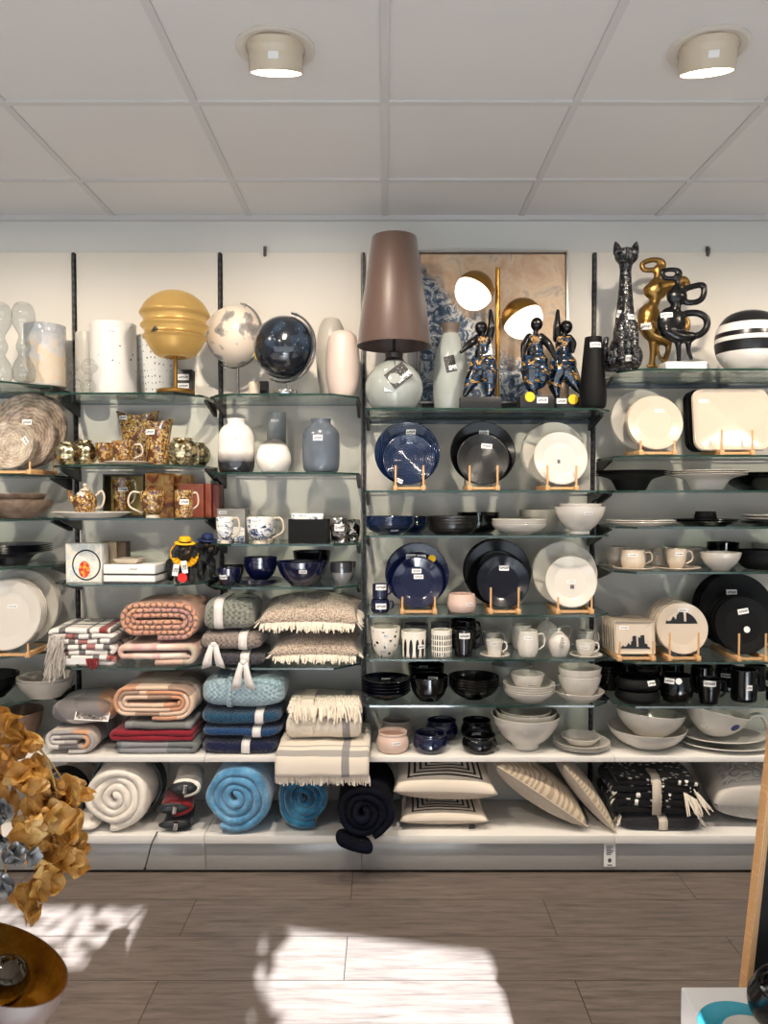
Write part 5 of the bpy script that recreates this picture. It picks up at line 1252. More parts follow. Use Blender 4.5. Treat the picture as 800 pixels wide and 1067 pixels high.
# ================================================================== brown lamp bay (D)
def rack(label, xl, xr, key, Y, depth, n, pegtop, gap=.042):
    w = px(xr-xl, Y); pz = at(CX, pegtop, Y).z-SZ[key]; return rackpegs('plate_rack', label, (xl+xr)/2, key, Y, w, depth, n, max(.05, pz), gap)
BS, BR = MATS['blue spiral glaze'], MATS['black ringed glaze']
for (tp, cl, cs, xl, xr, mat, smallm, Rl, Rs, gname) in (('blue spiral', 424, 426, 412, 441, BS, BS, 34, 27, 'blue spiral plates'), ('black ringed', 503, 503, 489, 518, BLACK, BR, 34, 27, 'black ringed plates'), ('white', 578, 584, 570, 600, STONE, WHITE, 33.5, 28, 'white plates below the brown lamp')):
    a = plate_row('{} small '+tp+' plate in the rack one shelf below the brown lamp', cs, Rs, 'D2', 3.125, smallm, gname, 2, .021, .6)
    b = plate_row('{} large '+tp+' plate in the rack one shelf below the brown lamp', cl, Rl, 'D2', 3.185, mat, gname, 3 if tp == 'white' else 2, .021, -1.2 if tp == 'white' else .6)
    rack('wooden rack holding the '+tp+' plates one shelf below the brown lamp', xl, xr, 'D2', 3.10, .19, 2, 485, .05)
    if tp[0] == 'b' and tp[1] == 'l' and tp[2] == 'u': stick(b[0], 428, 450, 10, 5); stick(a[0], 416, 501, 7, 5, -30)
    elif tp[0] == 'b': stick(b[0], 504, 451, 10, 5); stick(a[0], 507, 465, 11, 5, -6)
    else: stick(b[0], 585, 454, 9, 3); stick(a[0], 584, 465, 9, 2.5); stick(a[0], 582, 481, 3, 4, 0, P('grey ink','55555a',.6), 'stamp')
# D3
o = stack('bowl', '{} midnight blue bowl of the pile at the left end below the blue plates', 'bowl', 379, 432, 538, 'D3', 3.17, 'bowl', BS, 4, .0085, 'midnight blue bowls'); stick(o[0], 411, 553, 8, 2.5)
stack('plate', '{} midnight blue coupe plate partly behind the blue bowls', 'plate', 414, 446, 538, 'D3', 3.33, 'coupe', BS, 4, .011, 'midnight blue coupe plates')
stack('bowl', '{} wide black bowl of the pile beside the midnight blue plates', 'bowl', 443, 498, 538, 'D3', 3.16, 'flatbowl', BR, 3, .011, 'wide black bowls')
stack('deep_plate', '{} black deep plate of the pile behind the wide black bowls', 'plate', 476, 520, 534, 'D3', 3.33, 'flatbowl', BLACK, 4, .012, 'black deep plates')
stack('bowl', '{} white low bowl of the pile left of the footed bowl', 'bowl', 512, 570, 541, 'D3', 3.17, 'bowl', WHITE, 3, .0095, 'white low bowls')
stack('bowl', 'plain white bowl behind the white low bowls', 'bowl', 541, 586, 531, 'D3', 3.33, 'bowl', STONE, 1, .01, 'white bowls')
o = stack('footed_bowl', 'large white footed bowl with label, front one at right end', 'bowl', 578, 630, 528, 'D3', 3.13, 'footed', WHITE, 1, .01, 'white footed bowls')[0]; stick(o, 613, 535, 9, 3)
stack('footed_bowl', 'white footed bowl nested inside the front white footed bowl', 'bowl', 583, 626, 525, 'D3', 3.13, 'footed', WHITE, 1, .01, 'white footed bowls', lift=.035)
# D4
for k, (yt, lab) in enumerate(((624.5,'lower'), (608.5,'upper'))):
    lift = 0 if k == 0 else at(CX,624.5,3.13).z-SZ['D4']+.0028
    o = cup_on(lab+' navy mug of the stacked pair at the left end', 386 if k == 0 else 388, 406 if k == 0 else 404, yt, 'D4', 3.13, NAVY, 'mug' if k else 'tub', lift, 0, .014, 'navy mugs', 'mug')
    stick(o, 397, 632 if k == 0 else 612, 11, 6)
for (tp, cl, cs, xl, xr, ml, ms, Rl, Rs) in (('navy', 435, 435, 419, 453, NAVY, NAVY, 33, 26.5), ('glossy black', 519, 524, 511, 540, BLACK, BLUEBLK, 35, 27.5), ('white and clear', 589, 595, 581, 616, STONE, WHITE, 34, 27)):
    gn = tp+' plates three shelves below the lamp'
    a = plate_row('{} small '+tp+' plate in the rack three shelves below the lamp', cs, Rs, 'D4', 3.13, ms, gn, 2, .021, .6, depth=.014)
    b = plate_row('{} large '+tp+' plate in the rack three shelves below the lamp', cl, Rl, 'D4', 3.19, ml, gn, 3 if tp[0] == 'g' else 2, .021, -1.2, depth=.014)
    rack('wooden rack holding the '+tp+' plates three shelves below the lamp', xl, xr, 'D4', 3.105, .19, 2, 622 if tp != 'glossy black' else 612, .05)
    if tp == 'navy': stick(b[0], 428, 580, 10, 5); stick(b[0], 439, 580.5, 9, 5); stick(b[0], 450, 582, 8, 8, 0, YELLOW, 'yellow_sticker', True); stick(a[0], 434, 595, 10, 4.5); stick(a[0], 436, 601, 10, 4.5)
    elif tp[0] == 'g': stick(a[0], 525, 592, 10, 5)
    else: stick(a[0], 595, 606, 9, 2.5); stick(a[0], 596, 611.5, 4, 4, 0, P('grey ink','55555a',.6), 'stamp')
o = vessel('tilted_bowl', 'small pale pink bowl between the navy and black plates', 'bowl', 466, 496, 619, 'D4', 3.15, PROF['tub'], PINK, .004); stick(o, 489, 630, 8, 3)
vessel('bowl', 'second pale pink bowl just behind the first between the plates', 'bowl', 466, 489, 618, 'D4', 3.29, PROF['tub'], PINK, .004)
# D5 mugs
G = 'black and white mugs'
o = cup_on('white mug with black brush marks at the left end of the mug row', 386, 417, 653, 'D5', 3.14, MATS['mug brush marks'], 'cup', 0, None, group=G, name='mug'); stick(o, 399, 679, 8, 2.5)
o = cup_on('white mug with a ring of tall black ovals', 418, 444, 657, 'D5', 3.13, MATS['mug ovals'], 'mug', 0, None, group=G, name='mug'); stick(o, 439, 674, 8, 4)
o = cup_on('white mug with rows of short black dashes', 449, 471, 656, 'D5', 3.13, MATS['mug dashes'], 'mug', 0, None, group=G, name='mug')
for lab, x0, x1, yt, m in (('pale mug standing behind the brush-mark mug', 388, 410, 650, STONE), ('grey mug standing behind the oval-pattern mug', 420, 446, 650, P('grey glaze','77787a',.25)), ('grey mug standing behind the dash-pattern mug', 449, 468, 648.5, P('grey glaze','77787a',.25))): cup_on(lab, x0, x1, yt, 'D5', 3.3, m, 'mug', 0, None, group=G, name='mug')
o = cup_on('tall black conical mug in front of the other black mug', 471, 495, 655, 'D5', 3.13, BLACK, 'conemug', 0, 0, .028, G, 'mug', hr=.0055); stick(o, 484, 663, 11, 6)
cup_on('tall black mug behind the black conical mug', 470, 496, 645.5, 'D5', 3.3, BLACK, 'mug', 0, 20, .026, G, 'mug', hr=.0055)
G2 = 'white cups and mugs below the brown lamp'
saucer('white saucer under the angular-handled white espresso cup', 500, 531, 'D5', 3.12, 3, WHITE, 'white saucers')
cup_on('white espresso cup with angular handle on the left saucer', 506, 524, 667, 'D5', 3.12, WHITE, 'conemug', SL, 0, .016, G2, sticker=(514,671,8,3)); cup_on('white cup behind the angular-handled espresso cup', 503, 521, 658, 'D5', 3.3, WHITE, 'conemug', 0, 0, .02, G2)
cup_on('white curved mug with handle right, front one beside the saucer', 539, 561, 657, 'D5', 3.12, WHITE, 'tub', 0, 0, .026, G2, 'mug', sticker=(550,665,8,3)); cup_on('white curved mug behind the front white mug', 533, 554, 651, 'D5', 3.28, WHITE, 'tub', 0, None, group=G2, name='mug')
def teapot(label, x0, x1, yt, key, Y, mat, knob=.2, hang=0, out=.03):
    loc, R, h = geo(x0, x1, yt, key, Y); t = thing('teapot', label, 'teapot', loc, (0,0,0), 'white pots'); h *= 1
    bm = BM(); b_lathe(bm, chaikin([(0,0),(R*.6,0),(R*.68,h*.03),(R,h*.36),(R*.92,h*.62),(R*.5,h*.8),(R*.42,h*.82),(0,h*.82)],2), 40); b = obj('body', bm, mat, t)
    bm = BM(); b_lathe(bm, [(0,h*.821),(R*.44,h*.821),(R*.4,h*.85),(R*.16,h*.885),(R*.1,h*.9),(R*.17,h*.95),(R*.12,h),(0,h)], 28); obj('lid', bm, mat, t)
    a = radians(hang); d = Vector((cos(a), sin(a), 0))
    bm = BM(); b_tube(bm, spline([d*R*.85+Vector((0,0,h*.66)), d*(R+out*.8)+Vector((0,0,h*.7)), d*(R+out)+Vector((0,0,h*.5)), d*(R+out*.6)+Vector((0,0,h*.28)), d*R*.93+Vector((0,0,h*.26))], 5), .004, 8); obj('handle', bm, mat, t)
    bm = BM(); b_tube(bm, spline([-d*R*.85+Vector((0,0,h*.4)), -d*(R*1.12)+Vector((0,0,h*.55)), -d*(R*1.3)+Vector((0,0,h*.78))], 5), [.010,.0095,.009,.0085,.008,.0075,.007,.0065,.006,.006,.006], 12); obj('spout', bm, mat, t)
    return b
b = teapot('large white teapot with round handle behind the small white pot', 556, 584, 643, 'D5', 3.3, WHITE, out=.045); stick(b, 577, 657, 9, 3)
b = teapot('small white pot with knobbed lid in front of the teapot', 571, 594, 654.5, 'D5', 3.13, WHITE, hang=90, out=.02); stick(b, 586, 670, 8, 3)
saucer('white saucer under the right-hand espresso cup', 593, 627, 'D5', 3.12, 3, WHITE, 'white saucers'); cup_on('white espresso cup with curved handle on the right-hand saucer', 600, 620, 668, 'D5', 3.12, WHITE, 'cup', SL, 0, .016, G2, sticker=(609,675,9,3)); cup_on('white cup behind the right-hand espresso cup', 601, 619, 657, 'D5', 3.29, WHITE, 'cup', 0, 0, .02, G2, sticker=(607,663,8,3))
# D6
o = stack('plate', '{} black plate of the pile at the left end, five shelves below the lamp', 'plate', 376, 428, 706, 'D6', 3.2, 'coupe', BLUEBLK, 5, .0125, 'black plates of the lower pile'); stick(o[-1], 402, 707.5, 9, 2.5)
o = stack('bowl', 'black flared bowl, lower of two between the black plate piles', 'bowl', 427, 467, 704, 'D6', 3.15, 'cup', BLACK, 1, .02, 'black flared bowls')[0]; stick(o, 451, 707.5, 10, 5)
o = stack('bowl', 'black bowl with label behind and above the lower flared bowl', 'bowl', 425, 463, 692, 'D6', 3.315, 'cup', BLACK, 1, .02, 'black flared bowls')[0]; stick(o, 441, 695.5, 9, 4)
stack('bowl', '{} glossy black shallow bowl of the pile right of the flared bowls', 'bowl', 467, 520, 704, 'D6', 3.19, 'bowl', BLACK, 4, .011, 'black shallow bowls below the mugs')
stack('bowl', 'wide translucent grey bowl behind the white plates', 'bowl', 512, 554, 692, 'D6', 3.335, 'bowl', P('grey glass','9a9b98',.1,coat=.3), 1, .01, 'grey bowls')
o = stack('plate', '{} white coupe plate of the pile under the small white bowl', 'plate', 524, 578, 711, 'D6', 3.15, 'coupe', WHITE, 4, .0095, 'white coupe plates'); zb = .0285+.012
o = stack('bowl', 'small white bowl standing on the white coupe plates', 'bowl', 532, 567, 701.5, 'D6', 3.15, 'bowl', WHITE, 1, .01, 'white small bowls', lift=.034)[0]; stick(o, 553, 714.5, 8, 3)
stack('plate', 'white coupe plate under the two ribbed white bowls', 'plate', 577, 629, 719, 'D6', 3.15, 'coupe', WHITE, 1, .01, 'white coupe plates')
stack('bowl', '{} ribbed white bowl of the pair at the right end', 'bowl', 581, 626, 695, 'D6', 3.15, 'bowl', WHITE, 2, .03, 'ribbed white bowls', lift=.006)
# DW
def rimpot(name, label, x0, x1, yt, Y, mat, group, stk=None):
    o = vessel(name, label, 'bowl', x0, x1, yt, 'DW', Y, [(0,0),(.68,0),(.84,.05),(1,.32),(.99,.6),(.9,.8),(.86,.85),(.9,.95),(.9,1)], mat, .004, group)
    if stk: stick(o, *stk)
    return o
rimpot('lidded_bowl', 'pale pink round bowl with rolled rim, front one', 392, 426, 762, 3.14, PINK, 'round rolled-rim bowls', (413,775,9,3)); rimpot('bowl', 'pale grey-pink bowl behind the front pink bowl', 397, 429, 750, 3.31, P('grey pink glaze','a89a94',.25), 'round rolled-rim bowls')
rimpot('bowl', 'navy blue round bowl with rolled rim, front one', 430, 466, 763, 3.14, NAVY, 'round rolled-rim bowls'); rimpot('bowl', 'navy blue round bowl behind the front navy one', 443, 477, 750, 3.31, NAVY, 'round rolled-rim bowls')
rimpot('bowl', 'glossy black round bowl with label, front one', 481, 518, 765, 3.14, BLACK, 'round rolled-rim bowls', (496,764.5,9,3)); rimpot('bowl', 'glossy black round bowl behind the front black one', 480, 513, 750, 3.31, BLACK, 'round rolled-rim bowls')
o = stack('mixing_bowl', 'large white mixing bowl, outermost of the nested set', 'bowl', 512, 583, 744, 'DW', 3.175, 'footed', WHITE, 1, .01, 'nested white mixing bowls')[0]; stick(o, 550, 764, 8, 2.5)
stack('mixing_bowl', 'middle white mixing bowl of the nested set', 'bowl', 516, 580, 740, 'DW', 3.18, 'bowl', STONE, 1, .01, 'nested white mixing bowls', lift=.033); o = stack('mixing_bowl', 'innermost white mixing bowl of the nested set', 'bowl', 521, 574, 739, 'DW', 3.185, 'bowl', STONE, 1, .01, 'nested white mixing bowls', lift=.06)[0]; stick(o, 556, 749, 9, 3)
stack('plate', '{} white dinner plate of the pile at the right end of the white board', 'plate', 576, 635, 771, 'DW', 3.18, 'plate', WHITE, 3, .007, 'white dinner plates')
stack('bowl', 'small white shallow dish on top of the white dinner plates', 'dish', 584, 626, 766, 'DW', 3.18, 'plate', WHITE, 1, .01, 'white dishes', lift=.018)
# ================================================================== cat statue bay (E)
a = plate_row('{} small cream plate in the rack one shelf below the cat statue', 683, 29, 'E2', 3.12, CREAM, 'cream plates', 3, .021, -1.4, depth=.013); b = plate_row('{} large cream plate behind the small ones below the cat statue', 670, 33, 'E2', 3.2, STONE, 'cream plates', 2, .021, -1.2, depth=.013)
stick(a[0], 687, 428, 9, 3); rack('wooden rack holding the cream plates below the cat statue', 667, 702, 'E2', 3.095, .19, 3, 459, .05)
def square_plate(label, x0, x1, yt, yb, key, Yb, mat, first=None, lean=9, lift=.0205, group=None, bev=.16, front=None):
    W, Hh = px(x1-x0, Yb), px(yb-yt, Yb); a = radians(lean); c = at((x0+x1)/2, (yt+yb)/2, Yb)
    loc = (c.x, Yb, SZ[key]+lift); rot = (-a, 0, 0)
    if first is not None: return dup(first, loc, rot, label)
    bm = BM(); n = 8; r = min(W, Hh)*bev; pts = []
    for cx, cz, a0 in ((W/2-r, r, -90), (W/2-r, Hh-r, 0), (-W/2+r, Hh-r, 90), (-W/2+r, r, 180)):
        for k in range(n+1): t = radians(a0+90*k/n); pts.append((cx+r*cos(t), cz+r*sin(t)))
    rings = []
    for s, y in ((1,0),(.99,-.006),(.97,-.008),(.90,-.001),(.86,.002),(.0,.002)):
        rings.append([bm.verts.new((p[0]*s, y, (p[1]-Hh/2)*s+Hh/2)) for p in pts] if s else [bm.verts.new((0,y,Hh/2))])
    back = [bm.verts.new((p[0]*.88, .007, (p[1]-Hh/2)*.88+Hh/2)) for p in pts]; m = len(pts)
    for A, B in [(back, rings[0])]+list(zip(rings, rings[1:])):
        for k in range(m):
            bm.faces.new((A[k], A[(k+1)%m], B[(k+1)%m], B[k]) if len(B) > 1 else (A[k], A[(k+1)%m], B[0]))
    bm.faces.new(back[::-1])
    return tag(obj('square_plate', bm, mat, None, loc, rot), label, 'plate', group)
w = ['front','middle','rear']
f = None
for i in range(2):
    f2 = square_plate(['front','second'][i]+' cream rounded-square plate right of the round cream plates', 724-1*i, 804-1*i, 404, 470, 'E2', 3.125+.021*i, CREAM, f, group='rounded-square plates'); f = f or f2
stick(f, 733, 418, 9, 3)
f = None
for i in range(3):
    f2 = square_plate(w[i]+' black rounded-square plate behind the cream square ones', 718-2*i, 790-2*i, 405, 471, 'E2', 3.19+.021*i, MBLACK, f, group='rounded-square plates'); f = f or f2
rack('wooden rack holding the rounded-square plates', 751, 783, 'E2', 3.10, .19, 2, 448, .05)
# E3
stack('deep_plate', '{} black wide-rimmed deep plate, left pile two shelves below the cat', 'plate', 621, 694, 491, 'E3', 3.2, 'hat', MBLACK, 3, .008, 'black deep plates below the cat')
stack('deep_plate', '{} white wide-rimmed deep plate of the middle pile below the cat', 'plate', 697, 776, 491, 'E3', 3.17, 'hat', WHITE, 3, .008, 'white deep plates below the cat')
stack('deep_plate', '{} black deep plate of the right-hand pile behind the white one', 'plate', 757, 833, 493, 'E3', 3.335, 'coupe', BLACK, 3, .012, 'black deep plates below the cat')
# E4
stack('plate', '{} white flat plate of the left pile three shelves below the cat', 'plate', 632, 702, 542, 'E4', 3.16, 'plate', WHITE, 2, .007, 'white flat plates')
stack('plate', '{} black flat plate of the pile under the tiny black bowl', 'plate', 702, 768, 541, 'E4', 3.19, 'plate', BLACK, 2, .007, 'black flat plates')
stack('bowl', 'tiny black bowl standing on the black flat plates', 'bowl', 724, 746, 533, 'E4', 3.19, 'tub', MBLACK, 1, .01, 'tiny bowls', lift=.0115)
stack('plate', '{} dark flat plate under the white plates at the right edge', 'plate', 774, 842, 544, 'E4', 3.2, 'plate', BLACK, 2, .006, 'black flat plates')
stack('plate', '{} white flat plate of the right pile lying on dark plates', 'plate', 774, 846, 536.5, 'E4', 3.2, 'plate', WHITE, 2, .012, 'white flat plates', lift=.0165)
# E5
GE = 'cream cups below the cat'
saucer('cream saucer under the rear cream cup at the left end', 624, 662, 'E5', 3.3, 3, CREAM, 'cream saucers'); cup_on('rear cream cup at the left end of the cup row', 632, 653, 569.5, 'E5', 3.3, CREAM, 'tub', SL, None, group=GE)
saucer('cream saucer under the front cream teacup with handle right', 638, 683, 'E5', 3.15, 3.2, CREAM, 'cream saucers'); cup_on('front cream teacup with large round handle', 647, 672, 573, 'E5', 3.15, CREAM, 'tub', SL, 0, .03, GE, sticker=(659,578.5,9,3))
loc, R, h = geo(677, 692, 572, 'E5', 3.3); o = cup_on('small cream milk jug with spout between the two cream cups', 678, 692, 571, 'E5', 3.31, CREAM, 'tub', 0, 160, .012, GE, 'milk_jug', sticker=(684,577,6,3))
bm = BM(); R = o.dimensions.x/2 if 0 else px(14,3.31)/2; h = at(CX,571,3.31).z-SZ['E5']; b_tube(bm, [(R*.7,0,h*.75),(R*1.25,0,h*.98),(R*1.45,0,h*1.05)], [.008,.006,.005], 10); obj('spout', bm, CREAM, o); o['category'] = 'jug'
saucer('cream saucer under the conical cream cup', 682, 729, 'E5', 3.15, 3.2, CREAM, 'cream saucers'); cup_on('conical cream cup with handle right on its saucer', 694, 715, 572, 'E5', 3.15, CREAM, 'cup', SL, 0, .026, GE, sticker=(708,577.5,8,3.5))
o = stack('bowl', 'white swirled bowl in front of the black bowls', 'bowl', 730, 771, 575.5, 'E5', 3.15, 'bowl', WHITE, 1, .01, 'bowls below the cat')
stack('bowl', '{} wide white bowl of the pair behind the cups', 'bowl', 694, 733, 570, 'E5', 3.35, 'bowl', STONE, 2, .02, 'bowls below the cat')
stack('bowl', '{} black wide bowl of the front pair right of the white swirled bowl', 'bowl', 769, 815, 573, 'E5', 3.2, 'flatbowl', MBLACK, 2, .022, 'bowls below the cat')
stack('bowl', '{} black bowl of the pile behind the white swirled bowl', 'bowl', 737, 769, 565, 'E5', 3.345, 'flatbowl', BLACK, 3, .018, 'bowls below the cat')
vessel('bowl', 'white bowl at the right edge behind the black bowls', 'bowl', 785, 822, 566, 'E5', 3.36, 'bowl', STONE, .004, 'bowls below the cat')
# E6 skyline plates
def skyline(bm, W, y, z0):
    """low city silhouette with two tilted block towers"""
    pts = [(-.5,0),(-.5,.04),(-.42,.05),(-.38,.11),(-.34,.06),(-.26,.08),(-.2,.19),(-.13,.1),(-.1,.24),(-.06,.24),(-.06,.40),(.06,.42),(.07,.05),(.13,.06),(.13,.38),(.2,.34),(.2,.42),(.33,.44),(.34,.16),(.42,.14),(.43,.05),(.5,.04),(.5,0)]
    P_ = [(x*W, z0+z*W) for x, z in pts]; a = [bm.verts.new((x, y, z)) for x, z in P_]; b = [bm.verts.new((x, y+.0008, z)) for x, z in P_]
    bm.faces.new(a); bm.faces.new(b[::-1])
    for i in range(len(a)): bm.faces.new((a[i], b[i], b[(i+1)%len(a)], a[(i+1)%len(a)]))
INKM = P('black print','111114',.35)
f = None; yaw = 0
nm6 = ['front','second','third','fourth','fifth','rear']
for i in range(6):
    o = square_plate(nm6[i]+' square white plate with black skyline print, in the left rack', 640-2.6*i, 683-2.6*i, 651-1*i, 686-1*i, 'E6', 3.125+.028*i, CREAM, f, group='square skyline plates', bev=.05)
    if f is None:
        f = o; bm = BM(); skyline(bm, px(32,3.125), -.0006, px(6,3.125)); obj('print', bm, INKM, o)
bpy.context.view_layer.update()
stick(f, 650, 654, 9, 3); rack('wooden rack holding the square skyline plates', 645, 680, 'E6', 3.10, .22, 3, 668, .084)
f = None
for i in range(5):
    o = stood_plate('plate', nm6[i if i < 4 else 5]+' round white plate with black skyline print, in the middle rack', 711-3*i, 27, 'E6', 3.125+.03*i, CREAM, 'round skyline plates', first=f, depth=.012, lean=10)
    if f is None:
        f = o; bm = BM(); R = px(27,3.125); skyline(bm, R*1.55, 0, 0)
        # lay it on the plate well, upright when the plate stands
        for v in bm.verts: v.co = Vector((v.co.x, v.co.z+R*.18, .0062+v.co.y*-1 if 0 else .0055-v.co.y))
        pr = obj('print', bm, INKM, o)
stick(f, 711, 636, 9, 3); rack('wooden rack holding the round skyline plates', 697, 727, 'E6', 3.10, .22, 3, 659, .08)
a = plate_row('{} small black plate in the right-hand rack', 775, 30, 'E6', 3.125, MBLACK, 'black plates in the right-hand rack', 3, .03, -4, depth=.012); b = plate_row('{} large black plate in the right-hand rack', 769, 40, 'E6', 3.225, MBLACK, 'black plates in the right-hand rack', 3, .026, -4, depth=.012)
stick(a[0], 774, 637, 10, 5, 10); stick(b[0], 762, 617, 10, 5); stick(a[0], 778, 656, 6, 6, 0, 'price print', 'round_sticker', True); rack('wooden rack holding the black plates at the right edge', 769, 797, 'E6', 3.09, .25, 3, 660, .09)
# E7 black bowls and mugs
o = stack('bowl', '{} matt black bowl of the front pile, left end below the skyline plates', 'bowl', 641, 687, 705, 'E7', 3.16, 'tub', MBLACK, 2, None, 'matt black bowls below the skyline plates'); stick(o[1], 679, 712, 9, 5)
stack('plate', '{} black plate of the pile behind the front black bowls', 'plate', 620, 652, 692, 'E7', 3.345, 'coupe', BLACK, 5, .014, 'black plates below the skyline plates')
stack('bowl', '{} black bowl of the rear pile behind the front black bowls', 'bowl', 654, 688, 692, 'E7', 3.34, 'tub', BLACK, 3, None, 'black bowls at the back')
o = stack('bowl', 'round glossy black bowl with two labels in the middle', 'bowl', 688, 722, 703, 'E7', 3.15, 'tub', BLACK, 1, .02, 'matt black bowls below the skyline plates')[0]; stick(o, 697, 709.5, 10, 5); stick(o, 707, 710, 6, 6, 0, 'price print', 'round_sticker', True)
GB = 'black mugs below the skyline plates'
cup_on('black mug behind the round glossy black bowl', 690, 712, 691, 'E7', 3.33, BLACK, 'mug', 0, None, group=GB, name='mug')
cup_on('black conical mug with wide label, front of the mug group', 726, 751, 707, 'E7', 3.12, BLACK, 'conemug', 0, 0, .02, GB, 'mug', sticker=(739.5,712.5,11,6), hr=.005)
for lab, x0, x1, yt, Y in (('black mug standing behind the wide-labelled mug', 720, 742, 694, 3.3), ('tall black mug second from the right, rear row', 746, 768, 694, 3.33), ('black mug third in the row with label on its side', 762, 788, 697, 3.16), ('black mug at the right edge of the row', 799, 824, 700, 3.15), ('rearmost black mug near the right edge', 776, 798, 693, 3.34)):
    o = cup_on(lab, x0, x1, yt, 'E7', Y, BLACK, 'mug', 0, 0, .018, GB, 'mug', hr=.005)
    if x0 == 762: stick(o, 781, 717, 5, 5)
    if x0 == 799: stick(o, 799.5, 712, 7, 5)
    if x0 == 746: stick(o, 756, 704, 9, 4)
# EW big white bowls, handled platter
o = stack('serving_bowl', 'large white serving bowl, lower of two nested at the left end', 'bowl', 634, 714, 757, 'EW', 3.20, 'bowl', WHITE, 1, .02, 'white serving bowls')[0]
loc, R, h = geo(641, 711, 744, 'EW', 3.21); p = chaikin([(r_*R, z_*h*.75) for r_, z_ in PROF['bowl']], 2); bm = BM(); b_lathe(bm, shell(p, .004), 48); o = tag(obj('serving_bowl', bm, WHITE, None, loc+Vector((0,0,h*.32)), (radians(-4),radians(5),0)), 'white serving bowl tilted inside the larger one', 'bowl', 'white serving bowls'); stick(o, 671, 740, 9, 3)
for k, (x0, x1, yt, lab) in enumerate(((708, 808, 774, 'lower'), (712, 797, 766, 'upper'))):
    loc, R, h = geo(x0, x1, yt, 'EW', 3.2); bm = BM(); b_lathe(bm, shell(chaikin([(0,0),(R*.55,0),(R*.62,.004),(R,.02)],2), .004), 56, sy=.72); tag(obj('platter', bm, WHITE, None, (loc.x, 3.21, WZ+.024*k), (0,0,0)), lab+' long white oval platter under the handled bowl', 'platter', 'white oval platters')
loc, R, h = geo(713, 780, 733, 'EW', 3.21); z0 = WZ+.047; hh = (SZ['E7']-.014-z0)/1.3
bm = BM(); b_lathe(bm, shell(chaikin([(0,0),(R*.35,0),(R*.45,hh*.05),(R*.8,hh*.4),(R*1.0,hh)],2), .004), 56, sy=.85)
for v in bm.verts:
    u = v.co.x/R; v.co.z += hh*(-.32*u-.05*(u*u))*max(0,v.co.z/hh)*.9
o = tag(obj('handled_bowl', bm, WHITE, None, (loc.x,3.21,z0)), 'large white sloping bowl with a curved handle and blue sticker', 'bowl')
bm = BM(); b_tube(bm, spline([(R*.93,0,hh*.52),(R*1.12,0,hh*.72),(R*1.38,0,hh*.74),(R*1.55,0,hh*.45),(R*1.62,0,hh*.2)],6), .0085, 10, flat=1.9); obj('handle', bm, WHITE, o)
stick(o, 766, 758.5, 9, 8, 0, P('blue sticker','23307a',.4), 'blue_sticker', True); stick(o, 735, 757, 8, 3)
# ================================================================== folded and rolled textiles
def zt(y, Y): return at(CX, y, Y).z
def xm(x, y, Y): return at(x, y, Y).x
def cloth_thing(name, label, cat, path, th, y0, y1, mat, loc, rot=(0,0,0), group=None, amp=.003, seed=0, sx=1, sz=1, **k):
    loc = Vector(loc)+Vector((0,0,amp*.8)); bm = BM(); b_sweep(bm, [(p[0]*sx, p[1]*sz) for p in path], th, y0, y1, amp=amp, seed=seed, **k)
    return tag(obj(name, bm, mat, None, loc, rot, sharp=180), label, cat, group)
def folded_roll(label, x0, x1, ytop, zb, Y0, Y1, mat, th, group, seed, turns=6, name='folded_blanket', d=1, a0=-90, amp=.003):
    rx = px(x1-x0, Y0)/2; rz = (zt(ytop, Y0+.03)-zb)/2; c = xm((x0+x1)/2, ytop, Y0)
    o = cloth_thing(name, label, 'blanket', roll_path(rx, rz, th, turns, a0, 10, 1.04, d), th, Y0, Y1, mat, (c, 0, zb+rz), group=group, seed=seed, amp=amp); return o, zb+2*rz
def slab(name, label, cat, x0, x1, z0, z1, Y0, Y1, mat, group=None, seed=0, amp=.006, e=.32, ez=.45, fr=9, rotz=0):
    a = px(x1-x0, Y0)/2; b = (Y1-Y0)/2; c = (z1-z0)/2; X = xm((x0+x1)/2, 650, Y0)
    bm = BM(); b_super(bm, a, b, c, e, ez, 64, 26, amp, fr, seed)
    o = tag(obj(name, bm, mat, None, (X, (Y0+Y1)/2, z0), (0,0,rotz), sharp=180), label, cat, group); o['abc'] = (a, b, c); return o
def band(o, u, w, mat=None, name='ribbon', e=.32, ez=.45, off=.006):
    a, b, c = o['abc']; rows = []
    bm = BM()
    for s in (-.5, .5): rows.append([bm.verts.new(p) for p in super_sec(a, b, c, u*a+s*w, e, ez, 44, off)])
    for k in range(44): bm.faces.new((rows[0][k], rows[0][(k+1)%44], rows[1][(k+1)%44], rows[1][k]))
    r = obj(name, bm, mat or RIBBON, o, recalc=False); m = r.modifiers.new('Solid','SOLIDIFY'); m.thickness = .0012; return r
def bow(o, u, ln, seed=0):
    """two hanging ribbon tails with slanted ends and a small knot at the front"""
    a, b, c = o['abc']; x0, y0, z0 = u*a, -b-.028, c*.9
    for sg in (-1, 1):
        bm = BM(); n = 7; w = .019; L_, R_ = [], []
        for i in range(n):
            t = i/(n-1); x = x0+sg*(.008+.020*t); y = y0-.012*sin(t*3)-.004; z = z0-ln*t
            L_.append(bm.verts.new((x-w*(.5+.5*t), y+.004*sg*t, z-(ln*.12 if i == n-1 and sg < 0 else 0)))); R_.append(bm.verts.new((x+w*(.5+.5*t), y-.004*sg*t, z-(ln*.12 if i == n-1 and sg > 0 else 0))))
        for i in range(n-1): bm.faces.new((L_[i], R_[i], R_[i+1], L_[i+1]))
        r = obj('bow_tail', bm, RIBBON, o, recalc=False); m = r.modifiers.new('Solid','SOLIDIFY'); m.thickness = .0012
    bm = BM(); b_ell(bm, (x0, y0-.004, z0), (.014,.007,.011), 14, 8); obj('bow_knot', bm, RIBBON, o)
Z5, ZC, ZW, ZK = SZ['B5'], SZ['C5'], WZ, DZ
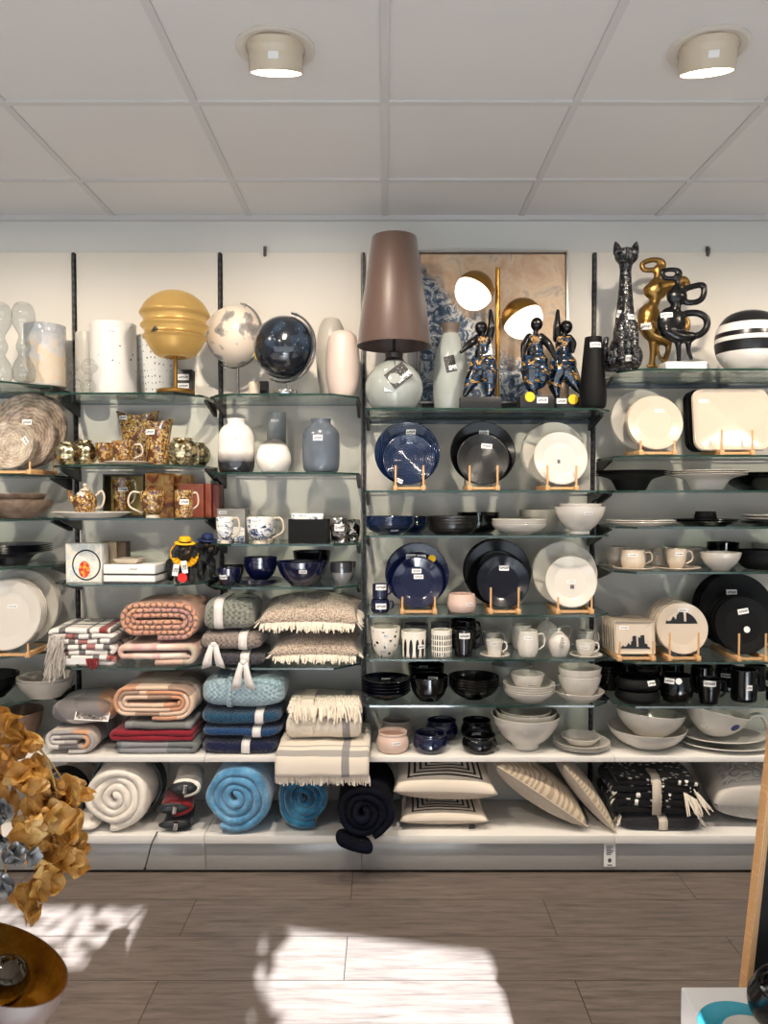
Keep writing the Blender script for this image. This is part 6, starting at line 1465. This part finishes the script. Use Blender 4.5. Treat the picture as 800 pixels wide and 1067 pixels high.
# ---- B5
GB5 = 'blankets four shelves below the gold lamp'
Y0 = 3.09; w = px(65, Y0); hh = zt(655, Y0)-Z5; n = 7; th = hh/n
o = cloth_thing('folded_throw', 'white, black and red plaid fringed throw folded at the left end', 'blanket', fold_path(w, th*.98, n, 1, .05), th*.94, 0, .29, MATS['white black red plaid'], (xm(86,690,Y0), 3.078, Z5+.001), (0,0,radians(4)), GB5, .004, 3, yj=.018)
bm = BM()
for k in range(5): b_fringe(bm, (-w/2+.005,-.016,th*(1.2+1.15*k)), (-w/2+.07,-.018,th*(1.5+1.1*k)), 16, .085, (-.15,-.25,-1), .0022, .5, 11+k)
obj('fringe', bm, GFRINGE, o)
bm = BM(); b_fringe(bm, (.02,-.012,th*1.6), (.07,-.012,th*1.4), 10, .04, (.1,-.3,-1), .003, .6, 5); obj('tassel', bm, P('dark red yarn','7a1f22',.9), o)
bm = BM(); M_ = T((-.035,-.012,th*.7),(radians(6),radians(-1),0)); b_box(bm, (-.06,0,-.004), (.07,.0012,.02), M=M_); obj('care_card', bm, PAPER, o)
o, zt1 = folded_roll('pink and green check blanket folded flat under the peach zigzag one', 116, 206, 668, Z5+.001, 3.09, 3.38, MATS['pink check'], .024, GB5, 5, 3)
o, _z = folded_roll('thick peach and grey zigzag blanket rolled flat on the pink check one', 120, 207, 625, zt1+.002, 3.10, 3.39, MATS['peach chevron'], .02, GB5, 8, 5)
# ---- C5
GC5 = 'knitted blankets four shelves below the globes'
z1 = Z5*0+ZC; zz = [ZC+.001, zt(679,3.1), zt(658.5,3.1), zt(626,3.1)]
a = slab('folded_blanket', 'dark charcoal waffle blanket, lowest of three, with hanging white ribbon bow', 'blanket', 212, 274, zz[0], zz[1]-.006, 3.09, 3.38, MATS['charcoal knit'], GC5, 2); band(a, .38, .036); bow(a, .38, .1)
b = slab('folded_blanket', 'taupe waffle blanket between the grey-green and charcoal ones', 'blanket', 206, 272, zz[1]+.005, zz[2]-.006, 3.09, 3.38, MATS['taupe knit'], GC5, 4); band(b, .42, .034); bow(b, -.45, .085)
c_ = slab('folded_blanket', 'grey-green knitted blanket with white ribbon, topmost of three', 'blanket', 210, 264, zz[2]+.006, zz[3], 3.10, 3.38, MATS['green grey knit'], GC5, 6, .009); band(c_, -.35, .036)
def cushion(label, x, y, Y, w, d, t, mats, rot, group=None, seed=0, name='cushion', pinch=.07, pw=.42, z=None):
    c = at(x, y, Y); bm = BM(); b_pillow(bm, w, d, t, 28, .006, seed, pinch, pw)
    if z is not None: c.z = z
    return tag(obj(name, bm, mats, None, (c.x, Y, c.z), rot, sharp=180), label, 'cushion', group)
BCL = MATS['cream boucle']
def fringe_edges(o, w, d, n, ln, seed, drop=(0,-.6,-.8)):
    bm = BM(); b_fringe(bm, (-w/2+.01,-d/2+.012,-.004), (w/2-.01,-d/2+.012,-.004), n, ln, drop, .0032, .5, seed)
    b_fringe(bm, (-w/2+.01,-d/2+.02,.006), (w/2-.01,-d/2+.02,.006), n, ln, drop, .0032, .5, seed+9)
    for s in (-1, 1): b_fringe(bm, (s*(w/2-.012),-d/2+.02,0), (s*(w/2-.02),d/2-.1,0), int(n*.4), ln, (s*.8,-.2,-.7), .003, .5, seed+s)
    obj('fringe', bm, FRINGE, o)
o = cushion('cream and taupe boucle cushion with fringe, lower of two', 330, 678, 3.235, .36, .29, .115, [BCL,BCL], (radians(7),0,radians(1)), 'fringed boucle cushions', 3, z=ZC+.068); fringe_edges(o, .35, .28, 70, .04, 4)
o = cushion('cream and taupe boucle cushion with fringe, upper one pressed under the shelf', 325, 640, 3.235, .405, .31, .135, [BCL,BCL], (radians(9),0,radians(-1)), 'fringed boucle cushions', 5, z=ZC+.207); fringe_edges(o, .395, .30, 84, .045, 7)
# ---- white board: A/B plaids
GBW = 'throws on the white board'
GP = MATS['grey peach plaid']
o, z1 = folded_roll('grey and peach plaid throw rolled at the left of the white board', 42, 99, 757, ZW+.001, 3.08, 3.36, GP, .018, GBW, 12, 5)
o2 = slab('folded_throw', 'grey plaid throw lying slanted on the rolled plaid one with a photo card', 'blanket', 46, 114, z1+.002, z1+.105, 3.10, 3.38, GP, GBW, 14, .012, .45, .6)
bm = BM(); M_ = T((.06,-.158,.03),(radians(38),radians(8),radians(14))); b_box(bm, (-.065,0,-.001), (.065,.095,.0005), M=M_); o3 = obj('photo_card', bm, PAPER, o2)
bm = BM(); b_box(bm, (-.061,.004,.0006), (.061,.091,.0012), M=M_); obj('photo_print', bm, (lambda t: t.bsdf(t.ramp(t.noise(t.coord(), 45, 4), [(.35,'2c2a2b'),(.5,'77706c'),(.6,'d8d4d0')]), .4))(NT('photo print')), o3)
zs = [ZW+.001, zt(774,3.09), zt(762,3.09), zt(753,3.09)]
w = px(88, 3.09)
def flat(label, x0, x1, za, zb, n, mat, seed, first=1):
    w = px(x1-x0, 3.09); th = (zb-za)/n; return cloth_thing('folded_throw', label, 'blanket', fold_path(w, th*.97, n, first, .04), th*.95, 0, .28, MATS[mat], (xm((x0+x1)/2,770,3.09), 3.09, za), (0,0,0), GBW, .003, seed, yj=.008)
flat('grey wool throw at the bottom under the red one', 118, 203, zs[0], zs[1], 2, 'grey wool', 21)
flat('dark red wool throw between grey throws on the white board', 115, 203, zs[1]+.003, zs[2], 2, 'red wool', 22, -1)
flat('grey-green throw between the red throw and the peach bordered one', 126, 203, zs[2]+.003, zs[3], 1, 'green grey throw', 23)
folded_roll('thick peach and brown bordered blanket rolled flat on the red throw', 113, 203, 712, zs[3]+.004, 3.09, 3.38, MATS['peach border throw'], .017, GBW, 25, 5)
# waffle blankets
zs = [ZW+.001, zt(770.5,3.09), zt(757,3.09), zt(740.5,3.09), zt(707,3.09)]
G = 'blue blankets below the globes'
for i, (m, x0, x1, lab) in enumerate((('navy waffle',206,288,'navy waffle blanket with white ribbon, bottom of the blue pile'), ('blue waffle',207,291,'royal blue waffle blanket with white ribbon, second in the blue pile'), ('petrol waffle',205,291,'petrol blue plush blanket, third in the blue pile'))):
    o = slab('folded_blanket', lab, 'blanket', x0, x1, zs[i]+.005*(i > 0), zs[i+1]-.007, 3.085+.004*i, 3.37, MATS[m], G, 30+i, .008)
    band(o, (.2,.42,.5)[i], .034)
o = slab('folded_blanket', 'light blue waffle blanket with ribbon on top of the blue pile', 'blanket', 206, 295, zs[3]+.005, zs[4], 3.09, 3.375, MATS['light blue waffle'], G, 35, .012, .4, .5); band(o, -.28, .02, MATS['light blue waffle'], 'band')
# cream fringed throws, folded in depth (path runs front to back)
CG = MATS['cream grey stripe']
def depth_throw(label, x0, x1, path, th, loc, seed, group='cream fringed throws'):
    W = px(x1-x0, 3.08); bm = BM(); b_sweep(bm, path, th, -W/2, W/2, 10, .005, 12, seed, .004)
    return tag(obj('fringed_throw', bm, CG, None, loc, (0,0,pi/2), sharp=180), label, 'blanket', group), W
cx = xm(338, 780, 3.08)
zl = zt(774, 3.06)-ZW; th = .026
pth = [(.30,th*.5),(.2,th*.5),(.1,th*.5),(.05,th*.5)] + [(.02, th*.5)] ; 
pl = [(.30, zl-th*.5-.002),(.22, zl-th*.5),(.14, zl-th*.5),(.07, zl-th*.5),(.02, zl-th*.55)]+[(-.05, zl-th*.6)]+[(-.055+cos(a)*-.045, zl-th*.6-.045+sin(a)*.045) for a in (radians(60),radians(30),radians(0))]+[(-.101, zl-.085),(-.102, zl-.10)]
o, W = depth_throw('cream and grey striped throw, lower one, its fringed edge hanging over the board', 291, 387, pl, th, (cx, 3.075, ZW), 41)
bm = BM(); b_fringe(bm, (-.102,-W/2,zl-.10), (-.102,W/2,zl-.10), 95, .036, (-.05,0,-1), .003, .35, 2); obj('fringe', bm, FRINGE, o)
bm = BM(); b_sweep(bm, fold_path(.26, (zl-th)/2*.9, 2), (zl-th)/2*.86, -W/2+.01, W/2-.01, 8, .003, 12, 3, .004); obj('inner_fold', bm, CG, o, (.165,0,.007))
zu = zt(735, 3.1)-ZW-zl; 
up = fold_path(.28, zu/3*.97, 3, -1, .05)
o, W = depth_throw('cream and grey striped throw with matted fringe on top, upper one', 298, 377, up, zu/3*.93, (cx-.004, 3.235, ZW+zl+.005), 44)
bm = BM(); 
for k in range(5): b_fringe(bm, (-.05-.022*k,-W/2+.01,zu+.012-.004*k), (-.05-.022*k,W/2-.01,zu+.012-.004*k), 46, .07, (-.75,0,-.35-.12*k), .0042, .9, 60+k)
obj('fringe', bm, FRINGE, o)
bm = BM(); b_sweep(bm, [(.05,zu+.014),(-.05,zu+.018),(-.125,zu+.012),(-.152,zu-.02),(-.158,zu-.07),(-.16,zu-.115)], .004, .04, .09, 3, .0005, 10, 1, .002); obj('paper_band', bm, P('cream band','cfc4b4',.6), o)
# ---- low deck: rolls
def roll(label, x, Y0, Y1, rx, rz, th, mat, seed, turns=7, a0=-100, d=1, z=None, amp=.012, name='rolled_blanket', group='rolled plush blankets', yj=.02):
    c = xm(x, 850, Y0); zb = ZK+.001 if z is None else z
    return cloth_thing(name, label, 'blanket', roll_path(rz, rz, th, turns, a0, 12, 1.0, d), th*1.04, 0, Y1-Y0, mat, (c, Y0, zb+rz), (0,0,0), group, amp, seed, rx/rz, 1, fr=9, yj=yj, cap=5)
o = roll('cream plush blanket roll with black band behind the golden branch', 55, 3.12, 3.40, .078, .10, .026, MATS['cream plush'], 50)
bm = BM(); b_lathe(bm, [(.101,.05),(.1055,.05),(.1055,.13),(.101,.13)], 48, T((0,0,0),(-pi/2,0,0))); obj('band', bm, METALB, o)
o = roll('large white plush blanket roll with black band at its back', 119, 3.07, 3.40, .140, .133, .030, MATS['white plush'], 52)
bm = BM(); b_lathe(bm, [(.142,.15),(.149,.15),(.149,.22),(.142,.22)], 48, T((0,0,0),(-pi/2,0,0),(1,1,.93)) @ T() if 0 else T((0,0,0),(0,0,0),(1,1,.93)) @ T((0,0,0),(-pi/2,0,0))); obj('band', bm, METALB, o)
bm = BM(); b_super(bm, .055, .12, .018, .5, .6, 32, 14, .006, 14, 3); obj('loose_end', bm, MATS['white plush'], o, (-.125,.1,-.130))
zz = [ZK+.001, zt(851,3.1), zt(832,3.1), zt(809,3.1)]
def bundle(label, x, zi, rx, mat, seed):
    z0, z1 = zz[zi]+.002*(zi > 0), zz[zi+1]; rz = (z1-z0)/2
    o = cloth_thing('rolled_throw', label, 'blanket', roll_path(rz, rz, rz*.5, 3, -90, 15), rz*.52, 0, .2, MATS[mat], (xm(x,850,3.1), 3.08, z0+rz), (0,0,radians(9)), 'small rolled throws with toggles', .004, seed, rx/rz, 1)
    bm = BM(); b_ell(bm, (0,.006,0), (rx*.62,.012,rz*.66), 20, 10); c = obj('drawstring_end', bm, METALB, o)
    bm = BM(); b_tube(bm, [(.004,-.012,-.014),(.008,-.016,.016)], .0085, 12); obj('toggle', bm, CHROME, c); return o
b1 = bundle('black rolled throw with silver toggle, bottom of the three small rolls', 183, 0, .100, 'black plush', 61); bundle('dark red rolled throw with silver toggle, middle of the three small rolls', 182, 1, .108, 'red plush', 62); bundle('white rolled throw with silver toggle, top of the three small rolls', 193, 2, .090, 'white plush', 63)
bm = BM(); b_tube(bm, spline([(-.065,-.01,-.02),(-.08,-.05,-.045),(-.085,-.066,-.06),(-.098,-.068,-.11),(-.105,-.068,-.135)], 6), .0028, 8); b_ell(bm, (-.106,-.068,-.138), .006, 10, 6); obj('cord', bm, METALB, b1)
roll('sky blue plush blanket roll with swirled end, leftmost of three blue rolls', 246, 3.05, 3.38, .146, .140, .031, MATS['sky blue plush'], 71, a0=-120)
o = roll('teal plush blanket roll between the sky blue and navy rolls', 316, 3.08, 3.38, .112, .118, .027, MATS['teal plush'], 73, a0=-60, d=-1)
bm = BM(); b_box(bm, (-.105,-.012,.075), (-.08,-.0105,.125)); obj('care_label', bm, PAPER, o)
o = roll('dark navy plush blanket roll overhanging the deck edge', 379, 2.965, 3.34, .124, .112, .026, MATS['navy plush'], 75, a0=-70)
bm = BM(); b_super(bm, .075, .045, .026, .5, .7, 32, 16, .010, 14, 5); obj('loose_end', bm, MATS['navy plush'], o, (-.045,.012,-.138), (0,radians(20),0))
# ---- low deck: cushions
LIN = MATS['linen']
z0 = ZK
o = cushion('beige cushion with black striped edge, lower of two lying flat', 460, 858, 3.25, .36, .32, .085, [MATS['square stripe linen'],LIN], (radians(2),0,0), 'flat striped cushions', 3, z=ZK+.046)
bm = BM(); b_box(bm, (.075,-.172,-.03), (.1,-.17,-.012), M=T((0,0,0),(0,0,radians(8)))); obj('care_tag', bm, METALB, o)
cushion('cream cushion with concentric black square stripes, upper of two lying flat', 461, 825, 3.24, .42, .34, .15, [MATS['square stripe linen'],LIN], (radians(6),radians(1.5),0), 'flat striped cushions', 6, z=ZK+.182)
def piping(o, w, d, pinch=.07):
    pts = []; n = 14
    for e in range(4):
        for k in range(n):
            t = -1+2*k/n; u, v = ((t,-1),(1,t),(-t,1),(-1,-t))[e]; pts.append((u*w/2*(1-pinch*(1-v*v)), v*d/2*(1-pinch*(1-u*u)), 0))
    bm = BM(); b_tube(bm, pts, .003, 6, closed=True); obj('piping', bm, CREAM, o)
SW = MATS['swirl linen']
o = cushion('beige cushion with swirl embroidery leaning diagonally beside the striped pair', 557, 834, 3.235, .44, .33, .145, [SW,LIN], (0,radians(34),0), 'leaning swirl cushions', 8, z=ZK+.150); piping(o, .44, .33)
o = cushion('beige swirl cushion leaning steeply, right of the other swirl cushion', 604, 838, 3.235, .34, .33, .08, [SW,LIN], (0,radians(52),0), 'leaning swirl cushions', 9, z=ZK+.139); piping(o, .34, .33)
# ---- black and white throws
FL = MATS['black white fleck']
zs = [ZK+.001, zt(850,3.1), zt(812,3.1)]
w1 = px(92, 3.1)
o = slab('folded_throw', 'charcoal wool throw with cream fringe and paper band, under the flecked throw', 'blanket', 650, 736, zs[0], zs[1]-.006, 3.09, 3.36, MATS['charcoal wool'], 'black and white throws', 81, .005); band(o, .0, .036, P('cream band','cfc4b4',.6), 'paper_band')
a_, b_, c_ = o['abc']; bm = BM(); b_fringe(bm, (-a_*.98,-b_*.8,c_*1.8), (-a_*.9,-b_*.2,c_*1.6), 16, .04, (-.5,-.4,-1), .003, .5, 3); obj('fringe', bm, FRINGE, o); bm = BM(); b_fringe(bm, (a_*.92,-b_*.9,c_*1.9), (a_*.98,-b_*.1,c_*1.8), 20, .045, (.6,-.3,-1), .0032, .6, 4); obj('fringe', bm, FRINGE, o)
z1 = zs[1]+.004; n = 5; th = (zs[2]-z1)/n; w = px(86, 3.1)
o = cloth_thing('folded_throw', 'black throw with white flecks, cream fringe and paper band, on the charcoal one', 'blanket', fold_path(w, th*.98, n, -1, .05), th*.95, 0, .28, FL, (xm(683,830,3.1), 3.095, z1), (0,radians(0),radians(-3)), 'black and white throws', .006, 83, yj=.014)
bm = BM(); b_fringe(bm, (w*.45,-.004,th*3.6), (w*.5,.1,th*3.2), 26, .10, (.55,-.35,-1), .0034, .6, 6); obj('fringe', bm, FRINGE, o); bm = BM(); b_fringe(bm, (w*.33,-.006,th*3.2), (w*.48,-.006,th*2.2), 14, .08, (.3,-.5,-1), .0034, .6, 8); obj('fringe', bm, FRINGE, o)
bm = BM(); hh = th*n; pts = [(-.0,.1,hh+.004),(.0,.02,hh+.005),(.0,-.006,hh*.9),(.0,-.012,hh*.5),(.0,-.008,.0)]
for p, q in zip(pts, pts[1:]):
    v = [bm.verts.new((p[0]-.018+.25*0,p[1],p[2])), bm.verts.new((p[0]+.018,p[1],p[2])), bm.verts.new((q[0]+.018,q[1],q[2])), bm.verts.new((q[0]-.018,q[1],q[2]))]; bm.faces.new(v)
bmesh.ops.remove_doubles(bm, verts=bm.verts[:], dist=1e-5); r = obj('paper_band', bm, P('cream band','cfc4b4',.6), o, recalc=False); m = r.modifiers.new('Solid','SOLIDIFY'); m.thickness = .0012
OR = MATS['ornament linen']
cushion('large pale grey cushion with raised ornament pattern at the right end', 786, 838, 3.25, .45, .34, .24, [OR,MATS['grey linen']], (radians(14),radians(3),radians(-3)), None, 11, z=ZK+.135, pw=.36)
# ================================================================== foreground
LAMPW = P('white lacquer','e9e9ea',.25,coat=.3)
# display table outside the lower left corner, under the golden lamp and the branch vase
tb = thing('display_table', 'white display table below the golden bowl lamp at lower left', 'table', (-.86,.86,0))
bm = BM(); b_box(bm, (-.42,-.26,.59), (.9,.24,.62), bev=.003); obj('table_top', bm, LAMPW, tb)
for sx in (-.39,.87):
    for sy in (-1,1):
        bm = BM(); b_box(bm, (sx-.02,sy*.22-.02,0), (sx+.02,sy*.22+.02,.5899), bev=.002); obj('leg', bm, LAMPW, tb)
# golden bowl lamp, opening turned up towards the right
Y = 1.03; c = at(-7, 1014, Y); R = .098
t = thing('bowl_lamp', 'bowl-shaped lamp with taupe outside, gold leaf inside and smoked round bulb', 'lamp', (c.x, Y, .62))
ax = Vector((.42,.15,.89)).normalized(); q = ax.to_track_quat('Z','Y').to_matrix().to_4x4()
cc = Vector((0,0,c.z-.62)); M_ = Matrix.Translation(cc) @ q
prof = [(R*sin(radians(a)), -R*cos(radians(a))) for a in range(0, 101, 5)]; prof[0] = (0,-R)
bm = BM(); b_lathe(bm, prof, 56, M_); so_ = [(prof[-1][0], prof[-1][1]), (prof[-1][0]-.002, prof[-1][1])]; b_lathe(bm, so_, 56, M_); bmesh.ops.remove_doubles(bm, verts=bm.verts[:], dist=1e-5); obj('shade', bm, TAUPE, t)
Ri = R-.002; prof = [(Ri*sin(radians(a)), -Ri*cos(radians(a))) for a in range(0, 101, 5)]; prof[0] = (0,-Ri)
bm = BM(); b_lathe(bm, prof, 56, M_); obj('lining', bm, MATS['gold leaf lining'], t)
bm = BM(); b_lathe(bm, [(0,-R*.93),(.017,-R*.93),(.017,-R*.55),(0,-R*.55)], 20, M_); obj('lamp_socket', bm, BRASS, t)
bm = BM(); b_ell(bm, (0,0,0), .034, 32, 20, M=None); 
for v in bm.verts: v.co = M_ @ (v.co+Vector((.022,-.02,-R*.5+.03)))
obj('bulb', bm, SMOKE, t)
bm = BM(); b_lathe(bm, [(0,0),(.05,0),(.05,.006),(.02,.009),(.012,.02),(.012,.10),(0,.10)], 28); obj('base', bm, TAUPE, t)
# branch vase standing on the table, left of the view
vx, vy = -.80, .98
v = vessel('floor_vase', 'dark vase outside the view holding the golden papery branch', 'vase', 0, 10, 500, .66, vy, [(0,0),(.7,0),(.8,.05),(1,.4),(.7,.8),(.5,.92),(.55,1)], MBLACK, .004) if 0 else None
bm = BM(); b_lathe(bm, shell(chaikin([(0,0),(.05,0),(.06,.02),(.075,.14),(.05,.27),(.032,.31),(.036,.34)],2), .004), 36); tag(obj('branch_vase', bm, MBLACK, None, (vx,vy,.62)), 'dark vase just outside the view holding the golden papery branch', 'vase')
br = thing('dried_branch', 'hanging dried branch with golden and silvery papery round pods at left', 'dried plant', (vx, vy, .65))
O = Vector((vx, vy, .65)); rng = random.Random(5)
def fg(x, y, Y=1.2): return at(x, y, Y)-O
stems = [[(0,0,0),(.005,0,.30),tuple(fg(-60,690,1.1)),tuple(fg(0,752,1.18)),tuple(fg(30,765,1.2)),tuple(fg(52,800,1.2)),tuple(fg(62,850,1.2)),tuple(fg(66,900,1.2))],
         [(0,0,0),(.0,.01,.30),tuple(fg(-55,720,1.1)),tuple(fg(-8,770,1.15)),tuple(fg(18,830,1.17)),tuple(fg(36,890,1.17)),tuple(fg(40,950,1.17))],
         [(0,0,0),(.01,.02,.30),tuple(fg(-50,680,1.15)),tuple(fg(5,752,1.22)),tuple(fg(45,785,1.24)),tuple(fg(70,820,1.24)),tuple(fg(80,832,1.24))],
         [(0,0,0),(.0,-.01,.30),tuple(fg(-60,760,1.1)),tuple(fg(-10,810,1.12)),tuple(fg(2,880,1.12)),tuple(fg(8,925,1.12))]]
for s in stems:
    bm = BM(); b_tube(bm, spline(s, 8), .0014, 6); obj('stem', bm, P('straw stem','b08a4e',.6), br)
def pod(bm, c, r, rng):
    """three or four cupped round papery bracts about one point"""
    n = rng.choice((3,4,4)); base = Vector((rng.uniform(-1,1), rng.uniform(-1,1), rng.uniform(-.6,1))).normalized()
    R0 = base.to_track_quat('Z','Y').to_matrix()
    for k in range(n):
        a = 2*pi*k/n+rng.uniform(-.3,.3); tilt = rng.uniform(.5,1.15); G = []
        for i in range(8):
            row = []
            for j in range(8):
                u = -1+2*j/7; t = i/7; w = r*(max(0,1-(2*min(t,.985)-1.05)**2))**.5*.82
                p = Vector((u*w, r*1.45*t*(1-.12*u*u), r*.62*(t*(1-t)*1.9+.40*u*u*t)+rng.uniform(-1,1)*r*.008))
                p = Matrix.Rotation(-tilt, 3, 'X') @ Matrix.Rotation(0, 3, 'Z') @ Vector((p.x, p.y, p.z)) if 0 else Matrix.Rotation(tilt, 3, 'X') @ p
                p = Matrix.Rotation(a, 3, 'Z') @ p; row.append(bm.verts.new(c+R0 @ p))
            G.append(row)
        for i in range(7):
            for j in range(7): bm.faces.new((G[i][j], G[i][j+1], G[i+1][j+1], G[i+1][j]))
spots = [(6,765,1.18),(25,770,1.19),(4,785,1.16),(26,790,1.2),(12,800,1.17),(36,800,1.2),(20,815,1.15),(44,812,1.22),(2,812,1.15),(10,828,1.18),(32,828,1.17),(50,830,1.21),(72,826,1.24),(80,834,1.25),(62,834,1.23),(20,842,1.16),(40,845,1.18),(56,850,1.2),(8,850,1.2),(28,860,1.15),(46,864,1.18),(64,858,1.21),(74,862,1.22),(36,876,1.17),(54,878,1.19),(68,884,1.2),(44,893,1.18),(60,898,1.2),(72,892,1.22),(78,886,1.23),(24,876,1.19),(14,868,1.19),(52,908,1.19),(66,908,1.21),(34,922,1.18),(20,946,1.17),(44,942,1.18),(28,936,1.2),(-8,780,1.15),(-8,800,1.15),(-8,822,1.15)]
bm = BM()
for x, y, Y in spots:
    pod(bm, at(x, y, Y)-O, px(rng.uniform(14,18), Y), rng)
    if y < 900: pod(bm, at(min(x+rng.uniform(-9,9), 80), y+rng.uniform(-9,9), Y+rng.uniform(-.03,.05))-O, px(rng.uniform(12,16), Y), rng)
fl = obj('foliage', bm, MATS['gold papery leaf'], br, recalc=False, sharp=180)
bm = BM()
for x, y, Y in [(2,845,1.1),(10,838,1.11),(2,872,1.1),(12,890,1.12),(4,900,1.1),(22,898,1.14),(30,890,1.13),(4,922,1.1),(-6,910,1.1),(0,860,1.09)]: pod(bm, at(x, y, Y)-O, px(rng.uniform(10,13), Y), rng)
obj('silvery_foliage', bm, SILV, br, recalc=False, sharp=180)
# white pedestal at lower right with dishes
TZ = .75; Yb = (H-TZ)/tan(math.atan((1028-CY)/F)+TH); xl = at(709,1028,Yb).x
bm = BM(); b_box(bm, (xl,.62,0), (xl+.62,Yb,TZ), bev=.003); tag(obj('display_pedestal', bm, LAMPW), 'white display pedestal at the lower right carrying the turquoise plate', 'pedestal')
Yp = 1.05; c = at(778,1070,Yp)
bm = BM(); Rp = .062
b_lathe(bm, shell(chaikin([(0,0),(Rp*.6,0),(Rp*.7,.004),(Rp,.014)],2), .003), 48); tp = tag(obj('plate', bm, TURQ, None, (c.x, 1.055, TZ)), 'turquoise plate with darker rim lying on the white pedestal', 'plate')
bm = BM(); Rw = Rp*.66; b_lathe(bm, shell(chaikin([(0,0),(Rw*.6,0),(Rw*.7,.003),(Rw,.01)],2), .0025), 40); tag(obj('plate', bm, WHITE, None, (c.x+.008, 1.045, TZ+.0045)), 'small white plate on the turquoise plate', 'plate')
bm = BM(); b_super(bm, .022, .012, .006, .7, .8, 24, 12, .002, 40, 2); o = tag(obj('pebble_dish', bm, BLACK, None, (c.x-.02, 1.015, TZ+.0165)), 'small dark oval dish at the front of the turquoise plate', 'dish') 
bm = BM(); b_lathe(bm, chaikin([(.011,0),(.0125,.002),(.006,.012),(.0035,.02),(0,.022)],1), 24); tag(obj('spinning_cone', bm, CREAM, None, (c.x+.014,1.035,TZ+.0085)), 'small cream cone ornament on the white plate', 'ornament')
# black bowl vase with silver lining
Yv = 1.09; c = at(808,1030,Yv)
t = thing('bowl_vase', 'black rounded bowl vase with crackled silver inside at the right edge', 'vase', (c.x, Yv, TZ+.0))
Rv = .042; pr = chaikin([(0,0),(Rv*.6,0),(Rv*.9,.012),(Rv,.035),(Rv*.86,.055),(Rv*.78,.066)],2); tl = T((0,0,0),(radians(14),0,radians(0)))
bm = BM(); b_lathe(bm, pr+[(Rv*.72,.068)], 40); obj('body', bm, BLACK, t, (0,0,.012), (radians(24),0,radians(-12)))
bm = BM(); b_lathe(bm, [(Rv*.72,.068),(Rv*.7,.066),(Rv*.78,.05),(Rv*.9,.034),(Rv*.8,.016),(0,.012)], 40); obj('lining', bm, MATS['crumpled silver'], t, (0,0,.012), (radians(24),0,radians(-12)))
# leaning chalkboard in a wooden frame
Yc = Yb+.05; pc = at(784,1026,Yc); rl = radians(6.8)
t = thing('framed_board', 'tall black panel in a narrow light wooden frame leaning behind the white pedestal', 'board', (pc.x-(pc.z-.05)*tan(rl), Yc, .045), (radians(-1), rl, radians(10)))
hh = 1.15; w = .34; fw = .0115; wd = MATS['pale oak']
bm = BM(); b_box(bm, (fw,-.004,fw), (w-fw,.006,hh-fw)); obj('panel', bm, P('black board','0b0c0e',.35), t)
for nm, lo, hi in (('frame_side',(0,-.009,0),(fw,.009,hh)),('frame_side',(w-fw,-.009,0),(w,.009,hh)),('frame_rail',(fw,-.009,0),(w-fw,.009,fw)),('frame_rail',(fw,-.009,hh-fw),(w-fw,.009,hh))):
    bm = BM(); b_box(bm, lo, hi, bev=.001); obj(nm, bm, wd, t)
# unseen leaves added behind the camera to dapple the floor sun patches
def trailing(label, x0, x1, zt_, zb_, n, r, seed):
    rng = random.Random(seed); t = thing('added_dapple_plant', label, 'plant', ((x0+x1)/2, -1.02, zt_), (0,0,0), 'trailing plants in the shop window')
    bm = BM()
    for i in range(n):
        x = rng.uniform(x0, x1)-(x0+x1)/2; z = rng.uniform(zb_, zt_)-zt_; c = Vector((x, rng.uniform(-.05,.04), z)); s = r*rng.uniform(.5,1.3); a = rng.uniform(0,6.28)
        u, v = Vector((cos(a), rng.uniform(-.5,.5), sin(a)))*s, Vector((-sin(a)*.5, rng.uniform(-.4,.4), cos(a)*.5))*s
        q = [bm.verts.new(c+u*k1+v*k2) for k1,k2 in ((-1,0),(-.4,.8),(.4,.7),(1,0),(.4,-.7),(-.4,-.8))]; bm.faces.new(q)
    obj('foliage', bm, P('ivy green','3d5a32',.5), t, recalc=False)
    bm = BM(); b_box(bm, (-(x1-x0)/2,-.03,0), ((x1-x0)/2,.03,.06), bev=.004); obj('planter', bm, MBLACK, t)
trailing('trailing leafy plant in the narrow left light of the shop front, behind the camera', -1.55, -.6, 2.26, 2.03, 75, .034, 3)
trailing('trailing leafy plant at the left of the tall light of the shop front', -.27, -.10, 2.24, 1.78, 34, .05, 4)
do_stickers()
